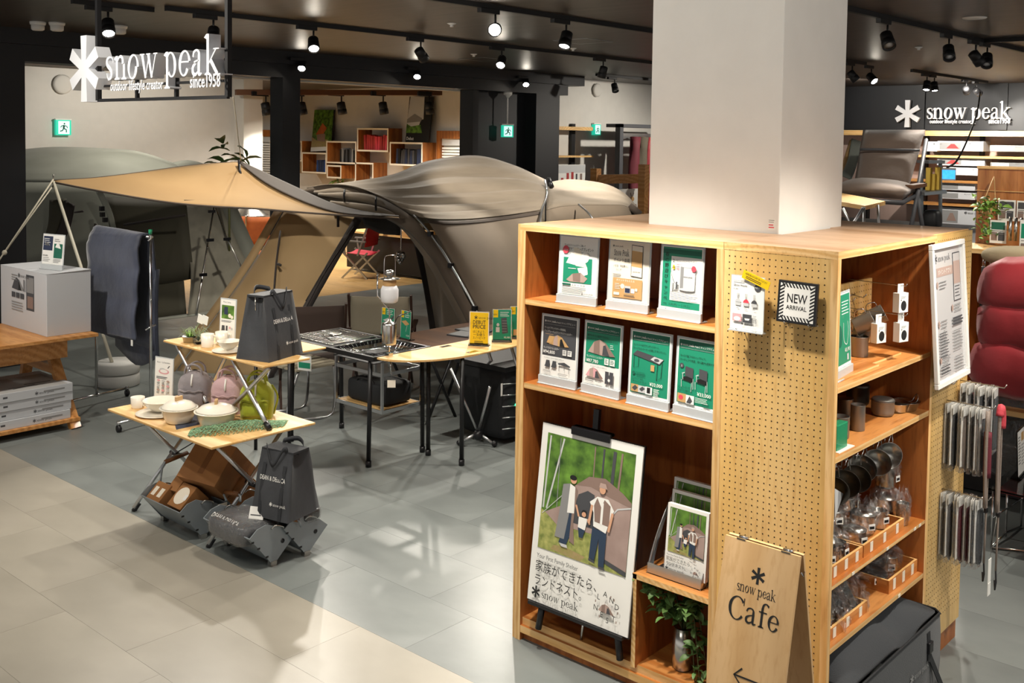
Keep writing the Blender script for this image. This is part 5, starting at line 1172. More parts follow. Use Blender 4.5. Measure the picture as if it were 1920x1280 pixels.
def casserole(label, p, r, h, k2, rz=0):
    t = thing('casserole', label, 'casserole', p, rz, 'white enamel casseroles')
    b = MB('enamel'); b.lathe([(r*.7, 0), (r*.76, .006), (r*.9, h*.5), (r, h), (r*1.12, h+.002), (r*1.12, h+.005), (r*.97, h+.004)], 34); b.build('pot_body', t, wr=False)
    b = MB('enamel'); b.lathe([(r*1.03, h+.006), (r*.97, h+.014), (r*.75, h+.034), (r*.4, h+.046), (.001, h+.049)], 34); b.build('lid', t, wr=False)
    b = MB('birch'); b.box((-.028, -.009, h+.046), (.028, .009, h+.074)); o = b.build('lid_knob', t, wr=False, bevel=.003)
emug('white enamel mug alone at the left end of the low bamboo table', (3.42, 6.27, .66), .045, .07, -1.2)
plate('white enamel plate under the bowl at the left of the low table', (3.43, 6.03, .66), .14); bowl('white enamel bowl on the plate beside the smaller casserole', (3.46, 6.05, .677), .115, .065, 'white enamel bowls')
cl = MB('navy'); cl.grid([[(3.32+.02*j+.1*i*.3, 5.63+.06*i, .6605+.002*((i+j) % 2)) for j in range(9)] for i in range(6)], th=.002); tag(cl.build('table_cloth'), 'dark navy cloth under the smaller casserole', 'cloth')
casserole('smaller white enamel casserole with a wooden knob on a navy cloth', (3.42, 5.77, .664), .105, .085, 'navy', .3)
casserole('larger white enamel casserole with a wooden knob beside the green net', (3.535, 5.535, .66), .12, .09, 'tan', .9)
def d_low(p, w, h):
    p.text('dgrey', 'Bloom ― by Enamelware', w*.12, h-.04, .016, wmax=w*.7); p.ell('pink', w*.5, h*.67, w*.28, h*.06); p.ell('lgrey', w*.42, h*.72, w*.15, h*.03); p.ell('paper', w*.5, h*.68, w*.2, h*.04); p.polys('dgrey', stroke([(w*.7, h*.76), (w*.8, h*.82)], [.006]*2, 1)); p.lines('dgrey', w*.12, h*.55, w*.7, 2, .009, .004)
    for i in range(3):
        for j in range(3): p.ell(('pink', 'lgrey', 'mauve')[(i+j) % 3], w*(.24+.26*i), h*(.46-.11*j), w*.08, h*.025); p.lines('grey', w*(.16+.26*i), h*(.42-.11*j), w*(.32+.26*i), 2, .007, .003)
stand('notice_stand', 'tall white notice of pink enamel dishes standing behind the mug on the low table', (3.62, 6.31, .66), LF+.25, .17, .29, d_low, bh=.012, edge=.006)
def pack(label, p, k, rz):
    t = thing('mini_backpack', label, 'backpack', p, rz, 'quilted mini backpacks'); W, D_, H_ = .105, .075, .24
    b = MB(k); rows = []
    for i in range(13):
        a = i/12; z = H_*a; wd = W*(1-.06*(2*a-1)**2)*(1 if a < .62 else max(sqrt(max(1-((a-.62)/.385)**2, 0)), .02)); dp = D_*(1.05-.25*a)*(1 if a < .75 else max(sqrt(max(1-((a-.75)/.255)**2, 0)), .02)); e = .55
        rows.append([(wd*math.copysign(abs(cos(g))**e, cos(g)), dp*math.copysign(abs(sin(g))**e, sin(g))+.004*sin(z*120+g*2), z) for g in [2*pi*q/24 for q in range(25)]])
    b.grid(rows); b.add([rows[0][i] for i in range(24)], [tuple(reversed(range(24)))]); b.build('pack_body', t, wr=False)
    b = MB(k); rows = []
    for i in range(6):
        a = i/5; rows.append([((-.08+.16*j/12), -.078-.026*sin(pi*min(a*.85+.1, 1))*(1-abs(j-6)/7)+.004*sin(j*2.6)*a, .012+.105*a) for j in range(13)])
    b.grid(rows, th=.004); b.build('gathered_pocket', t, wr=False)
    b = MB(k); b.tube([(-.082+.164*j/12, -.083-.018*(1-abs(j-6)/7), .12+.005*sin(j*1.4)) for j in range(13)], .006, 6); b.build('pocket_hem', t, wr=False)
    b = MB(k)
    for s in (-1, 1): b.tube(cr([(-.06, s*.03, .215), (-.045, s*.04, .265), (.0, s*.045, .285), (.045, s*.04, .265), (.06, s*.03, .215)], 4), .007, 6)
    b.build('carry_handles', t, wr=False)
    b = MB('paper'); b.tube([(0, -.071, .15), (0, -.066, .185), (0, -.05, .222)], .0065, 6); b.build('zip_pull', t, wr=False)
    b = MB(k); b.tube(cr([(.09, .02, .2), (.125, .03, .12), (.1, .03, .01)], 5), .007, 6); b.build('shoulder_strap', t, wr=False)
    return t
K['pk1'] = mat('grey_quilt', '8E878A', .6, bump=.4, bs=40, sheen=.3); K['pk2'] = mat('pink_quilt', 'C9A8AB', .6, bump=.4, bs=40, sheen=.3); K['pk3'] = mat('lime_quilt', 'AFB92E', .6, bump=.4, bs=40, sheen=.3)
pack('grey quilted mini backpack, left of three on the low table', (3.70, 6.04, .66), 'pk1', -.9); pack('pink quilted mini backpack, middle of three on the low table', (3.775, 5.77, .66), 'pk2', -.9); pack('lime green quilted mini backpack, right of three on the low table', (3.83, 5.535, .66), 'pk3', -.75)
K['netg'] = mat('green_net', '8FB08A', .8, col2='5C7F5E', ns=60)
NT = thing('net_bag', 'green knitted net bag lying at the front corner of the low table', 'net bag', (3.55, 5.36, .66), 0)
b = MB('netg'); R_ = random.Random(5)
def npos(u, v):
    x = 3.30+.03+(.53)*u; y = 5.50-.27*u*.85+.105*(v-.5)*2*(.55+.45*sin(pi*min(u+.12, 1)))
    x += .07*(v-.5)*2*.9; return V((x, y, .6615+.042*sin(pi*v)*sin(pi*min(u*.9+.08, 1))+.004*sin(u*40)*sin(v*20)))
for i in range(22):
    for s in (-1, 1): b.tube([npos(j/26, (i/22+s*.5*j/26) % 1) for j in range(27) if 1], .0023, 4) if False else None
    L = [npos(j/24, .02+.96*((i/21)*.7+.3*(.5+.5*sin(j*1.9+i*1.3)))) for j in range(25)]; b.tube(L, .0024, 4)
    L = [npos((i+.5)/22+.02*sin(j*2.1), .02+.96*j/14) for j in range(15)]; b.tube(L, .0024, 4)
tag(b.build('knit_mesh', NT), kind='stuff')
# things on the upper table
emug('white enamel mug in front on the upper bamboo table', (3.735, 5.95, 1.06), .043, .085, -1.0, 'enamel mugs on the upper table'); emug('white enamel mug behind on the upper bamboo table', (3.845, 5.955, 1.06), .043, .085, -1.1, 'enamel mugs on the upper table')
plate('white enamel plate beside the black tote on the upper table', (3.745, 5.73, 1.06), .1); bowl('white enamel bowl on the plate beside the black tote', (3.755, 5.735, 1.077), .075, .05, 'white enamel bowls')
def d_up(p, w, h):
    p.text('dgrey', 'Picnic Series', w*.2, h-.03, .014, wmax=w*.6); p.rect('forest', w*.12, h*.52, w*.88, h*.84); p.rect('navyp', w*.28, h*.62, w*.5, h*.8); p.ell('cream', w*.62, h*.6, .014, .014); p.ell('cream', w*.76, h*.57, .012, .012); p.lines('dgrey', w*.12, h*.48, w*.85, 2, .008, .003); p.poly('dgrey', [(w*.17, h*.36), (w*.33, h*.36), (w*.36, h*.2), (w*.14, h*.2)]); p.rect('dgrey', w*.42, h*.24, w*.52, h*.36); p.ell('pink', w*.66, h*.32, .008, .008); p.ell('lgrey', w*.78, h*.3, .008, .008); p.lines('grey', w*.14, h*.18, w*.85, 4, .009, .003)
stand('notice_stand', 'white notice with a green photograph behind the mugs on the upper table', (3.93, 6.03, 1.06), LF+.2, .15, .285, d_up, bh=.012, edge=.008)
PT = thing('potted_plant', 'small green plant in a shallow tin on the upper table', 'plant', (3.74, 6.17, 1.06))
b = MB('steel'); b.lathe([(.038, 0), (.042, .003), (.05, .04), (.053, .041), (.047, .035), (.001, .033)], 24, (3.74, 6.17, 1.06)); b.build('tin', PT)
b = MB('leafl'); R_ = random.Random(9)
for i in range(26):
    a = R_.uniform(0, 2*pi); L = R_.uniform(.06, .11); e = R_.uniform(.4, 1.1); c0 = V((3.74+.015*cos(a), 6.17+.015*sin(a), 1.09)); rows = []
    for j in range(5):
        t = j/4; q = c0+V((cos(a)*L*t*e, sin(a)*L*t*e, L*t*(1.1-.6*t*e))); s = V((-sin(a), cos(a), 0))*.006*(1-t*.9); rows.append([q-s, q+s])
    b.grid(rows)
tag(b.build('blades', PT), kind='stuff')
GP = thing('air_plant', 'spidery air plant in a small glass beside the tin plant', 'plant', (3.745, 6.075, 1.06))
b = MB('acr_clear'); b.lathe([(.025, 0), (.035, .01), (.036, .04), (.028, .055), (.027, .055), (.034, .04), (.033, .012), (.001, .006)], 20, (3.745, 6.075, 1.06)); b.build('glass', GP)
K['airp'] = mat('air_plant_grey', '8D9A78', .7); b = MB('airp')
for i in range(18):
    a = R_.uniform(0, 2*pi); L = R_.uniform(.1, .17); C_ = cr([(3.745, 6.075, 1.08), (3.745+cos(a)*L*.35, 6.075+sin(a)*L*.35, 1.13+R_.uniform(0, .05)), (3.745+cos(a)*L*.8, 6.075+sin(a)*L*.8, 1.13+R_.uniform(-.03, .04))], 5); b.tube(C_, [.003*(1-k/12) for k in range(len(C_))], 4)
tag(b.build('tendrils', GP), kind='stuff')
CC = thing('card_clip', 'white price cards on a wire holder behind the small plants', 'card holder', (3.86, 6.2, 1.06)); b = MB('steel'); b.lathe([(.025, 0), (.025, .006)], 14, (3.86, 6.2, 1.06)); b.tube([(3.86, 6.2, 1.06), (3.86, 6.2, 1.2)], .0025, 5); b.build('wire', CC)
for s in (0, 1):
    b = MB('paper'); b.T = M.Translation((3.85, 6.2-.058*s+.03, 1.165)) @ M.Rotation(LF+.2, 4, 'Z') @ M.Rotation(.25, 4, 'Y'); b.box((-.026, -.001, 0), (.026, .001, .06)); b.build('card', CC)
# black insulated totes
K['tote'] = mat('charcoal_tote', '3A3C40', .62, bump=.3, bs=18, col2='323438', ns=6, sheen=.15)
K['toted'] = mat('charcoal_strap', '2E3034', .7, bump=.3, bs=200)
def tote(label, p, rz, W=.33, D_=.20, H_=.36, top=.72, rx=0):
    t = thing('insulated_tote', label, 'tote bag', p, rz, 'charcoal insulated totes'); t.rotation_euler = (rx, 0, rz)
    b = MB('tote'); rows = []
    for i in range(9):
        a = i/8; hw = W/2*(1-(1-top)*.55*a); hd = D_/2*(1-.55*a)+.008; row = []
        for k in range(33):
            u_ = 4*k/32; s, f = int(u_) % 4, u_-int(u_)
            x, y = [(lambda f: (-hw+2*hw*f, -hd)), (lambda f: (hw-.05*a*sin(pi*f), -hd+2*hd*f)), (lambda f: (hw-2*hw*f, hd)), (lambda f: (-hw+.05*a*sin(pi*f), hd-2*hd*f))][s](f)
            wv = .006*sin(9*f+7*a+s)*sin(pi*a)
            row.append((x, y+(wv if s % 2 == 0 else 0)-(.012*sin(pi*a)*sin(pi*f) if s == 0 else 0), H_*a))
        rows.append(row)
    b.grid(rows, smooth=True); b.add([rows[0][i] for i in range(32)], [tuple(reversed(range(32)))]); b.build('tote_body', t, wr=False)
    hw = W/2*(1-(1-top)*.55)
    b = MB('toted'); b.box((-hw, -D_*.225-.01, H_-.012), (hw, D_*.225+.01, H_+.002)); b.tube([(-hw, -.016, H_-.02), (hw, -.016, H_-.02)], .004, 6); b.build('zip_rim', t, wr=False, bevel=.003)
    for s, nm in ((-1, 'front_handle'), (1, 'rear_handle')):
        b = MB('toted'); rows = []
        for q in cr([(-.075, s*D_*.28, H_*.8), (-.078, s*D_*.25, H_*1.0), (-.06, s*D_*.33, H_*1.0+.015), (0, s*D_*.42, H_*.8 if s < 0 else H_*1.07), (.06, s*D_*.33, H_*1.0+.015), (.078, s*D_*.25, H_*1.0), (.075, s*D_*.28, H_*.8)], 5): rows.append([q+V((0, 0, -.014)), q+V((0, 0, .014))])
        b.grid(rows, th=.003); b.build(nm, t, wr=False)
    for s in (-1, 1):
        b = MB('toted'); rows = []
        for i in range(9):
            a = i/8*.8; hd = D_/2*(1-.55*a)+.0105+.012*sin(pi*a)*.8; rows.append([(s*.075-.012, -hd, H_*a), (s*.075+.012, -hd, H_*a)])
        b.grid(rows); b.build('strap_band', t, wr=False)
    sl = math.atan2(D_*.275, H_); p_ = PR(y=-.016); p_.T = M.Translation((0, -D_/2-.004, 0)) @ M.Rotation(-sl, 4, 'X')
    p_.text('paper', 'DEAN & DELUCA', 0, H_*.56, .036, 'c', bold=True, wmax=.19); p_.logo('paper', .0, H_*.2, .017); p_.build('tote_print', t, wr=False)
    b = MB('steel'); b.tube([(-hw, 0, H_-.01), (-hw-.012, -.01, H_-.05), (-hw-.01, -.012, H_-.09)], .005, 6); b.build('zip_puller', t, wr=False)
    return t
tote('charcoal insulated tote standing on the upper bamboo table', (3.86, 5.44, 1.06), .29, .34, .24, .4)
# ---------------------------------------------------------------- grey steel crates under the tables
def crate(label, y0, y1, dx, fx=3.42, group='grey steel crates'):
    t = thing('steel_crate', label, 'crate', (fx+dx, (y0+y1)/2, 0), 0, group); th = .006
    B_, F_, K_ = (fx+dx, .02), (fx-.16+dx, .2), (fx+.15+dx, .145)
    for y in (y0, y1-th):
        b = MB('galv'); b.prism([(B_[0]+.015, B_[1]), (K_[0], K_[1]), (K_[0]-.06, K_[1]+.05), (fx-.05+dx, .252), (F_[0]+.05, F_[1]+.04), (F_[0], F_[1]), (B_[0]-.015, B_[1])], y, y+th); b.build('end_panel', t)
        q = MB('blackp'); q.tube([(fx+.06+dx, y-.003, .13), (fx+.06+dx, y+th+.003, .13)], .013, 12); q.m('steel'); q.tube(cr([(fx-.02+dx, y-.004, .22), (fx+.0+dx, y-.02, .24), (fx+.05+dx, y-.018, .22), (fx+.06+dx, y-.004, .2)], 4), .005, 6); q.build('latch', t)
    b = MB('galv'); b.beam((B_[0], (y0+y1)/2, B_[1]), (F_[0], (y0+y1)/2, F_[1]), y1-y0-.004, .005); b.build('front_panel', t)
    b = MB('galv'); b.beam((B_[0], (y0+y1)/2, B_[1]), (K_[0], (y0+y1)/2, K_[1]), y1-y0-.004, .005); b.build('floor_panel', t)
    for a, c in ((y0-.004, y0+.03), (y1-.03, y1+.004)): b = MB('steel'); b.box((B_[0]-.02, a, 0), (B_[0]+.02, c, .03)); b.build('corner_foot', t)
    b = MB('black')
    for f in (.25, .6, .85):
        q = lerp((B_[0], 0, B_[1]), (F_[0], 0, F_[1]), f); b.box((q.x-.014, y0-.0012, q.z-.004), (q.x+.004, y0+.001, q.z+.006))
    b.build('slots', t); return t
crate('grey steel crate tipped forward, left front, holding brown cartons', 5.49, 5.95, 0); crate('grey steel crate tipped back behind the left front one', 5.47, 5.93, .29)
crate('grey steel crate tipped forward, right front, holding wrapped black bags', 4.85, 5.32, .05); crate('grey steel crate behind the right front one with wrapped goods', 4.83, 5.30, .268)
K['kraft'] = mat('brown_carton', '9A6B3E', .75, col2='875A30', ns=4); K['kraftd'] = mat('brown_tape', '7A4E28', .6)
def kbox(label, c, sz, rot, tape=True, print_=None):
    t = thing('brown_carton', label, 'box', c, 0, 'brown cartons in the crates'); t.rotation_euler = rot
    b = MB('kraft'); b.bc((0, 0, 0), sz); b.build('carton', t, wr=False, bevel=.002)
    if tape: b = MB('kraftd'); b.box((-sz[0]/2-.001, -.02, -sz[2]*.3), (-sz[0]/2, .02, sz[2]/2)); b.box((-sz[0]/2, -.02, sz[2]/2), (sz[0]/2, .02, sz[2]/2+.001)); b.build('tape', t, wr=False)
    if print_ == 'oval': p_ = PR(y=0); p_.T = M.Translation((0, 0, sz[2]/2+.001)) @ M.Rotation(-pi/2, 4, 'X') @ M.Rotation(pi/2, 4, 'Y'); p_.ell('cream', 0, 0, sz[1]*.4, sz[0]*.36); p_.rect('paper', .03, -.02, .06, .015); p_.build('lid_print', t, wr=False)
    if print_ == 'two': b = MB('cream'); b.box((-.03, -.05, sz[2]/2+.0005), (.03, -.012, sz[2]/2+.0015)); b.box((-.03, .018, sz[2]/2+.0005), (.03, .055, sz[2]/2+.0015)); b.build('lid_print', t, wr=False)
kbox('large plain brown carton leaning up under the low table', (3.60, 5.62, .335), (.30, .30, .27), (.1, .75, .35))
kbox('brown carton with two pale labels at the left of the front crate', (3.365, 5.86, .185), (.13, .15, .1), (0, -.75, .0), False, 'two'); kbox('small brown carton behind the two-label one', (3.44, 5.78, .24), (.1, .09, .1), (0, -.75, .1), False); kbox('brown carton with a pale oval lid print in the front crate', (3.40, 5.635, .20), (.16, .15, .12), (0, -.75, 0), False, 'oval')
kbox('brown carton sunk in the rear crate beside the table leg', (3.69, 5.58, .22), (.2, .24, .16), (0, -.75, 0), False)
def grip(label, pts, r=.014, group='crate handles'):
    t = thing('crate_handle', label, 'handle', pts[0], 0, group); b = MB('kraftd'); b.tube([pts[1], pts[2]], r, 10); b.build('wooden_grip', t); b = MB('galv'); b.tube(cr(pts, 3), .007, 6); b.build('wire_arms', t)
grip('raised brown crate handle beside the left table leg', [(3.40, 5.96, .23), (3.44, 5.97, .36), (3.60, 5.97, .385), (3.66, 5.965, .3), (3.60, 5.96, .24)])
grip('wooden crate handle lying over the left front crate', [(3.52, 5.40, .23), (3.54, 5.46, .265), (3.56, 5.33, .275), (3.55, 5.30, .24)]); grip('pale wooden crate handle between the two right crates', [(3.56, 4.95, .2), (3.585, 4.93, .235), (3.60, 4.80, .245), (3.62, 4.8, .2)])
t = thing('price_card', 'small grey price card hung on the left front crate', 'card', (3.52, 5.465, .2)); b = MB('cream'); b.box((3.50, 5.462, .15), (3.565, 5.465, .195)); b.build('card', t)
BT = thing('wrapped_tote', 'folded charcoal tote in clear wrapping lying in the right front crate', 'tote bag', (3.42, 5.07, .13)); b = MB('tote'); b.T = M.Translation((3.425, 5.08, .185)) @ M.Rotation(-.78+pi/2-.79, 4, 'Y'); superell(b, (0, 0, 0), (.14, .19, .06), .4, .35); b.build('folded_tote', BT)
b = MB('film'); b.T = M.Translation((3.425, 5.08, .187)); superell(b, (0, 0, 0), (.15, .2, .07), .45, .4, 16, 9); b.build('wrapping', BT)
p_ = PR(y=0); p_.T = M.Translation((3.31, 5.24, .235)) @ M.Rotation(LF, 4, 'Z') @ M.Rotation(-.95, 4, 'X'); p_.text('paper', "DEAN & DELUCA", 0, .0, .042, bold=True, wmax=.26); p_.build('tote_print', BT)
t = thing('price_card', 'white price card standing on the wrapped tote', 'card', (3.42, 4.98, .26)); b = MB('paper'); b.T = M.Translation((3.43, 4.97, .25)) @ M.Rotation(LF+.5, 4, 'Z') @ M.Rotation(-.4, 4, 'X'); b.box((-.045, 0, 0), (.045, .002, .07)); b.m('dgrey'); b.box((.005, -.001, .045), (.03, 0, .058)); b.box((-.035, -.001, .02), (.03, 0, .026)); b.build('card', t)
for c, r_, lb in (((3.70, 4.98, .2), (.11, .13, .07), 'clear wrapped dark goods in the rear right crate, nearer part'), ((3.72, 4.86, .24), (.07, .06, .05), 'bulging clear wrapping at the corner of the rear right crate')):
    t = thing('wrapped_goods', lb, 'package', c); b = MB('black'); superell(b, c, [q*.85 for q in r_], .6, .5); b.build('goods', t); b = MB('film'); superell(b, c, r_, .6, .6, 14, 8); b.build('wrapping', t)
tote('charcoal insulated tote standing on the right crates below the table', (3.6, 4.92, .262), LF+.21, .28, .26, .38)

# ---------------------------------------------------------------- camp kitchen table with grill, bamboo corner, lantern
K['tubek'] = mat('black_tube', '161618', .4)
KT = thing('camp_kitchen', 'black framed camp kitchen table with grates and long black legs', 'table', (5.27, 6.29, 0))
for x_, y_ in ((5.53, 6.78), (5.01, 5.83), (5.54, 5.81), (5.01, 6.77)):
    b = MB('tubek'); xo = .012*(1 if x_ < 5.2 else -1); b.tube([(x_, y_, .02), (x_+xo, y_, .81)], .017, 10); o = b.build('leg', KT); q = MB('blackp'); q.tube([(x_, y_, 0), (x_, y_, .045)], .022, 10); q.build('rubber_foot', o)
b = MB('tubek')
for a, c in (((5.0, 5.76, .815), (5.0, 6.86, .815)), ((5.56, 5.76, .815), (5.56, 6.86, .815)), ((5.0, 5.77, .815), (5.56, 5.77, .815)), ((5.0, 6.85, .815), (5.56, 6.85, .815)), ((5.0, 6.28, .815), (5.56, 6.28, .815))): b.beam(a, c, .026, .034)
b.build('top_frame', KT)
b = MB('black'); b.box((5.02, 6.30, .79), (5.54, 6.84, .80)); b.box((5.02, 5.79, .77), (5.54, 6.26, .775)); b.build('inner_tray', KT)
GG = thing('grill_grate', 'steel grill grate lying on the far half of the kitchen table', 'grate', (5.28, 6.57, .83)); b = MB('steel')
for i in range(13): b.tube([(5.05, 6.33+.04*i, .838), (5.51, 6.33+.04*i, .838)], .006, 6)
for x_ in (5.06, 5.28, 5.5): b.tube([(x_, 6.31, .834), (x_, 6.83, .834)], .005, 6)
tag(b.build('bars', GG), kind='stuff')
b = MB('chrome')
for i in range(4): b.tube([(5.12+.1*i, 6.4+.09*i, .85), (5.2+.07*i, 6.62-.03*i, .855)], .005, 6)
b.m('steel'); b.lathe([(.02, 0), (.05, .004), (.052, .014), (.04, .016)], 16, (5.3, 6.58, .842)); b.build('burner_parts', GG)
WB2 = thing('wire_basket', 'shallow chrome wire basket set into the near half of the kitchen table', 'basket', (5.28, 6.02, .8)); b = MB('chrome')
b.tube([(5.06, 5.82, .838), (5.5, 5.82, .838), (5.5, 6.24, .838), (5.06, 6.24, .838)], .0045, 6, closed=True); b.tube([(5.1, 5.86, .782), (5.46, 5.86, .782), (5.46, 6.2, .782), (5.1, 6.2, .782)], .004, 6, closed=True)
for i in range(12):
    f = i/11; b.tube([(5.06+.44*f, 5.82, .838), (5.1+.36*f, 5.86, .782), (5.1+.36*f, 6.2, .782), (5.06+.44*f, 6.24, .838)], .0025, 5); b.tube([(5.06, 5.82+.42*f, .838), (5.1, 5.86+.34*f, .782), (5.46, 5.86+.34*f, .782), (5.5, 5.82+.42*f, .838)], .0025, 5)
tag(b.build('basket_wires', WB2), kind='stuff'); b = MB('black'); b.box((5.2, 5.95, .79), (5.36, 6.12, .792)); b.build('mesh_plate', WB2)
HR = thing('hanging_shelf', 'steel hanging shelf with a wooden base below the kitchen table', 'shelf', (5.33, 6.09, .38))
b = MB('alu')
for x_ in (5.13, 5.53):
    for y_ in (5.82, 6.36): b.box((x_-.009, y_-.009, .375), (x_+.009, y_+.009, .79))
b.build('uprights', HR)
for z_ in (.385, .665): 
    b = MB('alu'); 
    for a, c in (((5.13, 5.82), (5.13, 6.36)), ((5.53, 5.82), (5.53, 6.36)), ((5.13, 5.82), (5.53, 5.82)), ((5.13, 6.36), (5.53, 6.36))): b.beam((a[0], a[1], z_), (c[0], c[1], z_), .008, .026)
    b.build('side_rails', HR)
b = MB('bamboo'); b.box((5.145, 5.835, .388), (5.515, 6.345, .4)); b.build('base_board', HR)
BG = thing('soft_cooler', 'black soft carry bag on the hanging shelf of the kitchen table', 'bag', (5.33, 6.08, .4)); b = MB('bagk2'); superell(b, (5.33, 6.08, .487), (.155, .225, .087), .3, .25, 24, 12); b.build('bag_body', BG)
b = MB('black'); b.tube(cr([(5.205, 5.98, .5), (5.185, 6.0, .585), (5.185, 6.16, .585), (5.205, 6.18, .5)], 4), .009, 6); b.tube([(5.2, 5.885, .53), (5.2, 6.27, .53)], .004, 6); b.build('handle', BG)
# bamboo quarter-round corner and long bamboo table
b = MB('bamboo'); pts = [(5.645, 5.325), (5.645, 5.745), (5.012, 5.745), (5.012, 5.715)]+[(5.645-.633*cos(a), 5.715-.39*sin(a)) for a in [pi/2*i/14 for i in range(1, 14)]]
b.prism(pts[::-1], .816, .83, 'z'); QT = thing('corner_table', 'quarter-round bamboo table top joined to the kitchen table', 'table', (5.45, 5.6, 0), 0, 'bamboo kitchen table tops'); b.build('tabletop', QT)
for x_, y_ in ((5.515, 5.72), (5.515, 5.36)):
    b = MB('tubek'); b.tube([(x_, y_, .02), (x_-.006, y_, .815)], .017, 10); o = b.build('leg', QT); q = MB('blackp'); q.tube([(x_, y_, 0), (x_, y_, .045)], .022, 10); q.build('rubber_foot', o)
b = MB('chrome'); b.box((5.60, 5.66, .83), (5.70, 5.70, .833)); b.box((5.60, 5.37, .83), (5.70, 5.41, .833)); b.build('joint_plates', QT)
LT = thing('bamboo_table', 'long bamboo table top running behind the plywood shelf with price notices', 'table', (6.2, 5.54, 0), 0, 'bamboo kitchen table tops'); ftop(LT, (5.648, 5.325, .816), (7.0, 5.745, .83))
for y_ in (5.4, 5.68): 
    b = MB('alu'); b.tube([(6.1, y_, .81), (6.45, y_, .02)], .013, 8); o = b.build('leg', LT)
    b = MB('tubek'); b.tube([(6.9, y_, .81), (6.55, y_, .01)], .014, 8); b.build('leg', LT)
S2 = thing('bamboo_table', 'small bamboo table end showing behind the upper black tote', 'table', (4.8, 6.55, 0), 0, 'bamboo kitchen table tops'); ftop(S2, (4.62, 6.3, .816), (4.985, 6.83, .83))
for y_ in (6.35, 6.78): b = MB('tubek'); b.tube([(4.68, y_, 0), (4.68, y_, .815)], .014, 8); b.build('leg', S2)
# notices on the tables
def d_debut(p, w, h):
    p.rect('yellow', .01, .01, w-.01, h-.01); p.logo('print_black', w*.26, h*.77, .022); p.text('print_black', 'DEBUT', w*.5, h*.63, .042, 'c', bold=True, wmax=w*.62); p.text('print_black', 'PRICE', w*.5, h*.5, .042, 'c', bold=True, wmax=w*.62)
    for i, s in enumerate(('はじめよう、', '一生使う', 'スノーピーク')): p.text('print_black', s, w*.5, h*(.38-.09*i), .024, 'c', wmax=w*.6)
    p.lines('print_black', w*.28, h*.14, w*.72, 2, .012, .004, .1)
def d_gr(kind):
    def d(p, w, h):
        p.rect('green', .008, .012, w-.008, h-.008); p.rect('yellow', .012, h*.74, w*.3, h*.97); p.text('print_black', 'NEW', w*.07, h*.8, .02, wmax=w*.18); p.lines('paper', w*.4, h*.9, w*.85, 3, .014, .004)
        if kind == 'bag': p.poly('dgrey', [(w*.45, h*.72), (w*.72, h*.74), (w*.8, h*.28), (w*.52, h*.25)]); p.lines('grey', w*.5, h*.65, w*.74, 5, h*.08, .003, .05); p.ell('lgrey', w*.3, h*.52, w*.07, h*.05); p.rect('lgrey', w*.2, h*.3, w*.38, h*.45)
        elif kind == 'chair': p.poly('dgrey', [(w*.35, h*.7), (w*.75, h*.72), (w*.8, h*.45), (w*.4, h*.42)]); p.rect('tan', w*.2, h*.1, w*.7, h*.28)
        elif kind == 'grill': p.poly('lgrey', [(w*.15, h*.55), (w*.6, h*.66), (w*.85, h*.6), (w*.5, h*.47)]); p.poly('dgrey', [(w*.7, h*.62), (w*.9, h*.75), (w*.95, h*.7), (w*.8, h*.58)]); p.rect('lgrey', w*.1, h*.1, w*.45, h*.22)
        else: p.poly('tan', [(w*.1, h*.6), (w*.5, h*.66), (w*.85, h*.55), (w*.5, h*.48)]); p.polys('lgrey', stroke([(w*.65, h*.5), (w*.55, h*.28)], [.004]*2, 1))
        p.text('paper', '¥5,980', w*.6, h*.12, .02, wmax=w*.3)
    return d
stand('notice_stand', 'yellow DEBUT PRICE notice on the long bamboo table', (5.85, 5.515, .83), LF+.55, .165, .27, d_debut, bh=.02, base='acr_clear', edge=.005)
stand('notice_stand', 'green notice of a sleeping bag, middle one on the long bamboo table', (6.09, 5.49, .83), LF+.75, .16, .265, d_gr('bag'), bh=.02, base='acr_clear', edge=.005, group='green notices on the kitchen tables')
stand('notice_stand', 'green notice cut off by the plywood shelf on the long bamboo table', (6.30, 5.49, .83), LF+.75, .16, .265, d_gr('chair'), bh=.02, base='acr_clear', edge=.005, group='green notices on the kitchen tables')
stand('notice_stand', 'green notice of a grill set behind the lantern post, left of the pair', (5.60, 6.30, .83), LF+.1, .15, .235, d_gr('grill'), bh=.012, base='acr_clear', edge=.005, group='green notices on the kitchen tables')
stand('notice_stand', 'green notice of a bamboo table behind the lantern post, right of the pair', (5.61, 6.10, .83), LF-.1, .14, .235, d_gr('t'), bh=.012, base='acr_clear', edge=.005, group='green notices on the kitchen tables')
# lantern on a post clamped to the quarter-round top
K['globe'] = mat('frosted_globe', 'F2F3F7', .35, trans=.25)
LN = thing('lantern', 'steel gas lantern with a frosted globe hanging from a wire post', 'lantern', (5.12, 5.735, .83))
LX, LY = 5.12, 5.735
b = MB('chrome'); b.tube([(LX, LY, .74), (LX, LY, 1.03)], .006, 8); b.tube([(LX, LY, 1.1), (LX, LY, 1.17), (LX-.02, LY+.06, 1.23), (LX-.04, LY+.09, 1.27), (LX-.04, LY+.09, 1.43)], .006, 8); b.build('post', LN)
b = MB('steel'); b.lathe([(.02, .91), (.052, .915), (.055, .93), (.055, 1.06), (.05, 1.075), (.02, 1.085), (.008, 1.1)], 22, (LX, LY, 0)); b.build('gas_canister', LN)
b = MB('globe'); b.lathe([(.05, 1.225), (.062, 1.235), (.066, 1.27), (.066, 1.32), (.055, 1.345), (.045, 1.35)], 24, (LX, LY, 0)); b.build('globe', LN)
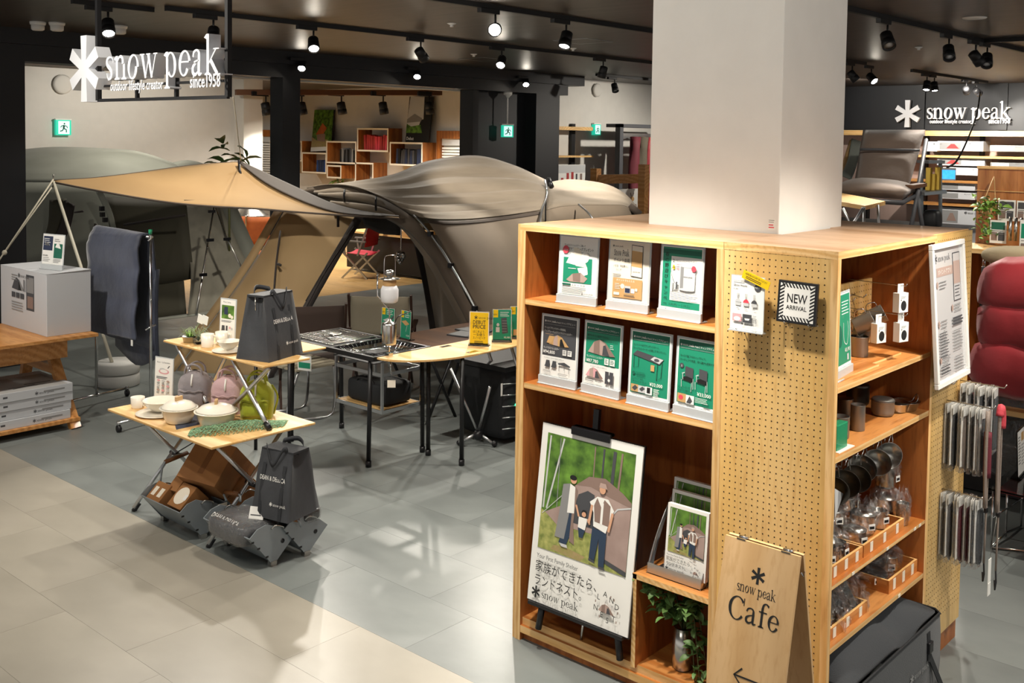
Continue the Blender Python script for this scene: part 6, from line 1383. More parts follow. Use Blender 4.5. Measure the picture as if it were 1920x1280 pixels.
b = MB('tan'); b.lathe([(.046, 1.35), (.05, 1.355), (.05, 1.395), (.046, 1.4)], 22, (LX, LY, 0)); b.m('steel'); b.lathe([(.075, 1.398), (.078, 1.402), (.02, 1.412), (.018, 1.42), (.034, 1.425), (.036, 1.455), (.02, 1.465), (.001, 1.466)], 22, (LX, LY, 0)); b.build('lantern_head', LN)
b = MB('chrome'); b.tube(cr([(LX-.055, LY, 1.40), (LX-.052, LY, 1.55), (LX-.03, LY, 1.572), (LX+.03, LY, 1.572), (LX+.052, LY, 1.55), (LX+.055, LY, 1.40)], 4), .003, 6); b.build('bail', LN)
b = MB('blackp'); b.tube(cr([(LX+.02, LY-.03, 1.06), (LX+.04, LY-.05, 1.12), (LX+.1, LY-.07, 1.14), (LX+.16, LY-.06, 1.15)], 5), .004, 6); b.build('hose', LN)
b = MB('chrome'); b.box((LX-.02, LY-.02, .80), (LX+.02, LY+.02, .85)); b.tube([(LX-.01, LY-.03, .70), (LX-.01, LY-.03, .81)], .006, 6); b.build('clamp', LN)
t = thing('price_card', 'small cream price card hanging below the lantern clamp', 'card', (LX, LY, .7)); b = MB('cream'); b.T = M.Translation((LX-.01, LY-.04, .6)) @ M.Rotation(-pi/4, 4, 'Z'); b.box((-.03, -.001, 0), (.03, .001, .055)); b.m('steel'); b.tube([(0, 0, .055), (0, 0, .13)], .002, 4); b.build('card', t)
# low wooden table, chairs and cot inside the tent mouth
K['walnut'] = wood('walnut_top', '6E4B30', '5B3B25', '3F2817', 6, 'Y', .4, 2)
WT2 = thing('low_table', 'dark walnut table inside the tent mouth behind the green notices', 'table', (6.55, 6.75, 0)); b = MB('walnut'); b.box((6.0, 6.3, .64), (7.3, 6.95, .66)); b.build('tabletop', WT2)
for x_, y_, x2 in ((6.1, 6.35, 6.45), (6.45, 6.35, 6.1), (7.2, 6.9, 6.9), (6.1, 6.9, 6.45)): b = MB('tubek'); b.tube([(x_, y_, .64), (x2, y_, 0)], .014, 8); b.build('leg', WT2)
for (x_, y_, rz, lb) in ((6.75, 6.5, .2, 'left of two booklets'), (6.95, 6.6, -.1, 'right of two booklets')):
    t = thing('booklet', 'flat dark booklet on the walnut table, ' + lb, 'booklet', (x_, y_, .66), rz, 'booklets on the walnut table'); b = MB('dgrey'); b.box((-.12, -.15, 0), (.12, .15, .012)); b.m('grey'); b.box((-.11, -.05, .012), (.1, .14, .0125)); b.build('pages', t, wr=False)
K['brownc'] = mat('brown_canvas', '4A3B34', .8, bump=.2, bs=200); K['walnutr'] = mat('dark_wood_rail', '3A241A', .5); K['creamc'] = mat('cream_canvas', 'A39A85', .85, bump=.2, bs=200)
def dchair(label, p, rz, k, low=.38, wood_='walnutr', h=.82):
    t = thing('camp_chair', label, 'chair', p, rz, 'folding camp chairs'); W = .28
    b = MB(k); rows = [[(-W+.56*j/8, .17+.06*i/5+.025*sin(pi*j/8), low+.1+(h-low-.1)*i/5) for j in range(9)] for i in range(6)]; b.grid(rows, th=.008); b.build('backrest', t, wr=False)
    b = MB(k); rows = [[(-W+.56*j/8, -.22+.4*i/5, low-.03*sin(pi*j/8)-.03*(i/5)) for j in range(9)] for i in range(6)]; b.grid(rows, th=.008); b.build('seat', t, wr=False)
    for s in (-1, 1):
        b = MB(wood_); b.beam((s*(W+.02), -.26, low+.2), (s*(W+.02), .2, low+.19), .045, .022); b.build('armrest', t, wr=False)
        b = MB(wood_); b.beam((s*(W+.015), .25, h+.02), (s*(W+.015), .05, low-.05), .022, .03); b.beam((s*(W+.015), -.22, low+.2), (s*(W+.015), -.18, low-.05), .022, .03); b.build('side_post', t, wr=False)
        for a, c in (((-.25, low+.02), (.22, 0)), ((.22, low), (-.25, 0))): b = MB(wood_); b.beam((s*(W-.01), a[0], a[1]), (s*(W-.01), c[0], c[1]), .022, .03); b.build('leg', t, wr=False)
    return t
dchair('brown canvas camp chair beyond the grill, left of two', (5.85, 7.62, 0), 2.55, 'brownc', .44, h=.93); dchair('cream canvas camp chair with dark arms, right behind the lantern', (6.7, 7.6, 0), 2.3, 'creamc', .42, h=.93)
# cot with clothes
K['olive'] = mat('olive_cloth', '5A5244', .8, bump=.3, bs=30); K['khaki'] = mat('khaki_cloth', 'A39476', .85, bump=.3, bs=30); K['palec'] = mat('pale_grey_cloth', '8B9088', .85, bump=.3, bs=10)
CT = thing('camp_cot', 'low camp cot with red trim and silver legs inside the tent', 'cot', (8.3, 7.3, 0)); b = MB('olive'); b.box((7.55, 6.85, .42), (9.2, 7.45, .44)); b.build('bed_sheet', CT)
b = MB('strapm'); b.tube([(7.5, 6.85, .43), (9.25, 6.85, .43)], .022, 8); b.tube([(7.5, 7.45, .43), (9.25, 7.45, .43)], .022, 8); b.build('side_rails', CT)
for x_ in (7.65, 8.3, 9.0): b = MB('alu'); b.tube(cr([(x_, 6.85, .42), (x_-.05, 6.8, .2), (x_, 6.9, .03), (x_, 7.15, .12), (x_, 7.4, .03), (x_, 7.5, .2), (x_, 7.45, .42)], 4), .012, 6); b.build('leg', CT)
for c, r_, k, lb, nm in (((8.0, 7.2, .57), (.25, .25, .14), 'khaki', 'crumpled khaki jacket heaped on the cot', 'jacket'), ((8.05, 6.95, .53), (.3, .14, .1), 'olive', 'olive stuff sack lying on the cot in front of the jacket', 'stuff_sack')):
    b = MB(k); superell(b, c, r_, .8, .7, 26, 14); o = b.build(nm); tag(o, lb, nm.replace('_', ' '))
    d = o.modifiers.new('d', 'DISPLACE'); tx = bpy.data.textures.new('cl', 'CLOUDS'); tx.noise_scale = .12; d.texture = tx; d.strength = .09
    for p in o.data.polygons: p.use_smooth = True
PC = thing('lounge_chair', 'tall pale grey canvas lounge chair behind the cot at the tent wall', 'chair', (8.5, 7.55, 0)); b = MB('palec'); rows = [[(8.15+.6*j/6+.1*i/6*0+.05*sin(i), 7.62+.06*i+.02*sin(j*2), .12+.93*i/6) for j in range(7)] for i in range(7)]; b.grid(rows, th=.015); b.build('sling', PC); b = MB('alu'); b.tube([(8.13, 7.6, 0), (8.2, 8.0, 1.05)], .013, 8); b.tube([(8.77, 7.6, 0), (8.8, 8.0, 1.05)], .013, 8); b.build('frame', PC)
# black boxes and bag behind the table legs
BB = thing('equipment_case', 'black fabric equipment case on silver folding legs under the bamboo table', 'case', (6.3, 5.65, 0)); b = MB('bagk2'); superell(b, (6.42, 5.70, .33), (.36, .26, .3), .25, .25, 24, 12); b.build('case_body', BB); b = MB('black'); b.box((6.06, 5.42, .6), (6.8, 5.98, .64)); b.build('lid_flap', BB)
b = MB('alu')
for i in range(5): b.tube([(6.05, 5.435-.0, .15+.09*i), (6.3, 5.43, .12+.09*i)], .005, 5)
b.build('grille_bars', BB)
for a, c in (((5.93, 5.90, .58), (5.98, 5.63, .1)), ((5.95, 5.48, .5), (5.98, 5.63, .1)), ((5.98, 5.63, .1), (5.86, 5.72, .02)), ((5.98, 5.63, .1), (6.03, 5.5, .02)), ((6.5, 5.4, .25), (6.6, 5.32, .02))): b = MB('alu'); b.tube([a, c], .012, 8); b.build('leg', BB)
b = MB('blackp'); b.ball((5.98, 5.63, .08), .045, 10, 8); b.ball((5.86, 5.72, .025), .025, 8, 6); b.ball((6.03, 5.5, .025), .025, 8, 6); b.build('leg_hub', BB)
b = MB('paper'); b.box((6.02, 5.43, .42), (6.04, 5.432, .52)); b.build('hang_tag', BB)
LB = thing('light_dome', 'tiny green indicator light on the black equipment case', 'light', (6.2, 5.425, .32)); b = MB(mat('green_led', '35C98A', emit=2)); b.ball((6.2, 5.425, .32), .012, 8, 6); b.build('lens', LB)
# cargo rack left of the kitchen: low aluminium slatted stool
SR = thing('slatted_rack', 'low folding rack with pale slats and bent silver legs behind the upper tote', 'rack', (5.6, 7.6, 0)); b = MB('creamc')
for i in range(5): b = MB('creamc'); b.box((5.45, 7.3+.1*i, .40), (5.95, 7.37+.1*i, .415)); b.build('slat', SR)
for y_ in (7.33, 7.72): b = MB('alu'); b.tube(cr([(5.5, y_, .4), (5.42, y_, .2), (5.38, y_-.03, .02), (5.55, y_-.2, .012), (5.75, y_-.15, .012), (5.9, y_, .2), (5.88, y_, .4)], 4), .012, 8); b.build('leg', SR)
t = thing('price_card', 'green topped price card standing on the slatted rack', 'card', (5.5, 7.2, .415)); b = MB('paper'); b.T = M.Translation((5.5, 7.25, .415)) @ M.Rotation(LF+.3, 4, 'Z'); b.box((-.07, 0, 0), (.07, .003, .13)); b.m('green'); b.box((-.06, -.001, .02), (.06, 0, .07)); b.build('card', t)

# ---------------------------------------------------------------- tents and tarp
def fabric(name, c1, c2, bump=.5, st=(1, 1, 1), bs=3, tr=0):
    m = mat(name, c1, .75, col2=c2, ns=1.5, bump=bump, bs=bs, stretch=st, sheen=.1)
    if tr:
        b = m.node_tree.nodes['Principled BSDF']; out = m.node_tree.nodes['Material Output']
        t = m.node_tree.nodes.new('ShaderNodeBsdfTranslucent'); t.inputs[0].default_value = lin(c1); mx = m.node_tree.nodes.new('ShaderNodeMixShader'); mx.inputs[0].default_value = tr
        m.node_tree.links.new(b.outputs[0], mx.inputs[1]); m.node_tree.links.new(t.outputs[0], mx.inputs[2]); m.node_tree.links.new(mx.outputs[0], out.inputs[0])
    return m
K['tb'] = fabric('tent_taupe', '8E8170', '7B6F5F', .7, (1, 1, 7), 2.2)
K['tb2'] = fabric('tent_taupe_wall', '8A7B69', '7C6E5E', .2, (1, 1, 1), 2)
K['ttan'] = fabric('tent_tan_panel', 'A88E66', '9A805A', .25, (1, 1, 1), 2.5, .3)
K['tarpt'] = fabric('tarp_tan', 'BC9B6C', 'AE8D5F', .2, (1, 1, 1), 2, .3)
K['tdark'] = fabric('tent_brown_edge', '4E4238', '443930', .2)
K['thems'] = fabric('tarp_brown_hem', '3F352C', '372E26', .2)
K['tsleeve'] = fabric('tent_sleeve', '6E6153', '5F5347', .3)
K['tblk'] = fabric('tent_black_trim', '2A221E', '221B18', .1)
K['tg'] = fabric('tent_olive_grey', '8D8F84', '7F8176', .3, (1, 1, 1), 2); K['tg2'] = fabric('tent_grey_panel', '8B8778', '7B776A', .6, (4, 4, .6), 3); K['twin'] = fabric('tent_window', '3E3B2C', '353226', .15, (1, 1, 1), 2)
random.seed(11)
def wrinkle(rows, a, fu, fv, seed=0):
    R, Cn = len(rows), len(rows[0]); out = []
    for i, r_ in enumerate(rows):
        o = []
        for j, p in enumerate(r_):
            u, v = j/(Cn-1), i/(R-1); e = min(1, 6*min(u, 1-u), 6*min(v, 1-v))
            o.append(V(p)+V((0, 0, 1))*a*e*(math.sin(fu*u+seed+2*math.sin(3*v+seed))*.6+math.sin(fv*v+3*u+seed*2)+.5*math.sin(fv*1.9*v-2.2*fu*.3*u)))
        out.append(o)
    return out
TT = thing('dome_tent', 'large taupe dome tent with raised front awning in the middle of the shop', 'tent', (8.6, 8.6, 0))
far_ = [(7.396, 9.721, 1.840), (7.683, 9.403, 1.902), (8.186, 9.144, 1.994), (8.737, 9.138, 2.146), (9.342, 8.916, 2.219), (9.795, 8.698, 2.109), (10.142, 8.444, 1.923)]
m1 = [(7.434, 9.381, 1.890), (7.668, 8.964, 1.865), (7.967, 8.630, 1.896), (8.367, 8.485, 1.965), (8.889, 8.350, 1.971), (9.383, 8.244, 1.940), (9.773, 8.101, 1.859)]
m2 = [(7.420, 8.944, 1.890), (7.537, 8.502, 1.779), (7.717, 8.148, 1.784), (8.088, 8.033, 1.789), (8.559, 7.954, 1.789), (9.024, 7.884, 1.802), (9.453, 7.850, 1.765)]
m3 = [(7.433, 8.470, 1.801), (7.397, 8.051, 1.699), (7.511, 7.769, 1.677), (7.845, 7.695, 1.678), (8.282, 7.655, 1.673), (8.795, 7.682, 1.692), (9.204, 7.673, 1.695)]
near_ = [(7.424, 8.014, 1.633), (7.334, 7.662, 1.620), (7.449, 7.532, 1.607), (7.766, 7.477, 1.600), (8.171, 7.473, 1.609), (8.642, 7.547, 1.617), (9.024, 7.569, 1.635)]
roof = wrinkle(pixpatch([far_, m1, m2, m3, near_], 8, 9), .017, 4, 34, 1)
b = MB('tb'); b.grid(roof, th=.006); b.build('roof_fabric', TT)
back_ = [(7.702, 9.969, 1.695), (8.560, 9.905, 1.669), (9.560, 9.994, 1.786), (10.275, 9.802, 1.920), (10.610, 9.417, 1.819), (10.751, 8.947, 1.691)]
b = MB('tb'); b.grid(pixpatch([far_[:1]+far_[2:], back_, [V((q[0], q[1], 1.3)) for q in back_]], 6, 6), th=.006); b.build('far_roof', TT)
# near wall between the front pole and the rear pole
wl_ = [[(7.334, 7.662, 1.610), (7.449, 7.532, 1.596), (7.765, 7.476, 1.589), (8.170, 7.473, 1.597), (8.641, 7.546, 1.606), (9.024, 7.569, 1.623)],
       [(7.336, 7.414, 1.352), (7.442, 7.293, 1.333), (7.686, 7.245, 1.341), (8.034, 7.231, 1.357), (8.446, 7.295, 1.365), (8.811, 7.339, 1.386)],
       [(7.346, 7.150, 1.013), (7.430, 7.055, 1.004), (7.602, 7.013, 1.013), (7.875, 7.008, 1.032), (8.236, 7.055, 1.039), (8.593, 7.105, 1.043)],
       [(7.376, 6.940, 0.665), (7.438, 6.869, 0.655), (7.551, 6.818, 0.669), (7.769, 6.800, 0.677), (8.034, 6.802, 0.684), (8.373, 6.871, 0.664)],
       [(7.490, 6.765, 0.063), (7.525, 6.726, 0.064), (7.574, 6.672, 0.086), (7.726, 6.653, 0.106), (7.970, 6.680, 0.106), (8.225, 6.694, 0.096)]]
b = MB('tb2'); b.grid(pixpatch(wl_, 5, 5), th=.006); b.build('near_wall', TT)
b = MB('tdark'); sk = [lerp(p, q, .13) for p, q in zip(wl_[0], wl_[1])]; b.grid(pixpatch([[V(p)+V((-.01, -.01, .0)) for p in wl_[0]], [V(p)+V((-.012, -.012, 0)) for p in sk]], 5, 3), th=.004); b.build('seam_band', TT)
# front arch: sleeve and pole
ar = cr([(7.396, 9.721, 1.828), (7.477, 9.483, 1.879), (7.510, 9.144, 1.886), (7.470, 8.732, 1.834), (7.391, 8.210, 1.725), (7.337, 7.807, 1.584), (7.328, 7.497, 1.346), (7.312, 7.191, 1.038), (7.337, 6.991, 0.768), (7.385, 6.838, 0.467), (7.460, 6.724, 0.075)], 5)
b = MB('tsleeve'); rows = []
for i, p in enumerate(ar): 
    t = i/(len(ar)-1); wd = .05+.05*sin(pi*min(t*1.6, 1)); rows.append([p+V((-.02, -.01, 0)), p+V((-.05, .08, -wd*1.1)), p+V((.02, .15, -wd*1.7))])
b.grid(rows, th=.006); b.build('door_sleeve', TT)
b = MB('alu'); b.tube([p+V((-.015, -.03, .02)) for p in ar[24:]], .012, 8); b.build('arch_pole', TT)
for i in (28, 33, 40, 44): b = MB('blackp'); b.bc(ar[i]+V((-.015, -.03, .015)), (.04, .05, .05)); b.build('pole_clip', TT)
inn = [p+V((.03, .16, -.03)) for p in ar[22:]]
b = MB('tb2'); b.grid([[p, p+V((.12, .22, -.1)), p+V((.35, .5, -.05))] for p in inn], th=.005); b.build('inner_flap', TT)
# rear arch, annex roof and annex wall
b = MB('alu'); b.tube(cr([(9.988, 8.316, 1.925), (9.462, 7.842, 1.784), (8.994, 7.528, 1.633), (8.705, 7.312, 1.453), (8.400, 7.016, 0.983)], 5), .013, 8); b.build('rear_pole', TT)
b = MB('blackp'); b.tube([(9.707, 8.031, 1.954), (9.653, 7.935, 1.869)], .035, 6); b.build('roof_toggle', TT)
an = [[(10.177, 8.402, 1.890), (10.477, 8.367, 1.919), (10.809, 8.294, 1.901), (11.154, 8.202, 1.841), (11.382, 8.087, 1.719), (11.490, 7.951, 1.537)], [(9.693, 8.034, 1.787), (10.004, 7.985, 1.779), (10.328, 7.921, 1.773), (10.665, 7.840, 1.739), (10.970, 7.792, 1.663), (11.150, 7.731, 1.535)], [(9.218, 7.652, 1.622), (9.506, 7.632, 1.655), (9.918, 7.620, 1.652), (10.338, 7.597, 1.636), (10.632, 7.567, 1.620), (10.897, 7.563, 1.528)]]
b = MB('tb'); b.grid(wrinkle(pixpatch(an, 6, 6), .012, 6, 16, 3), th=.006); b.build('annex_roof', TT)
b = MB('tb2'); b.grid(pixpatch([an[2], [V((p[0]-.1, p[1]-.1, .9)) for p in an[2]], [V((p[0]-.3, p[1]-.35, 0)) for p in an[2]]], 5, 4), th=.005); b.build('annex_wall', TT)
b = MB('alu'); b.tube(cr([(9.705, 7.559, 1.676), (9.558, 7.264, 1.562), (9.541, 7.116, 1.358)], 4), .012, 6); b.build('annex_pole', TT); b = MB('tdark'); b.tube([(10.759, 7.575, 1.621), (10.844, 7.470, 1.509)], .05, 6); b.build('annex_trim', TT)
# rolled door under the awning and black inner mesh
for k, (p0, p1, p2, r0) in enumerate(((((7.300, 9.372, 1.786)), ((7.402, 8.653, 1.770)), ((7.399, 8.118, 1.628)), .05), (((7.394, 9.570, 1.798)), ((7.483, 9.018, 1.809)), ((7.475, 8.260, 1.650)), .055), (((7.196, 9.033, 1.723)), ((7.306, 8.452, 1.670)), ((7.350, 8.097, 1.609)), .04))):
    b = MB('tb'); C_ = cr([p0, p1, p2], 8); b.tube(C_, [r0*(.25+.75*sin(pi*min(max(i/(len(C_)-1), .04), .96))) for i in range(len(C_))], 10); b.build('rolled_door', TT)
for p in ((7.235, 8.844, 1.801), (7.228, 8.320, 1.748)): b = MB('blackp'); b.tube([V(p)+V((0, 0, .06)), V(p)+V((-.04, -.04, 0)), V(p)+V((0, 0, -.08))], .012, 6); b.build('door_toggle', TT)
b = MB('tblk'); b.grid(pixpatch([[(7.945, 9.380, 1.516), (8.089, 9.216, 1.494), (8.099, 8.903, 1.488)], [(8.089, 9.510, 1.399), (8.221, 9.354, 1.301), (8.169, 8.960, 1.307)]], 5, 3), th=.02); b.build('inner_mesh', TT)
for nm, pts, k in (('rear_jamb', [[(9.290, 9.942, 1.064), (9.337, 9.891, 1.086)], [(9.219, 9.678, 0.505), (9.273, 9.616, 0.506)], [(9.120, 9.449, -0.004), (9.191, 9.368, -0.003)]], 'tblk'), ('inner_wall', [[(9.202, 9.749, 1.188), (8.501, 8.437, 1.325)], [(9.134, 9.471, 0.501), (8.059, 7.682, 0.717)], [(9.048, 9.221, -0.098), (7.892, 7.230, 0.231)]], 'tb2')):
    b = MB(k); b.grid(pixpatch(pts, 4, 5), th=.006); b.build(nm, TT)
# left front panel, tan cloth
pn = [[(6.977, 9.572, 1.597), (7.100, 9.282, 1.590), (7.231, 8.983, 1.584), (7.336, 8.714, 1.584)], [(6.628, 9.622, 1.060), (6.671, 9.274, 1.088), (6.888, 8.956, 1.099), (6.996, 8.758, 1.097)], [(6.118, 9.554, 0.542), (6.292, 9.209, 0.564), (6.514, 8.960, 0.580), (6.620, 8.765, 0.580)], [(5.658, 9.650, -0.053), (5.876, 9.253, -0.062), (6.064, 8.967, -0.045), (6.179, 8.764, -0.030)]]
b = MB('ttan'); b.grid(wrinkle(pixpatch(pn, 7, 7), .01, 9, 9, 5), th=.005); b.build('front_panel', TT)
b = MB('tblk'); b.tube(cr([V(r_[3])+V((-.02, -.03, 0)) for r_ in pn], 6), .045, 8); b.build('panel_jamb', TT)
b = MB('ttan'); rows = []
for p in cr([r_[0] for r_ in pn], 6): rows.append([p+V((-.03, -.02, .01)), p+V((-.10, .06, .0))])
b.grid(rows, th=.005); b.build('panel_edge', TT)
b = MB('tblk'); b.tube(cr([V((6.827, 9.424, 1.401))+V((-.03, -.03, 0)), V((6.607, 9.194, 1.071))+V((-.03, -.03, 0)), V((6.459, 9.033, 0.734))+V((-.03, -.03, 0))], 4), .01, 5); b.tube([V((6.607, 9.194, 1.077)), V((6.574, 9.081, 1.073))], .015, 5); b.bc((7.085, 8.766, 1.535), (.02, .02, .13)); b.build('panel_zip', TT)
b = MB('tblk'); b.tube(cr([V((7.230, 8.674, 1.477))+V((-.04, -.04, 0)), V((6.894, 8.719, 1.063))+V((-.05, -.05, 0)), V((6.624, 8.698, 0.744))+V((-.05, -.05, 0))], 4), .006, 5); b.build('panel_cord', TT)
# tarp
TA = thing('tan_tarp', 'tan tarp stretched from the slim pole over the tent awning', 'tarp', (5.9, 10.2, 1.9))
up_ = [(4.826, 10.514, 1.951), (5.307, 10.576, 1.966), (5.851, 10.571, 2.020), (6.378, 10.585, 2.078), (6.773, 10.445, 2.115), (6.903, 10.298, 2.112), (6.976, 9.904, 1.989), (7.029, 9.381, 1.841), (7.069, 8.873, 1.707), (7.132, 8.420, 1.639), (7.215, 7.948, 1.614)]
lo_ = [(4.832, 10.505, 1.929), (5.159, 10.282, 1.849), (5.473, 9.998, 1.775), (5.753, 9.753, 1.722), (6.009, 9.463, 1.695), (6.184, 9.340, 1.683), (6.368, 9.132, 1.671), (6.588, 8.882, 1.648), (6.814, 8.551, 1.629), (6.968, 8.226, 1.620), (7.181, 7.910, 1.607)]
mid = [lerp(a, c, .5)-V((0, 0, .035*sin(pi*i/10))) for i, (a, c) in enumerate(zip(up_, lo_))]
b = MB('tarpt'); b.grid(pixpatch([up_, mid, lo_], 5, 8), th=.004); b.build('tarp_sheet', TA)
b = MB('thems'); o_ = V((-.015, -.015, .018)); b.grid(pixpatch([[V(a)+o_ for a in up_[5:]], [lerp(a, c, t*.5)+o_ for a, c, t in zip(up_[5:], mid[5:], (.1, .5, .9, 1.3, 1.6, 1.0))], [lerp(a, c, t)+o_ for a, c, t in zip(up_[5:], mid[5:], (.1, .5, .8, 1.2, 1.5, 1.0))]], 5, 5), th=.008); b.build('rear_hem', TA)
b = MB('tdark'); b.tube(cr(lo_, 5), .011, 6); b.tube(cr(up_[:6], 5), .008, 6); b.build('edge_tape', TA)
b = MB('tdark'); b.tube(cr([V((5.863, 9.782, 1.733))+V((0, 0, .015)), V((6.328, 9.558, 1.728))+V((0, 0, .01)), V((6.703, 9.515, 1.751))+V((0, 0, .01)), V((6.912, 9.359, 1.810))+V((0, 0, .01))], 5), .006, 5); b.build('seam', TA)
b = MB('blackp'); b.tube([(6.830, 10.232, 2.150), (6.774, 10.136, 2.045), (6.755, 10.077, 1.987)], .014, 6); b.build('peak_strap', TA)
b = MB('rope'); b.tube([(3.46, 5.24, 2.66), V(up_[5])+V((0, 0, .02))], .004, 5); tag(b.build('peak_cord'), 'thin pale cord from the hanging sign down to the tarp peak', 'cord')
# left grey tent
GT = thing('dome_tent', 'olive grey dome tent standing before the left white wall', 'tent', (5.5, 13.2, 0))
r1 = [(6.223, 16.335, 2.003), (6.648, 15.867, 2.138), (7.070, 15.396, 2.211), (7.645, 14.898, 2.197), (8.074, 14.713, 2.152), (8.407, 14.325, 1.990), (8.544, 13.855, 1.794)]
r2 = [(5.938, 15.591, 1.887), (6.343, 15.143, 1.986), (6.746, 14.693, 2.040), (7.248, 14.127, 2.036), (7.660, 13.960, 1.991), (8.016, 13.702, 1.887), (8.324, 13.497, 1.764)]
r3 = [(5.732, 15.056, 1.709), (6.121, 14.620, 1.739), (6.464, 14.084, 1.752), (6.850, 13.650, 1.775), (7.237, 13.362, 1.741), (7.632, 13.215, 1.686), (7.990, 12.957, 1.612)]
b = MB('tg'); b.grid(wrinkle(pixpatch([r1, r2, r3], 6, 7), .012, 7, 10, 2), th=.006); b.build('roof_fabric', GT)
rb = [V((p[0]+.2, p[1]+1.6, .3)) for p in r1]; b = MB('tg'); b.grid(pixpatch([r1, [V((p[0]+.1, p[1]+.7, p[2]-.2)) for p in r1], rb], 4, 5), th=.006); b.build('far_roof', GT)
b = MB('tg'); b.grid(pixpatch([[(8.370, 14.368, 1.989), (8.651, 14.356, 2.028), (8.857, 14.271, 1.987), (8.963, 14.144, 1.891)], [(8.218, 14.078, 1.887), (8.432, 13.992, 1.935), (8.634, 13.912, 1.903), (8.794, 13.877, 1.821)]], 4, 4), th=.006); b.build('rear_lobe', GT)
w1 = r3[:5]; w3 = [(5.401, 14.241, -0.025), (5.771, 13.825, -0.017), (6.139, 13.561, -0.014), (6.418, 13.247, -0.008), (6.769, 13.001, -0.034)]
b = MB('tg'); b.grid(pixpatch([w1, [lerp(a, c, .5)+V((0, -.15, 0)) for a, c in zip(w1, w3)], w3], 5, 6), th=.006); b.build('front_wall', GT)
def winp(nm, q, k='twin', off=.05):
    b = MB(k); b.grid(pixpatch([[V(p)+V((-off*.3, -off, 0)) for p in r_] for r_ in q], 4, 4), th=.008); b.build(nm, GT)
winp('window_flap', [[(6.355, 13.512, 1.552), (6.437, 13.414, 1.484)], [(6.277, 13.501, 1.233), (6.359, 13.404, 1.178)], [(6.195, 13.574, 0.986), (6.248, 13.506, 0.883)]], 'tblk'); winp('window_flap', [[(6.238, 13.719, 1.546), (6.388, 13.551, 1.563)], [(6.198, 13.667, 1.261), (6.299, 13.550, 1.228)], [(6.165, 13.691, 1.085), (6.218, 13.623, 0.981)]], 'twin')
winp('mesh_door', [[(6.650, 13.109, 1.604), (7.047, 12.735, 1.581), (7.424, 12.386, 1.585)], [(6.583, 12.771, 1.127), (6.928, 12.457, 1.128), (7.308, 12.105, 1.131)], [(6.524, 12.567, 0.558), (6.876, 12.169, 0.525), (7.248, 11.906, 0.599)]], 'twin', .1)
winp('door_band', [[(6.538, 13.089, 1.678), (6.603, 13.016, 1.680)], [(6.598, 12.924, 1.393), (6.649, 12.868, 1.407)], [(6.609, 12.821, 1.191), (6.651, 12.775, 1.205)]], 'tg', .14)
b = MB('tblk'); b.tube([(6.610, 12.449, 1.271), (7.135, 11.868, 1.410)], .018, 6); b.tube([(6.341, 13.215, 1.401), (6.391, 13.084, 1.420)], .014, 6); b.build('window_straps', GT)
for p in ((6.456, 12.714, 1.473), (6.458, 12.706, 1.398), (6.479, 12.677, 1.331)): b = MB('blackp'); b.bc(p, (.05, .05, .06)); b.build('pole_clip', GT)
b = MB('twin'); b.grid(pixpatch([[(6.492, 12.601, 0.530), (6.823, 12.077, 0.526), (7.072, 11.802, 0.585)], [(6.475, 12.435, 0.074), (6.760, 11.966, 0.113), (7.028, 11.668, 0.158)]], 4, 4), th=.006); b.build('sill_panel', GT)
gp = [[(7.531, 12.565, 1.551), (7.721, 12.350, 1.548), (7.848, 12.205, 1.522)], [(7.333, 12.146, 1.057), (7.554, 11.896, 1.048), (7.819, 11.747, 1.021)], [(7.131, 11.738, 0.627), (7.408, 11.424, 0.606), (7.725, 11.214, 0.557)], [(6.929, 11.480, 0.193), (7.184, 11.195, 0.225), (7.375, 11.138, 0.330)]]
b = MB('tg2'); b.grid(wrinkle(pixpatch(gp, 7, 6), .015, 22, 6, 1), th=.006); b.build('awning_panel', GT)
b = MB('tg'); b.grid([[p, p+V((.16, -.1, .02))] for p in cr([r_[2] for r_ in gp[:3]], 5)], th=.006); b.build('panel_edge', GT)
b = MB('steel'); b.tube([(7.354, 11.557, 1.561), (6.880, 11.112, 0.583), (6.728, 10.960, 0.295)], .012, 6); b.build('awning_pole', GT); b = MB('steel'); b.tube([(7.418, 11.632, 1.500), (7.337, 11.243, 1.139), (7.286, 10.821, 0.783)], .012, 6); b.build('awning_pole', GT)
for p in ((7.274, 11.490, 1.473), (7.112, 11.270, 1.138), (6.906, 11.095, 0.744), (7.308, 11.200, 1.144), (7.253, 10.783, 0.789)): b = MB('blackp'); b.bc(p, (.09, .03, .035)); b.build('pole_toggle', GT)
b = MB('tg'); b.grid([[(6.475, 12.435, 0.074), (6.769, 11.957, 0.119), (7.154, 11.231, 0.258)], [V((6.376, 12.245, 0.070)), V((6.691, 11.819, 0.120)), V((7.098, 11.143, 0.242))]], th=.01); b.build('ground_skirt', GT)

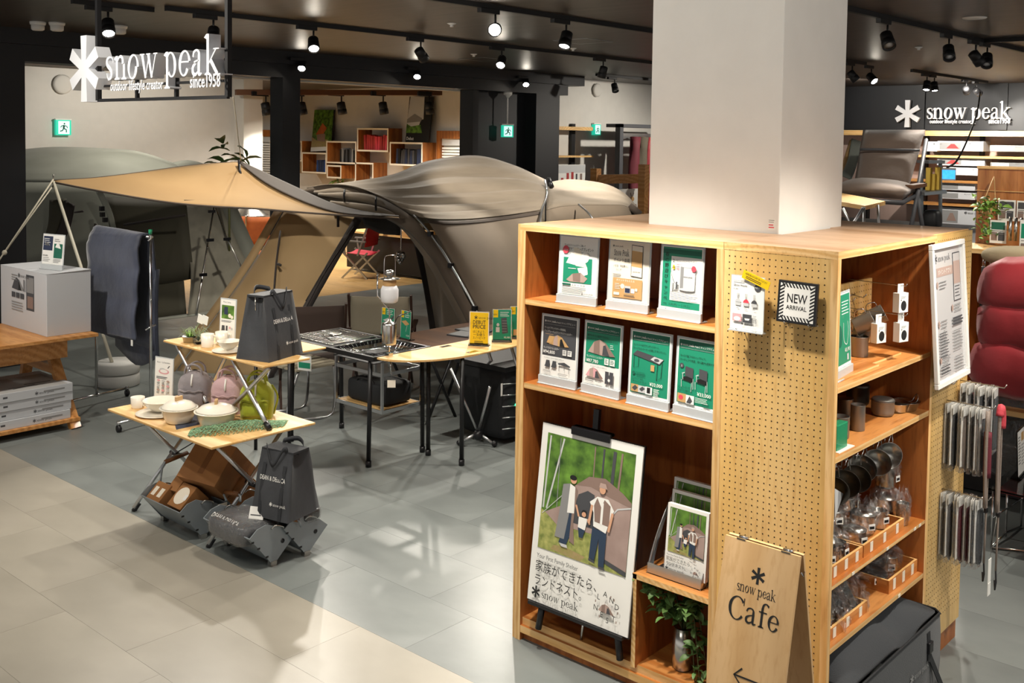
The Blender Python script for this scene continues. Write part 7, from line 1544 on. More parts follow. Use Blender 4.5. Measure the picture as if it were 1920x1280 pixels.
# ---------------------------------------------------------------- far wall with windows, shelf boxes, posters, exit signs
K['cubew'] = wood('shelf_box_wood', 'A8682E', '8E5220', '5C3010', 5, 'Z', .5, 3); K['woodbar'] = mat('wood_bar', '6B4428', .6, amt=.3)
def lit(*a, **k): return lightspot(*a, **k)
def window(n, a, c):
    y1, y0, z1, z0 = a[1], c[1], a[2], c[2]; x = 15.2
    b = MB('cubew'); b.box((x-.09, y0, z1-.16), (x, y1, z1)); b.box((x-.09, y0, .9), (x, y0+.12, z1-.16)); b.box((x-.09, y1-.12, .9), (x, y1, z1-.16)); o = st(b.build('window_%d' % n))
    b = MB('paper'); N = 22
    for i in range(N): z = 1.0+(z1-.3-1.0)*i/N; b.beam((x-.05, y0+.13, z), (x-.05, y1-.13, z), .012, (z1-1.3)/N*.62)
    tag(b.build('blind_slats', o), kind='stuff'); b = MB('lgrey'); b.box((x-.05, y0+.12, z1-.3), (x-.01, y1-.12, z1-.16)); b.build('blind_box', o)
window(1, (15.100, 22.068, 2.556), (15.100, 20.847, 0.802)); window(2, (15.100, 15.516, 2.570), (15.100, 14.395, 1.138))
def cubes(lb, a, c, d=.36):
    y1, y0, z1, z0 = a[1], c[1], a[2], c[2]; x0 = 14.8; t = thing('shelf_box', lb, 'shelf', (x0, (y0+y1)/2, z0), 0, 'wooden shelf boxes on the far wall'); k = .035
    for nm, lo, hi in (('base', (x0, y0, z0), (15.19, y1, z0+k)), ('top', (x0, y0, z1-k), (15.19, y1, z1)), ('side', (x0, y0, z0+k), (15.19, y0+k, z1-k)), ('side', (x0, y1-k, z0+k), (15.19, y1, z1-k))):
        b = MB('cubew'); b.box(lo, hi); b.m('cream'); b.box((x0-.004, lo[1], lo[2]), (x0, hi[1], hi[2])); b.build(nm, t)
    return x0, y0, y1, z0+k, z1-k
def books(nm, lb, cb, n, ks, hh, y0f, y1f):
    x0, y0, y1, z0, z1 = cb; R_ = random.Random(n); ya, yb = y0+(y1-y0)*y0f, y0+(y1-y0)*y1f
    for i in range(n):
        w_ = (yb-ya)/n; b = MB(R_.choice(ks)); L = R_.uniform(-.12, .05); h_ = hh*R_.uniform(.9, 1.05); b.beam((x0+.17, ya+w_*(i+.5), z0), (x0+.17, ya+w_*(i+.5)+L*h_, z0+h_), .22, w_*.82, (0, 1, 0)); o = b.build(nm); tag(o, '%s, %s of %d counted from the right' % (lb, ('first', 'second', 'third', 'fourth', 'fifth', 'sixth', 'seventh', 'eighth', 'ninth', 'tenth', 'eleventh')[i], n), 'book', lb)
cubes('empty shelf box cut by the slim black column', (14.800, 20.885, 2.304), (14.800, 19.637, 1.827)); c2 = cubes('shelf box of blue books right of the slim black column', (14.800, 19.639, 2.048), (14.800, 18.735, 1.574)); c3 = cubes('shelf box of black and white books below the orange tent poster', (14.800, 18.741, 2.318), (14.800, 17.699, 1.819)); c4 = cubes('highest shelf box with red books', (14.800, 17.671, 2.611), (14.800, 16.656, 2.107)); c5 = cubes('shelf box of black books below the dark landscape poster', (14.800, 16.608, 2.323), (14.800, 15.604, 1.833)); cubes('empty lowest shelf box beside the tent roof', (14.800, 17.735, 1.864), (14.800, 17.128, 1.375)); cubes('small empty shelf box under the black and white books', (14.800, 18.717, 1.779), (14.800, 18.207, 1.485))
K['bookb'] = flat('book_blue', '2D4A86'); K['bookr'] = flat('book_red', 'B03A3A')
books('book', 'blue books in the shelf box', c2, 6, ['bookb', 'navyp'], .27, .05, .5); books('book', 'black and white books in the shelf box', c3, 9, ['print_black', 'dgrey', 'grey'], .3, .05, .62); books('book', 'red books in the highest shelf box', c4, 10, ['bookr', 'bookr', 'red'], .32, .12, .85); books('book', 'black books in the right shelf box', c5, 11, ['print_black', 'navyp', 'dgrey'], .31, .1, .88)
def wposter(lb, q, draw):
    o = V(q[0]); t = thing('wall_poster', lb, 'poster', q[0]); b = MB('print_black'); b.add([V(p) for p in q]+[V(p)+V((.03, 0, 0)) for p in q], [(0, 1, 2, 3), (7, 6, 5, 4), (0, 4, 5, 1), (1, 5, 6, 2), (2, 6, 7, 3), (3, 7, 4, 0)]); b.build('board', t); draw(t, q)
def dp1(t, q):
    b = PR(); n = V((-.004, 0, 0)); f = lambda k, L, i: b.m(k).add([quadmap(q, u, v)+n*i for u, v in L], [tuple(range(len(L)))], False)
    f('forest', [(0, .08), (1, .08), (1, 1), (0, 1)], 1); f('lawn2', [(0, .08), (1, .08), (.8, .28), (.3, .25), (0, .35)], 2); f('paper', [(0, 0), (1, 0), (1, .1), (0, .1)], 3); f(K['orangec'], [(.2, .4), (.5, .68), (.75, .55), (.6, .42)], 4); f('taupe', [(.3, .25), (.7, .22), (.68, .42), (.25, .4)], 4); b.build('poster_print', t)
def dp2(t, q):
    b = PR(); n = V((-.004, 0, 0)); f = lambda k, L, i: b.m(k).add([quadmap(q, u, v)+n*i for u, v in L], [tuple(range(len(L)))], False)
    f('lgrey', [(0, .45), (.7, .5), (.65, 1), (0.05, 1)], 1); f('lgrey', [(.02, .3), (.5, .3), (.6, .5), (.0, .5)], 1); f('forest', [(0, .2), (.7, .2), (.6, .38), (.2, .34), (.0, .4)], 2); f('grey', [(0, .5), (.3, .62), (.65, .52), (.6, .45), (0, .42)], 2)
    vs, fs, wd = sans('Debut', True); b.m('paper'); b.add([quadmap(q, .05+.32*a/wd, .045+c*.1)+n*3 for a, c in vs], fs, False); b.build('poster_print', t)
K['orangec'] = mat('rust_canvas', 'B4602F', .75, col2='9A4E24', bump=.2)
wposter('forest poster with an orange tarp leaning among the shelf boxes', [(14.900, 19.431, 2.065), (14.900, 18.713, 2.103), (15.100, 18.857, 3.022), (15.100, 19.559, 3.027)], dp1); wposter('dark landscape poster reading Debut on the right shelf boxes', [(14.900, 16.236, 2.328), (14.900, 15.542, 2.326), (15.100, 15.622, 3.275), (15.100, 16.333, 3.286)], dp2)
b = MB('woodbar'); b.beam((10.901, 16.434, 3.203), (14.505, 14.796, 3.313), .2, .1); tag(b.build('hanging_beam'), 'long brown timber bar hung below the far ceiling with five lamps', 'beam')
PB = [((11.500, 16.215, 3.243), 'first from the left'), ((12.125, 15.966, 3.265), 'second, right of the slim black column'), ((12.875, 15.726, 3.292), 'third'), ((13.538, 15.281, 3.312), 'fourth'), ((14.268, 14.762, 3.333), 'last, before the dark poster')]
for i, (p, lb) in enumerate(PB): lamp((p[0]-.1, p[1]), (p[0]+.5, p[1]-.1, 0), 'pendant lamp on the timber bar, '+lb, power=(80, 80, 80, 70, 50)[i], size=120, group='lamps on the timber bar', zc=p[2]+.02, name='bar_lamp', s=1.6, drop=.1)
K['exit'] = mat('exit_sign_glow', '1FB394', .4, emit=.6); K['exitw'] = mat('exit_sign_pale', 'BFEFE2', .4, emit=.75); K['exitd'] = flat('exit_figure', '0B5B4C')
def exitsign(lb, p, rz, s, rod=0):
    t = thing('exit_sign', lb, 'exit sign', p, rz, 'green exit signs'); b = MB('exit'); b.box((-s/2, -.03, -s/2), (s/2, .03, s/2)); b.build('light_box', t, wr=False)
    r_ = PR(y=-.0305, dy=.002); r_.rect('exitw', -s*.36, -s*.42, s*.38, s*.42); r_.ell('exitd', .04*s, .25*s, .06*s, .06*s, 10); r_.polys('exitd', [[(x*s, z*s) for x, z in q] for q in [p_ for L, w_ in (([(.02, .16), (-.02, -.05)], .13), ([(-.02, -.05), (.16, -.14), (.16, -.32)], .08), ([(-.02, -.05), (-.1, -.2), (-.26, -.24)], .08), ([(.02, .14), (.2, .08), (.24, -.04)], .06), ([(.0, .14), (-.16, .1), (-.22, 0)], .06)) for p_ in stroke(L, [w_]*len(L), 1)]]); r_.build('running_figure', t, wr=False)
    b = MB('white'); b.box((-s/2-.01, -.032, s/2), (s/2+.01, .032, s/2+.02)); 
    if rod: b.tube([(0, 0, s/2), (0, 0, rod)], .012, 6); b.lathe([(.012, rod-.1), (.07, rod-.04), (.075, rod)], 14, (0, 0, 0))
    b.build('housing', t, wr=False)
exitsign('green exit sign on the left white wall above the grey tent', (7.941, 16.940, 2.511), 0, .25); exitsign('green exit sign hanging on a rod before the wide black column', (12.350, 11.080, 2.550), -.45, .19, 3.17-(12.350, 11.080, 2.550)[2]); exitsign('green exit sign on the white wall between the black and white columns', (15.068, 11.365, 2.615), 0, .19)
for p, lb, s in (((7.952, 16.970, 3.220), 'faint round vent on the left white wall above the exit sign', .16), ((15.069, 11.370, 3.323), 'round white vent high on the wall near the beam end', .12)):
    b = MB('wallw'); b.T = M.Translation(p) @ M.Rotation(pi/2, 4, 'X'); b.lathe([(s, 0), (s, .02), (s*.8, .04), (.001, .045)], 24); tag(b.build('wall_vent'), lb, 'vent', 'round wall vents')
# cloth banner strips, floor objects seen between the tents
for p, lb in (((10.347, 15.790, 0.399), 'left rust leather camp chair seen between the tents'), ((10.732, 15.357, 0.407), 'right rust leather camp chair seen between the tents')): dchair(lb, (p[0], p[1], 0), 2.6, 'orangec', .42, 'alu', 1.02)
K['redc'] = mat('red_canvas', 'B51F33', .7, bump=.2); q = (11.750, 13.889, 0.000); dchair('bright red camp chair beyond the tent door', (q[0], q[1], 0), 3.6, 'redc', .45, 'alu', .95)
q = (10.880, 15.961, 0.636); t = thing('stove_stand', 'stove cabinet with a shiny hood between the rust chairs', 'stove', (q[0], q[1], 0)); b = MB('ti'); b.lathe([(.24, .45), (.24, .92), (.2, .93)], 20, (q[0], q[1], 0)); b.build('cabinet', t); b = MB('steel'); b.lathe([(.36, .98), (.33, 1.0), (.14, 1.14), (.12, 1.15)], 24, (q[0], q[1], 0)); b.build('hood', t); b = MB('black'); b.tube([(q[0]-.3, q[1]+.05, 0), (q[0]-.3, q[1]+.05, 1.25)], .04, 8); b.build('flue', t); b = MB('tubek'); b.lathe([(.26, 0), (.26, .42), (.3, .45)], 16, (q[0], q[1], 0)); b.build('pedestal', t)
q = (9.523, 13.999, 0.352); t = thing('folding_rack', 'black folding rack with silver legs between the tents', 'rack', (q[0], q[1], 0)); b = MB('black'); b.box((q[0]-.35, q[1]-.3, .42), (q[0]+.35, q[1]+.3, .5)); b.build('tray', t)
for s in (-1, 1): b = MB('alu'); b.tube([(q[0]-.3*s, q[1]-.3, 0), (q[0]+.3*s, q[1]-.3, .42)], .02, 6); b.build('leg', t)
for i, (px_, lb) in enumerate((((11.046, 16.859, 1.011), 'black round speaker on the far wall above the left rust chair'),)): b = MB('black'); superell(b, px_, (.22, .12, .14), .5, .5); tag(b.build('wall_speaker'), lb, 'speaker')
q = (12.487, 13.832, 0.407); t = thing('display_bench', 'long dark bench with folded goods seen through the tent door', 'bench', (q[0], q[1], 0)); b = MB('bamboo'); b.box((q[0]-.3, q[1]-1.0, .69), (q[0]+.6, q[1]+1.1, .72)); b.build('bench_top', t); b = MB('black'); b.box((q[0]-.25, q[1]-.95, .05), (q[0]+.6, q[1]+1.05, .69)); b.build('cabinet', t)
for dx, dy, h_, k, lb in ((-.05, .1, .16, 'dgrey', 'flat grey box on the dark bench, left one'), (-.05, -.55, .09, 'tan', 'bamboo board on the dark bench, right one'), (.38, -.25, .3, 'olive', 'dark green folded cloth on the dark bench, rear one')): b = MB(k); b.box((q[0]+dx-.22, q[1]+dy-.28, .721), (q[0]+dx+.22, q[1]+dy+.28, .721+h_)); tag(b.build('bench_goods', bevel=.01), lb, 'goods')
b = MB('chrome'); q = (7.768, 8.522, 1.511); C_ = [V(q)+V((0, 0, -.012*i-.0)) for i in range(28)]; b.tube([p+V((.006*(i % 2), 0, 0)) for i, p in enumerate(C_)], .007, 5)
for i in range(7): b.ball(V(q)+V((.03*sin(i*2.3), .03*cos(i*2.3), -.36-.03*(i % 4))), .028, 8, 6)
tag(b.build('hanging_chain'), 'bunch of chain hanging in the tent mouth right of the lantern', 'chain')
# plants behind the tarp and by the shelf boxes
for q, n, L, lb, hh in (((7.660, 11.691, 1.902), 16, .3, 'dark broad leaved plant rising behind the tarp peak', .5),):
    t = thing('potted_plant', lb, 'plant', (q[0], q[1], 0)); b = MB('black'); b.lathe([(.14, 0), (.2, .5), (.19, .5), (.001, .47)], 18, (q[0], q[1], 0)); b.build('pot', t); b = MB('stemg'); b.tube([(q[0], q[1], .47), (q[0], q[1], q[2]+.1)], .015, 6); b.build('stem', t); leaves(t, [(.1*sin(i*2.4), .1*cos(i*2.4), q[2]-.05+hh*i/n) for i in range(n)], ['leafd'], L, L*.4, 1.0, n)
# strip of shelving and frames on the middle white wall
MW = thing('wall_shelf', 'pale wall shelf boards on a black rail beside the wide black column', 'shelf', (14.2, 11.2, 2.2)); b = MB('bamboo'); a, c = (13.675, 11.100, 2.631), (14.622, 11.100, 2.647); b.box((13.58, 11.1, a[2]-.04), (c[0], 11.39, a[2]+.02)); b.build('shelf_board', MW)
b = MB('bamboo'); a, c = (13.688, 11.100, 2.146), (14.653, 11.100, 2.142); b.box((13.58, 11.1, a[2]-.02), (c[0], 11.39, a[2]+.01)); b.build('shelf_board', MW); b = MB('tubek'); a = (14.381, 11.350, 2.707); b.box((a[0]-.05, 11.34, 1.5), (a[0]+.05, 11.4, a[2])); b.build('rail', MW)
t = thing('wall_panel_print', 'white panel printed with red sleeping bags next to the wide black column', 'poster', (13.822, 11.200, 1.716)); a, c = (13.800, 11.200, 1.998), (14.551, 11.200, 1.681); b = MB('paper'); b.box((a[0], 11.2, c[2]-.2), (c[0], 11.24, a[2])); b.build('board', t)
r_ = PR(); r_.T = M.Translation((a[0], 11.199, c[2])); W_ = c[0]-a[0]; H_ = a[2]-c[2]; r_.rect('lgrey', .0, H_*.55, W_, H_*.97); [r_.rect('bookr', W_*x, 0, W_*(x+.09), H_*h_) for x, h_ in ((.1, .3), (.3, .55), (.47, .6))]; r_.rect('dgrey', W_*.64, .02, W_*.7, H_*.5); r_.rect('taupe', W_*.8, 0, W_*.88, H_*.5); r_.build('poster_print', t)
GR = thing('garment_stand', 'grey framed stand holding red and taupe sleeping bags beside the white column', 'rack', (15.364, 10.600, 1.800)); a = (14.736, 10.600, 2.715); b = MB('dgrey'); b.box((a[0], 10.6, a[2]-.06), (a[0]+1.8, 10.9, a[2])); b.box((a[0], 10.6, 0), (a[0]+.1, 10.7, a[2])); b.build('frame', GR); b = MB('alu'); b.box((a[0]+.1, 10.62, a[2]-.26), (a[0]+1.8, 10.66, a[2]-.16)); b.build('rail', GR)
for x_, w_, k, lb in ((.22, .2, 'strapm', 'narrow maroon sleeping bag left on the grey stand'), (.44, .22, 'olive', 'taupe sleeping bag hanging in the middle of the grey stand'), (.72, .8, 'redq', 'wide red sleeping bag hanging right on the grey stand')):
    if k not in K: K[k] = mat('red_quilt', 'A02A33', .6, col2='84222B', bump=.4, bs=12, sheen=.2)
    b = MB(k); b.grid([[(a[0]+x_+w_*j/6, 10.52+.05*sin(j*1.3+i*.6), a[2]-.22-.22*i) for j in range(7)] for i in range(8)], th=.06); tag(b.build('hanging_bag'), lb, 'sleeping bag', 'sleeping bags on the grey stand')
PF = thing('pine_frame', 'pine timber frame display stand between the annex tent and the white column', 'frame', (13.342, 9.500, 1.625)); a, c = (13.133, 9.900, 1.865), (13.288, 9.100, 1.948)
for p, lo in ((a, 318), (c, 316)): b = MB('pine'); b.box((p[0]-.06, p[1]-.06, 0), (p[0]+.06, p[1]+.06, p[2]+.12)); b.build('post', PF)
b = MB('pine'); b.beam((a[0], a[1], a[2]-.05), (c[0]+.8, c[1]-.5, c[2]-.08), .08, .14); b.build('top_rail', PF)
t = thing('stag_poster', 'white poster with two reindeer drawings leaning at the pine frame', 'poster', (13.349, 9.400, 1.463)); a, c = (13.087, 9.400, 1.678), (13.690, 9.400, 1.281); b = MB('paper'); b.box((a[0], 9.4, c[2]-.3), (c[0], 9.44, a[2])); b.build('board', t); r_ = PR(); r_.T = M.Translation((a[0], 9.399, c[2])); W_ = c[0]-a[0]; H_ = a[2]-c[2]
for x, z in ((.55, .6), (.8, .15)): r_.ell('tan', W_*x, H_*z, W_*.1, H_*.1); r_.polys('taupe', stroke([(W_*(x-.03), H_*(z+.1)), (W_*(x-.08), H_*(z+.25))], [.02]*2, 1)+stroke([(W_*(x+.03), H_*(z+.1)), (W_*(x+.08), H_*(z+.25))], [.02]*2, 1))
r_.build('poster_print', t)

q = (15.000, 18.508, 1.325); t = thing('potted_plant', 'small green plant on a wall bracket below the shelf boxes', 'plant', q); b = MB('birch'); b.box((q[0]-.1, q[1]-.16, q[2]-.12), (15.2, q[1]+.16, q[2]-.1)); b.build('bracket', t); b = MB('black'); b.lathe([(.06, -.1), (.08, .0), (.07, .0), (.001, -.02)], 14, q); b.build('pot', t); leaves(t, [(.05*sin(i*2.4), .09*cos(i*2.4), .02+.18*i/16) for i in range(16)], ['leafd', 'leafl'], .16, .06, 1.0, 8)

# ---------------------------------------------------------------- far right: wall sign, wall shelves, chair, plywood unit with red bag
wallsign('wall_letter_sign', 'white letter sign with star mark on the black far right wall', (18.900, 7.235, 2.984), -pi/2, .49, False, .8)
WS = thing('wall_shelves', 'long wooden wall shelves of white cartons under the far wall sign', 'shelf unit', (18.7, 6, 0))
for nm, z_, t_, y0, y1, k in (('shelf_board', 2.63, .09, -1, 8.6, 'bamboo'), ('shelf_board', 2.23, .04, -1, 7.2, 'bamboo'), ('shelf_board', 1.80, .04, -1, 7.2, 'pine'), ('shelf_board', 1.40, .04, 4.5, 7.2, 'pine')): b = MB(k); b.box((18.45, y0, z_-t_/2), (18.95, y1, z_+t_/2)); b.build(nm, WS)
b = MB('mauve'); b.box((18.9, -1, .9), (18.955, 8.6, 2.6)); b.build('back_panel', WS)
for y_ in (7.9, 6.85, 5.9, 4.9): b = MB('black'); b.box((18.8, y_-.03, .9), (18.9, y_+.03, 2.6)); b.build('bracket_rail', WS)
WBX = [((18.500, 6.757, 2.486), (18.500, 6.540, 2.313), 0, 'narrow white carton at the left of the upper wall shelf'), ((18.500, 6.537, 2.499), (18.500, 5.777, 2.328), 1, 'long white carton with a red tent on the upper wall shelf'), ((18.500, 5.670, 2.438), (18.500, 5.089, 2.332), 2, 'long grey carton at the right of the upper wall shelf'), ((18.500, 6.536, 2.211), (18.500, 5.743, 2.076), 1, 'long white carton on top of another above the small screen'), ((18.500, 6.431, 2.047), (18.500, 5.720, 1.914), 0, 'white carton directly behind the small screen'), ((18.500, 5.651, 2.151), (18.500, 5.079, 2.078), 2, 'grey carton peeking over the brown plywood panel'), ((18.500, 6.467, 1.786), (18.500, 5.884, 1.654), 3, 'white carton left of the plywood panel, upper of a pair'), ((18.500, 6.461, 1.619), (18.500, 5.878, 1.500), 3, 'white carton left of the plywood panel, lower of a pair'), ((18.500, 6.461, 1.350), (18.500, 5.862, 1.046), 4, 'big white carton with a tent picture low on the wall shelves')]
for a, c, kd, lb in WBX:
    t = thing('shelf_carton', lb, 'box', (18.5, c[1], c[2]), 0, 'cartons on the far wall shelves'); W_, H_ = a[1]-c[1], a[2]-c[2]; b = MB('carton' if kd != 2 else 'grey'); b.box((18.5, c[1], c[2]), (18.88, a[1], a[2])); b.build('carton', t, bevel=.004)
    r_ = PR(dy=.002); r_.T = M.Translation((18.499, a[1], c[2])) @ M.Rotation(LF, 4, 'Z')
    if kd: r_.rect('grey' if kd != 2 else 'lgrey', W_*.05, H_*.15, W_*.52, H_*.85)
    if kd in (1, 4): r_.poly('bookr' if kd == 1 else 'taupe', [(W_*.2, H_*.25), (W_*.3, H_*.7), (W_*.38, H_*.7), (W_*.48, H_*.25)])
    r_.logo('dgrey', W_*.7, H_*.7, H_*.12); r_.build('carton_print', t)
# stage with brown lounge chair, table and rack
K['bchair'] = mat('brown_suede', '6B5B4F', .8, col2='5A4B41', ns=3, bump=.25, bs=14, sheen=.3)
SG = thing('display_stage', 'dark display stage behind the plywood shelf block carrying the brown chair', 'platform', (9.2, 3.7, 0)); b = MB('dgrey'); b.box((7.2, 2.75, 0), (10.6, 4.7, 1.66)); b.build('stage_box', SG, bevel=.01)
BC = thing('lounge_chair', 'big padded brown reclining chair on the stage right of the white column', 'chair', (9.1, 3.55, 1.66)); 
bq = [(8.624, 3.751, 2.016), (8.733, 3.325, 2.005), (9.359, 3.417, 2.572), (9.186, 3.913, 2.567)]
b = MB('bchair'); rows = [[quadmap(bq, j/10, i/12)+V((.05, .02, 0))-V((.06, .03, 0))*(abs(sin(pi*min(i/12/.68, 1) if i/12 < .68 else pi*(i/12-.68)/.32))**.5)*(1-abs(2*j/10-1)**4) for j in range(11)] for i in range(13)]; b.grid(rows, th=.07); b.build('back_cushion', BC)
b = MB('dgrey'); b.tube([quadmap(bq, j/10, .68)-V((.02, .01, 0)) for j in range(11)], .012, 5); b.build('cushion_seam', BC)
sq = [(7.985, 3.641, 2.023), (8.161, 3.140, 2.008), (8.870, 3.323, 2.028), (8.721, 3.795, 2.057)]
b = MB('bchair'); b.grid([[quadmap(sq, j/8, i/6)+V((0, 0, .05*(1-(2*j/8-1)**4)*(1-(2*i/6-1)**4))) for j in range(9)] for i in range(7)], th=-.07); b.build('seat_cushion', BC)
b = MB('dgrey'); b.tube([(9.413, 3.424, 2.483), (8.952, 3.311, 2.081), (8.818, 3.303, 1.985)], .018, 8); b.tube([(8.649, 3.198, 2.067), (8.539, 3.226, 1.789)[:2]+(1.66,)], .018, 8); b.tube([(8.743, 3.240, 2.018), (8.777, 3.182, 1.770)[:2]+(1.66,)], .018, 8); b.tube([(7.984, 3.640, 1.997), (8.161, 3.139, 1.982), (8.856, 3.264, 2.031)], .02, 8); b.build('frame', BC)
b = MB('walnut'); b.beam((8.453, 3.195, 2.098), (8.976, 3.284, 2.099), .07, .03); b.build('armrest', BC)
b = MB('palec'); b.grid(pixpatch([[(9.843, 4.297, 2.476), (9.807, 4.185, 2.446)], [(9.617, 4.235, 2.281), (9.573, 4.130, 2.223)], [(9.381, 4.189, 2.133), (9.343, 4.078, 2.098)]], 4, 4), th=.02); t = thing('deck_chair', 'pale canvas deck chair half hidden behind the brown chair', 'chair', (10.0, 4.2, 1.66)); b.build('sling', t); b = MB('birch'); b.tube([(9.836, 4.305, 2.465), (9.470, 4.239, 2.130), V((9.278, 4.153, 2.136))*1-V((0, 0, (9.278, 4.153, 2.136)[2]-1.66))], .02, 6); b.build('wood_frame', t)
ST = thing('folding_table', 'small folding table with a bamboo top in front of the brown chair', 'table', (8.4, 4.1, 1.66)); b = MB('bamboo'); b.add([V(p) for p in ((7.455, 3.484, 2.023), (7.382, 3.111, 1.990), (7.875, 3.160, 2.004), (7.947, 3.535, 2.046))]+[V(p)-V((0, 0, .03)) for p in ((7.455, 3.484, 2.023), (7.382, 3.111, 1.990), (7.875, 3.160, 2.004), (7.947, 3.535, 2.046))], [(0, 1, 2, 3), (7, 6, 5, 4), (0, 4, 5, 1), (1, 5, 6, 2), (2, 6, 7, 3), (3, 7, 4, 0)]); b.build('tabletop', ST)
for a, c in (((7.371, 3.122, 1.974), (7.340, 3.300, 1.855)), ((7.369, 3.275, 1.965), (7.386, 3.097, 1.866)), ((7.640, 3.122, 1.987), (7.652, 3.098, 1.844)), ((7.377, 3.117, 1.982), (7.373, 3.111, 1.865))): b = MB('alu'); b.tube([a, (c[0], c[1], 1.66)], .012, 6); b.build('leg', ST)
TC = (10.753, 3.699, 2.142); t = thing('small_screen', 'small blue screen hanging on a cable right of the brown chair', 'screen', TC); b = MB('white'); b.T = M.Translation(TC) @ M.Rotation(-1.1, 4, 'Z'); b.box((-.085, -.012, -.06), (.085, .012, .065)); b.build('housing', t)
K['screenb'] = mat('screen_blue', '2E8FE0', .3, col2='7CC6F5', ns=30, emit=1.3); b = MB('screenb'); b.T = M.Translation(TC) @ M.Rotation(-1.1, 4, 'Z'); b.box((-.078, -.014, -.045), (.078, -.012, .045)); b.build('display', t)
b = MB('black'); b.tube(cr([V(TC)+V((0, 0, .065)), (11.035, 3.694, 2.285), (11.958, 3.881, 2.556), (13.587, 4.330, 2.850), (15.193, 4.809, 3.178)], 6), .01, 6); b.build('cable', t)
GS = thing('goods_rack', 'grey green rack of canisters and packets right of the brown chair', 'rack', (10.132, 3.625, 1.884)); [MB('galv').beam(*q, .3, .03).build('rack_shelf', GS) for q in (((10.056, 3.717, 1.974), (10.196, 3.561, 1.997)), ((10.294, 3.774, 2.272), (10.398, 3.657, 2.274)))]
for p in (((10.307, 3.610, 2.292), (10.288, 3.580, 1.622)), ((10.182, 3.738, 2.135), (10.168, 3.716, 1.619))): b = MB('galv'); b.tube(p, .018, 6); b.build('rack_post', GS)
K['gold'] = mat('gold_packet', 'C2A243', .35, metal=.6)
for i, (p, h_, lb) in enumerate((((10.122, 3.646, 2.001), .22, 'gold packets on the goods rack, left stack'), ((10.152, 3.611, 2.001), .16, 'gold packets on the goods rack, middle stack'), ((10.179, 3.581, 2.007), .22, 'gold packets on the goods rack, right stack'))): b = MB('gold'); b.bc(V(p)+V((0, 0, h_/2)), (.06, .045, h_)); tag(b.build('packet_stack', bevel=.004), lb, 'packets', 'gold packet stacks')
b = MB('black'); superell(b, (10.137, 3.606, 1.721), (.09, .08, .1), .6, .6); tag(b.build('black_pouch'), 'black pouch with clear wrap low on the goods rack', 'pouch')
# plywood unit with the red sleeping bag
PU = thing('display_shelf', 'plywood shelf unit at the right edge with a hanging plant and a red sleeping bag', 'shelf unit', (7.9, 1.6, 0)); K['plyp'] = wood('plywood_red', 'B9793F', 'A5652D', '84461B', 4, 'Z', .45, 3)
ya = (7.850, 2.513, 1.949)[1]; zt, zs, zl = (7.850, 2.524, 2.273)[2], (7.800, 2.460, 1.728)[2], (7.600, 2.325, 0.717)[2]
b = MB('plyp'); b.box((7.95, -1, 0), (8.0, ya, zt)); b.build('back_panel', PU); b = MB('ply_edge'); b.box((7.93, -1, zt-.16), (7.952, ya, zt-.155)); b.box((7.93, -1, zt), (8.0, ya, zt+.02)); b.build('top_edge', PU)
b = MB('bamboo'); b.box((7.5, -1, zs-.03), (7.95, ya+.02, zs)); b.build('shelf', PU); b = MB('bamboo'); b.box((7.2, -1, zl-.035), (7.95, ya+.1, zl)); b.build('shelf', PU); b = MB('ply_in'); b.box((7.5, ya-.03, 0), (7.95, ya, zs-.03)); b.build('side_panel', PU); b = MB('black'); b.box((7.6, -1, .02), (7.9, ya-.05, zl-.05)); b.build('dark_drawer', PU)
q = (7.750, 2.369, 1.981); t = thing('hanging_plant', 'small green plant hanging in a macrame cord on the plywood panel', 'plant', q); b = MB('tan'); b.lathe([(.02, 0), (.03, .02), (.032, .05), (.001, .045)], 12, (q[0], q[1], q[2]-.03)); b.tube([(q[0]+.1, q[1], q[2]+.24), (q[0], q[1]-.05, q[2]+.02)], .004, 5); b.tube([(q[0]+.1, q[1], q[2]+.24), (q[0], q[1]+.05, q[2]+.02)], .004, 5); b.build('cord_hanger', t)
R_ = random.Random(2); leaves(t, [(R_.uniform(-.05, .04), R_.gauss(0, .045), R_.uniform(-.22, .09) if i % 3 else R_.uniform(0, .08)) for i in range(130)], ['leafl', 'leafl', 'leafd'], .055, .03, 1.2, 3)
def pcard(lb, a, c, top='dgrey'):
    t = thing('wall_card', lb, 'card', a, 0, 'photo cards on the plywood panel'); W_, H_ = a[1]-c[1], a[2]-c[2]; b = MB('paper'); b.box((a[0], c[1], c[2]), (a[0]+.01, a[1], a[2])); b.build('card', t); r_ = PR(dy=.001); r_.T = M.Translation((a[0], a[1], c[2])) @ M.Rotation(LF, 4, 'Z'); r_.rect(top, W_*.08, H_*.6, W_*.92, H_*.92); r_.rect('taupe', W_*.08, H_*.12, W_*.45, H_*.48); r_.rect('dgrey', W_*.52, H_*.12, W_*.9, H_*.48); r_.lines('grey', W_*.1, H_*.56, W_*.9, 2, .02, .005); r_.build('card_print', t)
pcard('white card with four photographs pinned on the plywood panel', (7.900, 2.349, 2.056), (7.900, 2.233, 1.907)); pcard('white printed card cut by the right edge on the plywood panel', (7.900, 2.224, 2.055), (7.900, 2.120, 1.910)); pcard('white notice with a green photograph standing on the plywood shelf', (7.700, 2.338, 1.921), (7.700, 2.230, 1.760), 'dgreen'); pcard('green and grey notice cut by the right edge on the plywood shelf', (7.500, 2.086, 1.947), (7.500, 1.986, 1.639), 'green'); pcard('white notice in the dark opening below the plywood shelf', (7.800, 2.357, 1.694), (7.800, 2.240, 1.640))
b = MB('steel')
for i in range(4): p = (7.600, 2.145, 1.854); b.tube([(p[0], p[1]-.035*i+.03, p[2]-.06), (p[0], p[1]-.035*i+.03, p[2]+.1)], .012, 8)
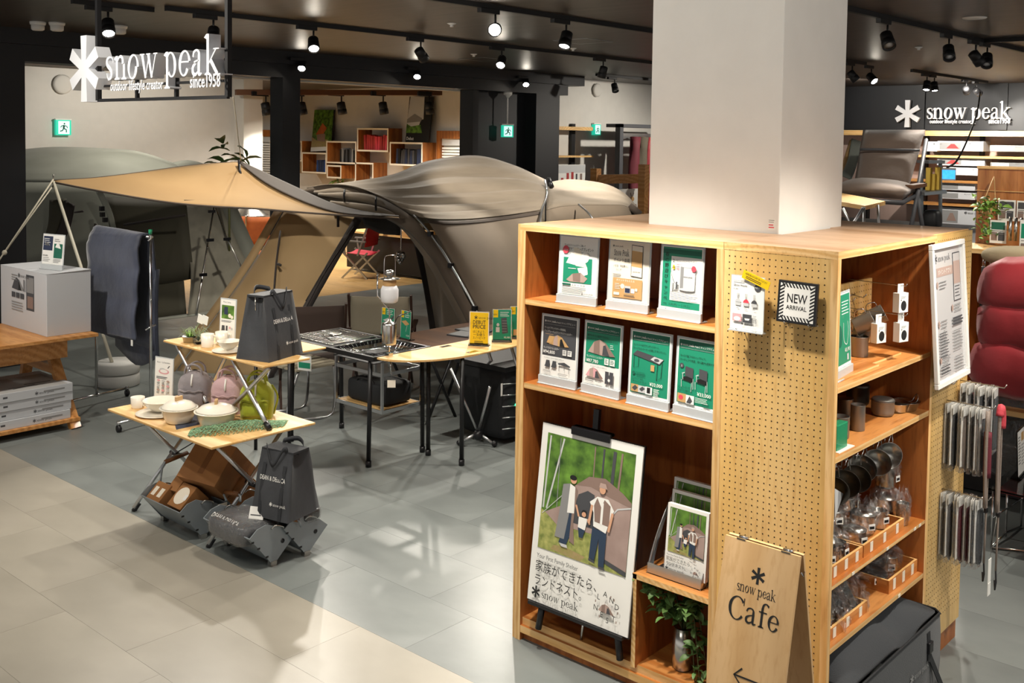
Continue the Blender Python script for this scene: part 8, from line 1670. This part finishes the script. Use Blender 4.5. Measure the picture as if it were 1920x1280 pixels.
tag(b.build('steel_bottles'), 'small upright steel bottles on the plywood shelf by the green notice', 'bottles', kind='stuff')
K['redq2'] = mat('red_nylon_quilt', 'A52B33', .55, col2='8E2229', ns=3, bump=.35, bs=12, sheen=.25)
RB = thing('sleeping_bag', 'red quilted sleeping bag folded over a bar at the right edge', 'sleeping bag', (7.3, 1.9, zl)); a, c = (7.250, 2.218, 1.667), (7.100, 2.168, 0.899)
rows = []
for i in range(22):
    v = i/21; z = a[2]+(c[2]-a[2])*v; s = abs(sin(pi*3*v))**.4*.06
    rows.append([(7.25-.05-s*(1 if j else .3)+.02*sin(j*1.1+v*9)*.5, a[1]-.07+.06*v-.9*j/12+.02*sin(v*9)*(j == 0), z-.015*sin(j*.9+v*5)) for j in range(13)])
b = MB('redq2'); b.grid(rows, th=.1); b.build('quilted_front', RB); b = MB('redq2'); b.grid([[(7.2, a[1]+.02, c[2]+.02), (7.22, a[1]-.1, c[2]+.03)], [(7.12, a[1]+.06, c[2]-.12), (7.15, a[1]-.06, c[2]-.1)], [(7.15, a[1]-.02, c[2]-.25), (7.17, a[1]-.06, c[2]-.26)]], th=.03); b.build('loose_end', RB)
q = (7.120, 2.022, 1.150); b = MB('dgrey'); b.bc((q[0]-.02, q[1], q[2]), (.012, .085, .035)); b.m('lgrey'); b.bc((q[0]-.027, q[1], q[2]), (.003, .06, .012)); b.build('rubber_badge', RB, bevel=.006)
b = MB('tubek'); b.tube([(7.300, 2.242, 1.632), (7.300, 2.250, 1.272)], .02, 6); b.build('hanging_bar', RB)
for i in range(3): 
    p = (7.700, 2.372, 1.681); b = MB('chrome'); b.tube([(p[0], p[1]-.05*i, p[2]-.12), (p[0], p[1]-.05*i, p[2])], .018, 8); tag(b.build('lantern_tube'), 'small metal tube standing above the red sleeping bag, %s' % ('left', 'middle', 'right')[i], 'tube', 'metal tubes above the red sleeping bag')
p = (7.400, 2.110, 1.708); b = MB('khaki'); superell(b, (p[0], p[1]-.1, p[2]-.0), (.14, .28, .07), .8, .7); tag(b.build('folded_cloth'), 'pale folded cloth on top of the red sleeping bag', 'cloth')
for q, r_, lb in (((7.500, 2.064, 0.579), (.2, .4, .2), 'black wrapped bag on the bottom of the plywood unit, upper'), ((7.500, 2.046, 0.364), (.2, .35, .16), 'black wrapped bag on the bottom of the plywood unit, lower')): b = MB('bagk2'); superell(b, (q[0], q[1]-.15, q[2]), r_, .6, .5); t = thing('black_bag', lb, 'bag', q, 0, 'black bags under the red sleeping bag'); b.build('bag_body', t); b = MB('film'); superell(b, (q[0], q[1]-.15, q[2]), [x*1.06 for x in r_], .6, .5, 14, 8); b.build('wrapping', t)
# wire table with acrylic notice
WR = thing('wire_table', 'low chrome wire table with a clear top at the right edge', 'table', (6.85, 1.72, 0)); zt = .385
b = MB('acr_clear'); b.box((6.55, 1.2, zt-.012), (7.3, 1.95, zt)); b.build('clear_top', WR); b = MB('redq2'); b.box((6.6, 1.3, zt-.03), (6.9, 1.9, zt-.014)); b.build('red_sheet', WR)
for x_, y_ in ((6.6, 1.93), (6.85, 1.92), (7.1, 1.9), (6.95, 1.25), (7.25, 1.3)): b = MB('chrome'); b.tube([(x_, y_, zt-.01), (x_, y_, .01)], .007, 6); b.build('wire_leg', WR)
b = MB('chrome'); b.tube([(6.6, 1.93, .008), (6.85, 1.92, .03), (7.1, 1.9, .008)], .008, 6); b.tube([(6.6, 1.93, .008), (6.95, 1.25, .008)], .007, 6); b.tube([(6.6, 1.93, .19), (7.1, 1.9, .19)], .005, 6); b.build('base_wire', WR)
def d_wt(p, w, h): p.rect('tan', w*.55, h*.72, w*.9, h*.9); p.lines('dgrey', w*.12, h*.85, w*.45, 10, .018, .006); p.lines('grey', w*.55, h*.65, w*.9, 7, .02, .006)
stand('notice_stand', 'clear acrylic notice standing on the chrome wire table', (6.93, 1.86, zt), .08, .2, .3, d_wt, base='acr_clear', bh=.015, edge=.008)
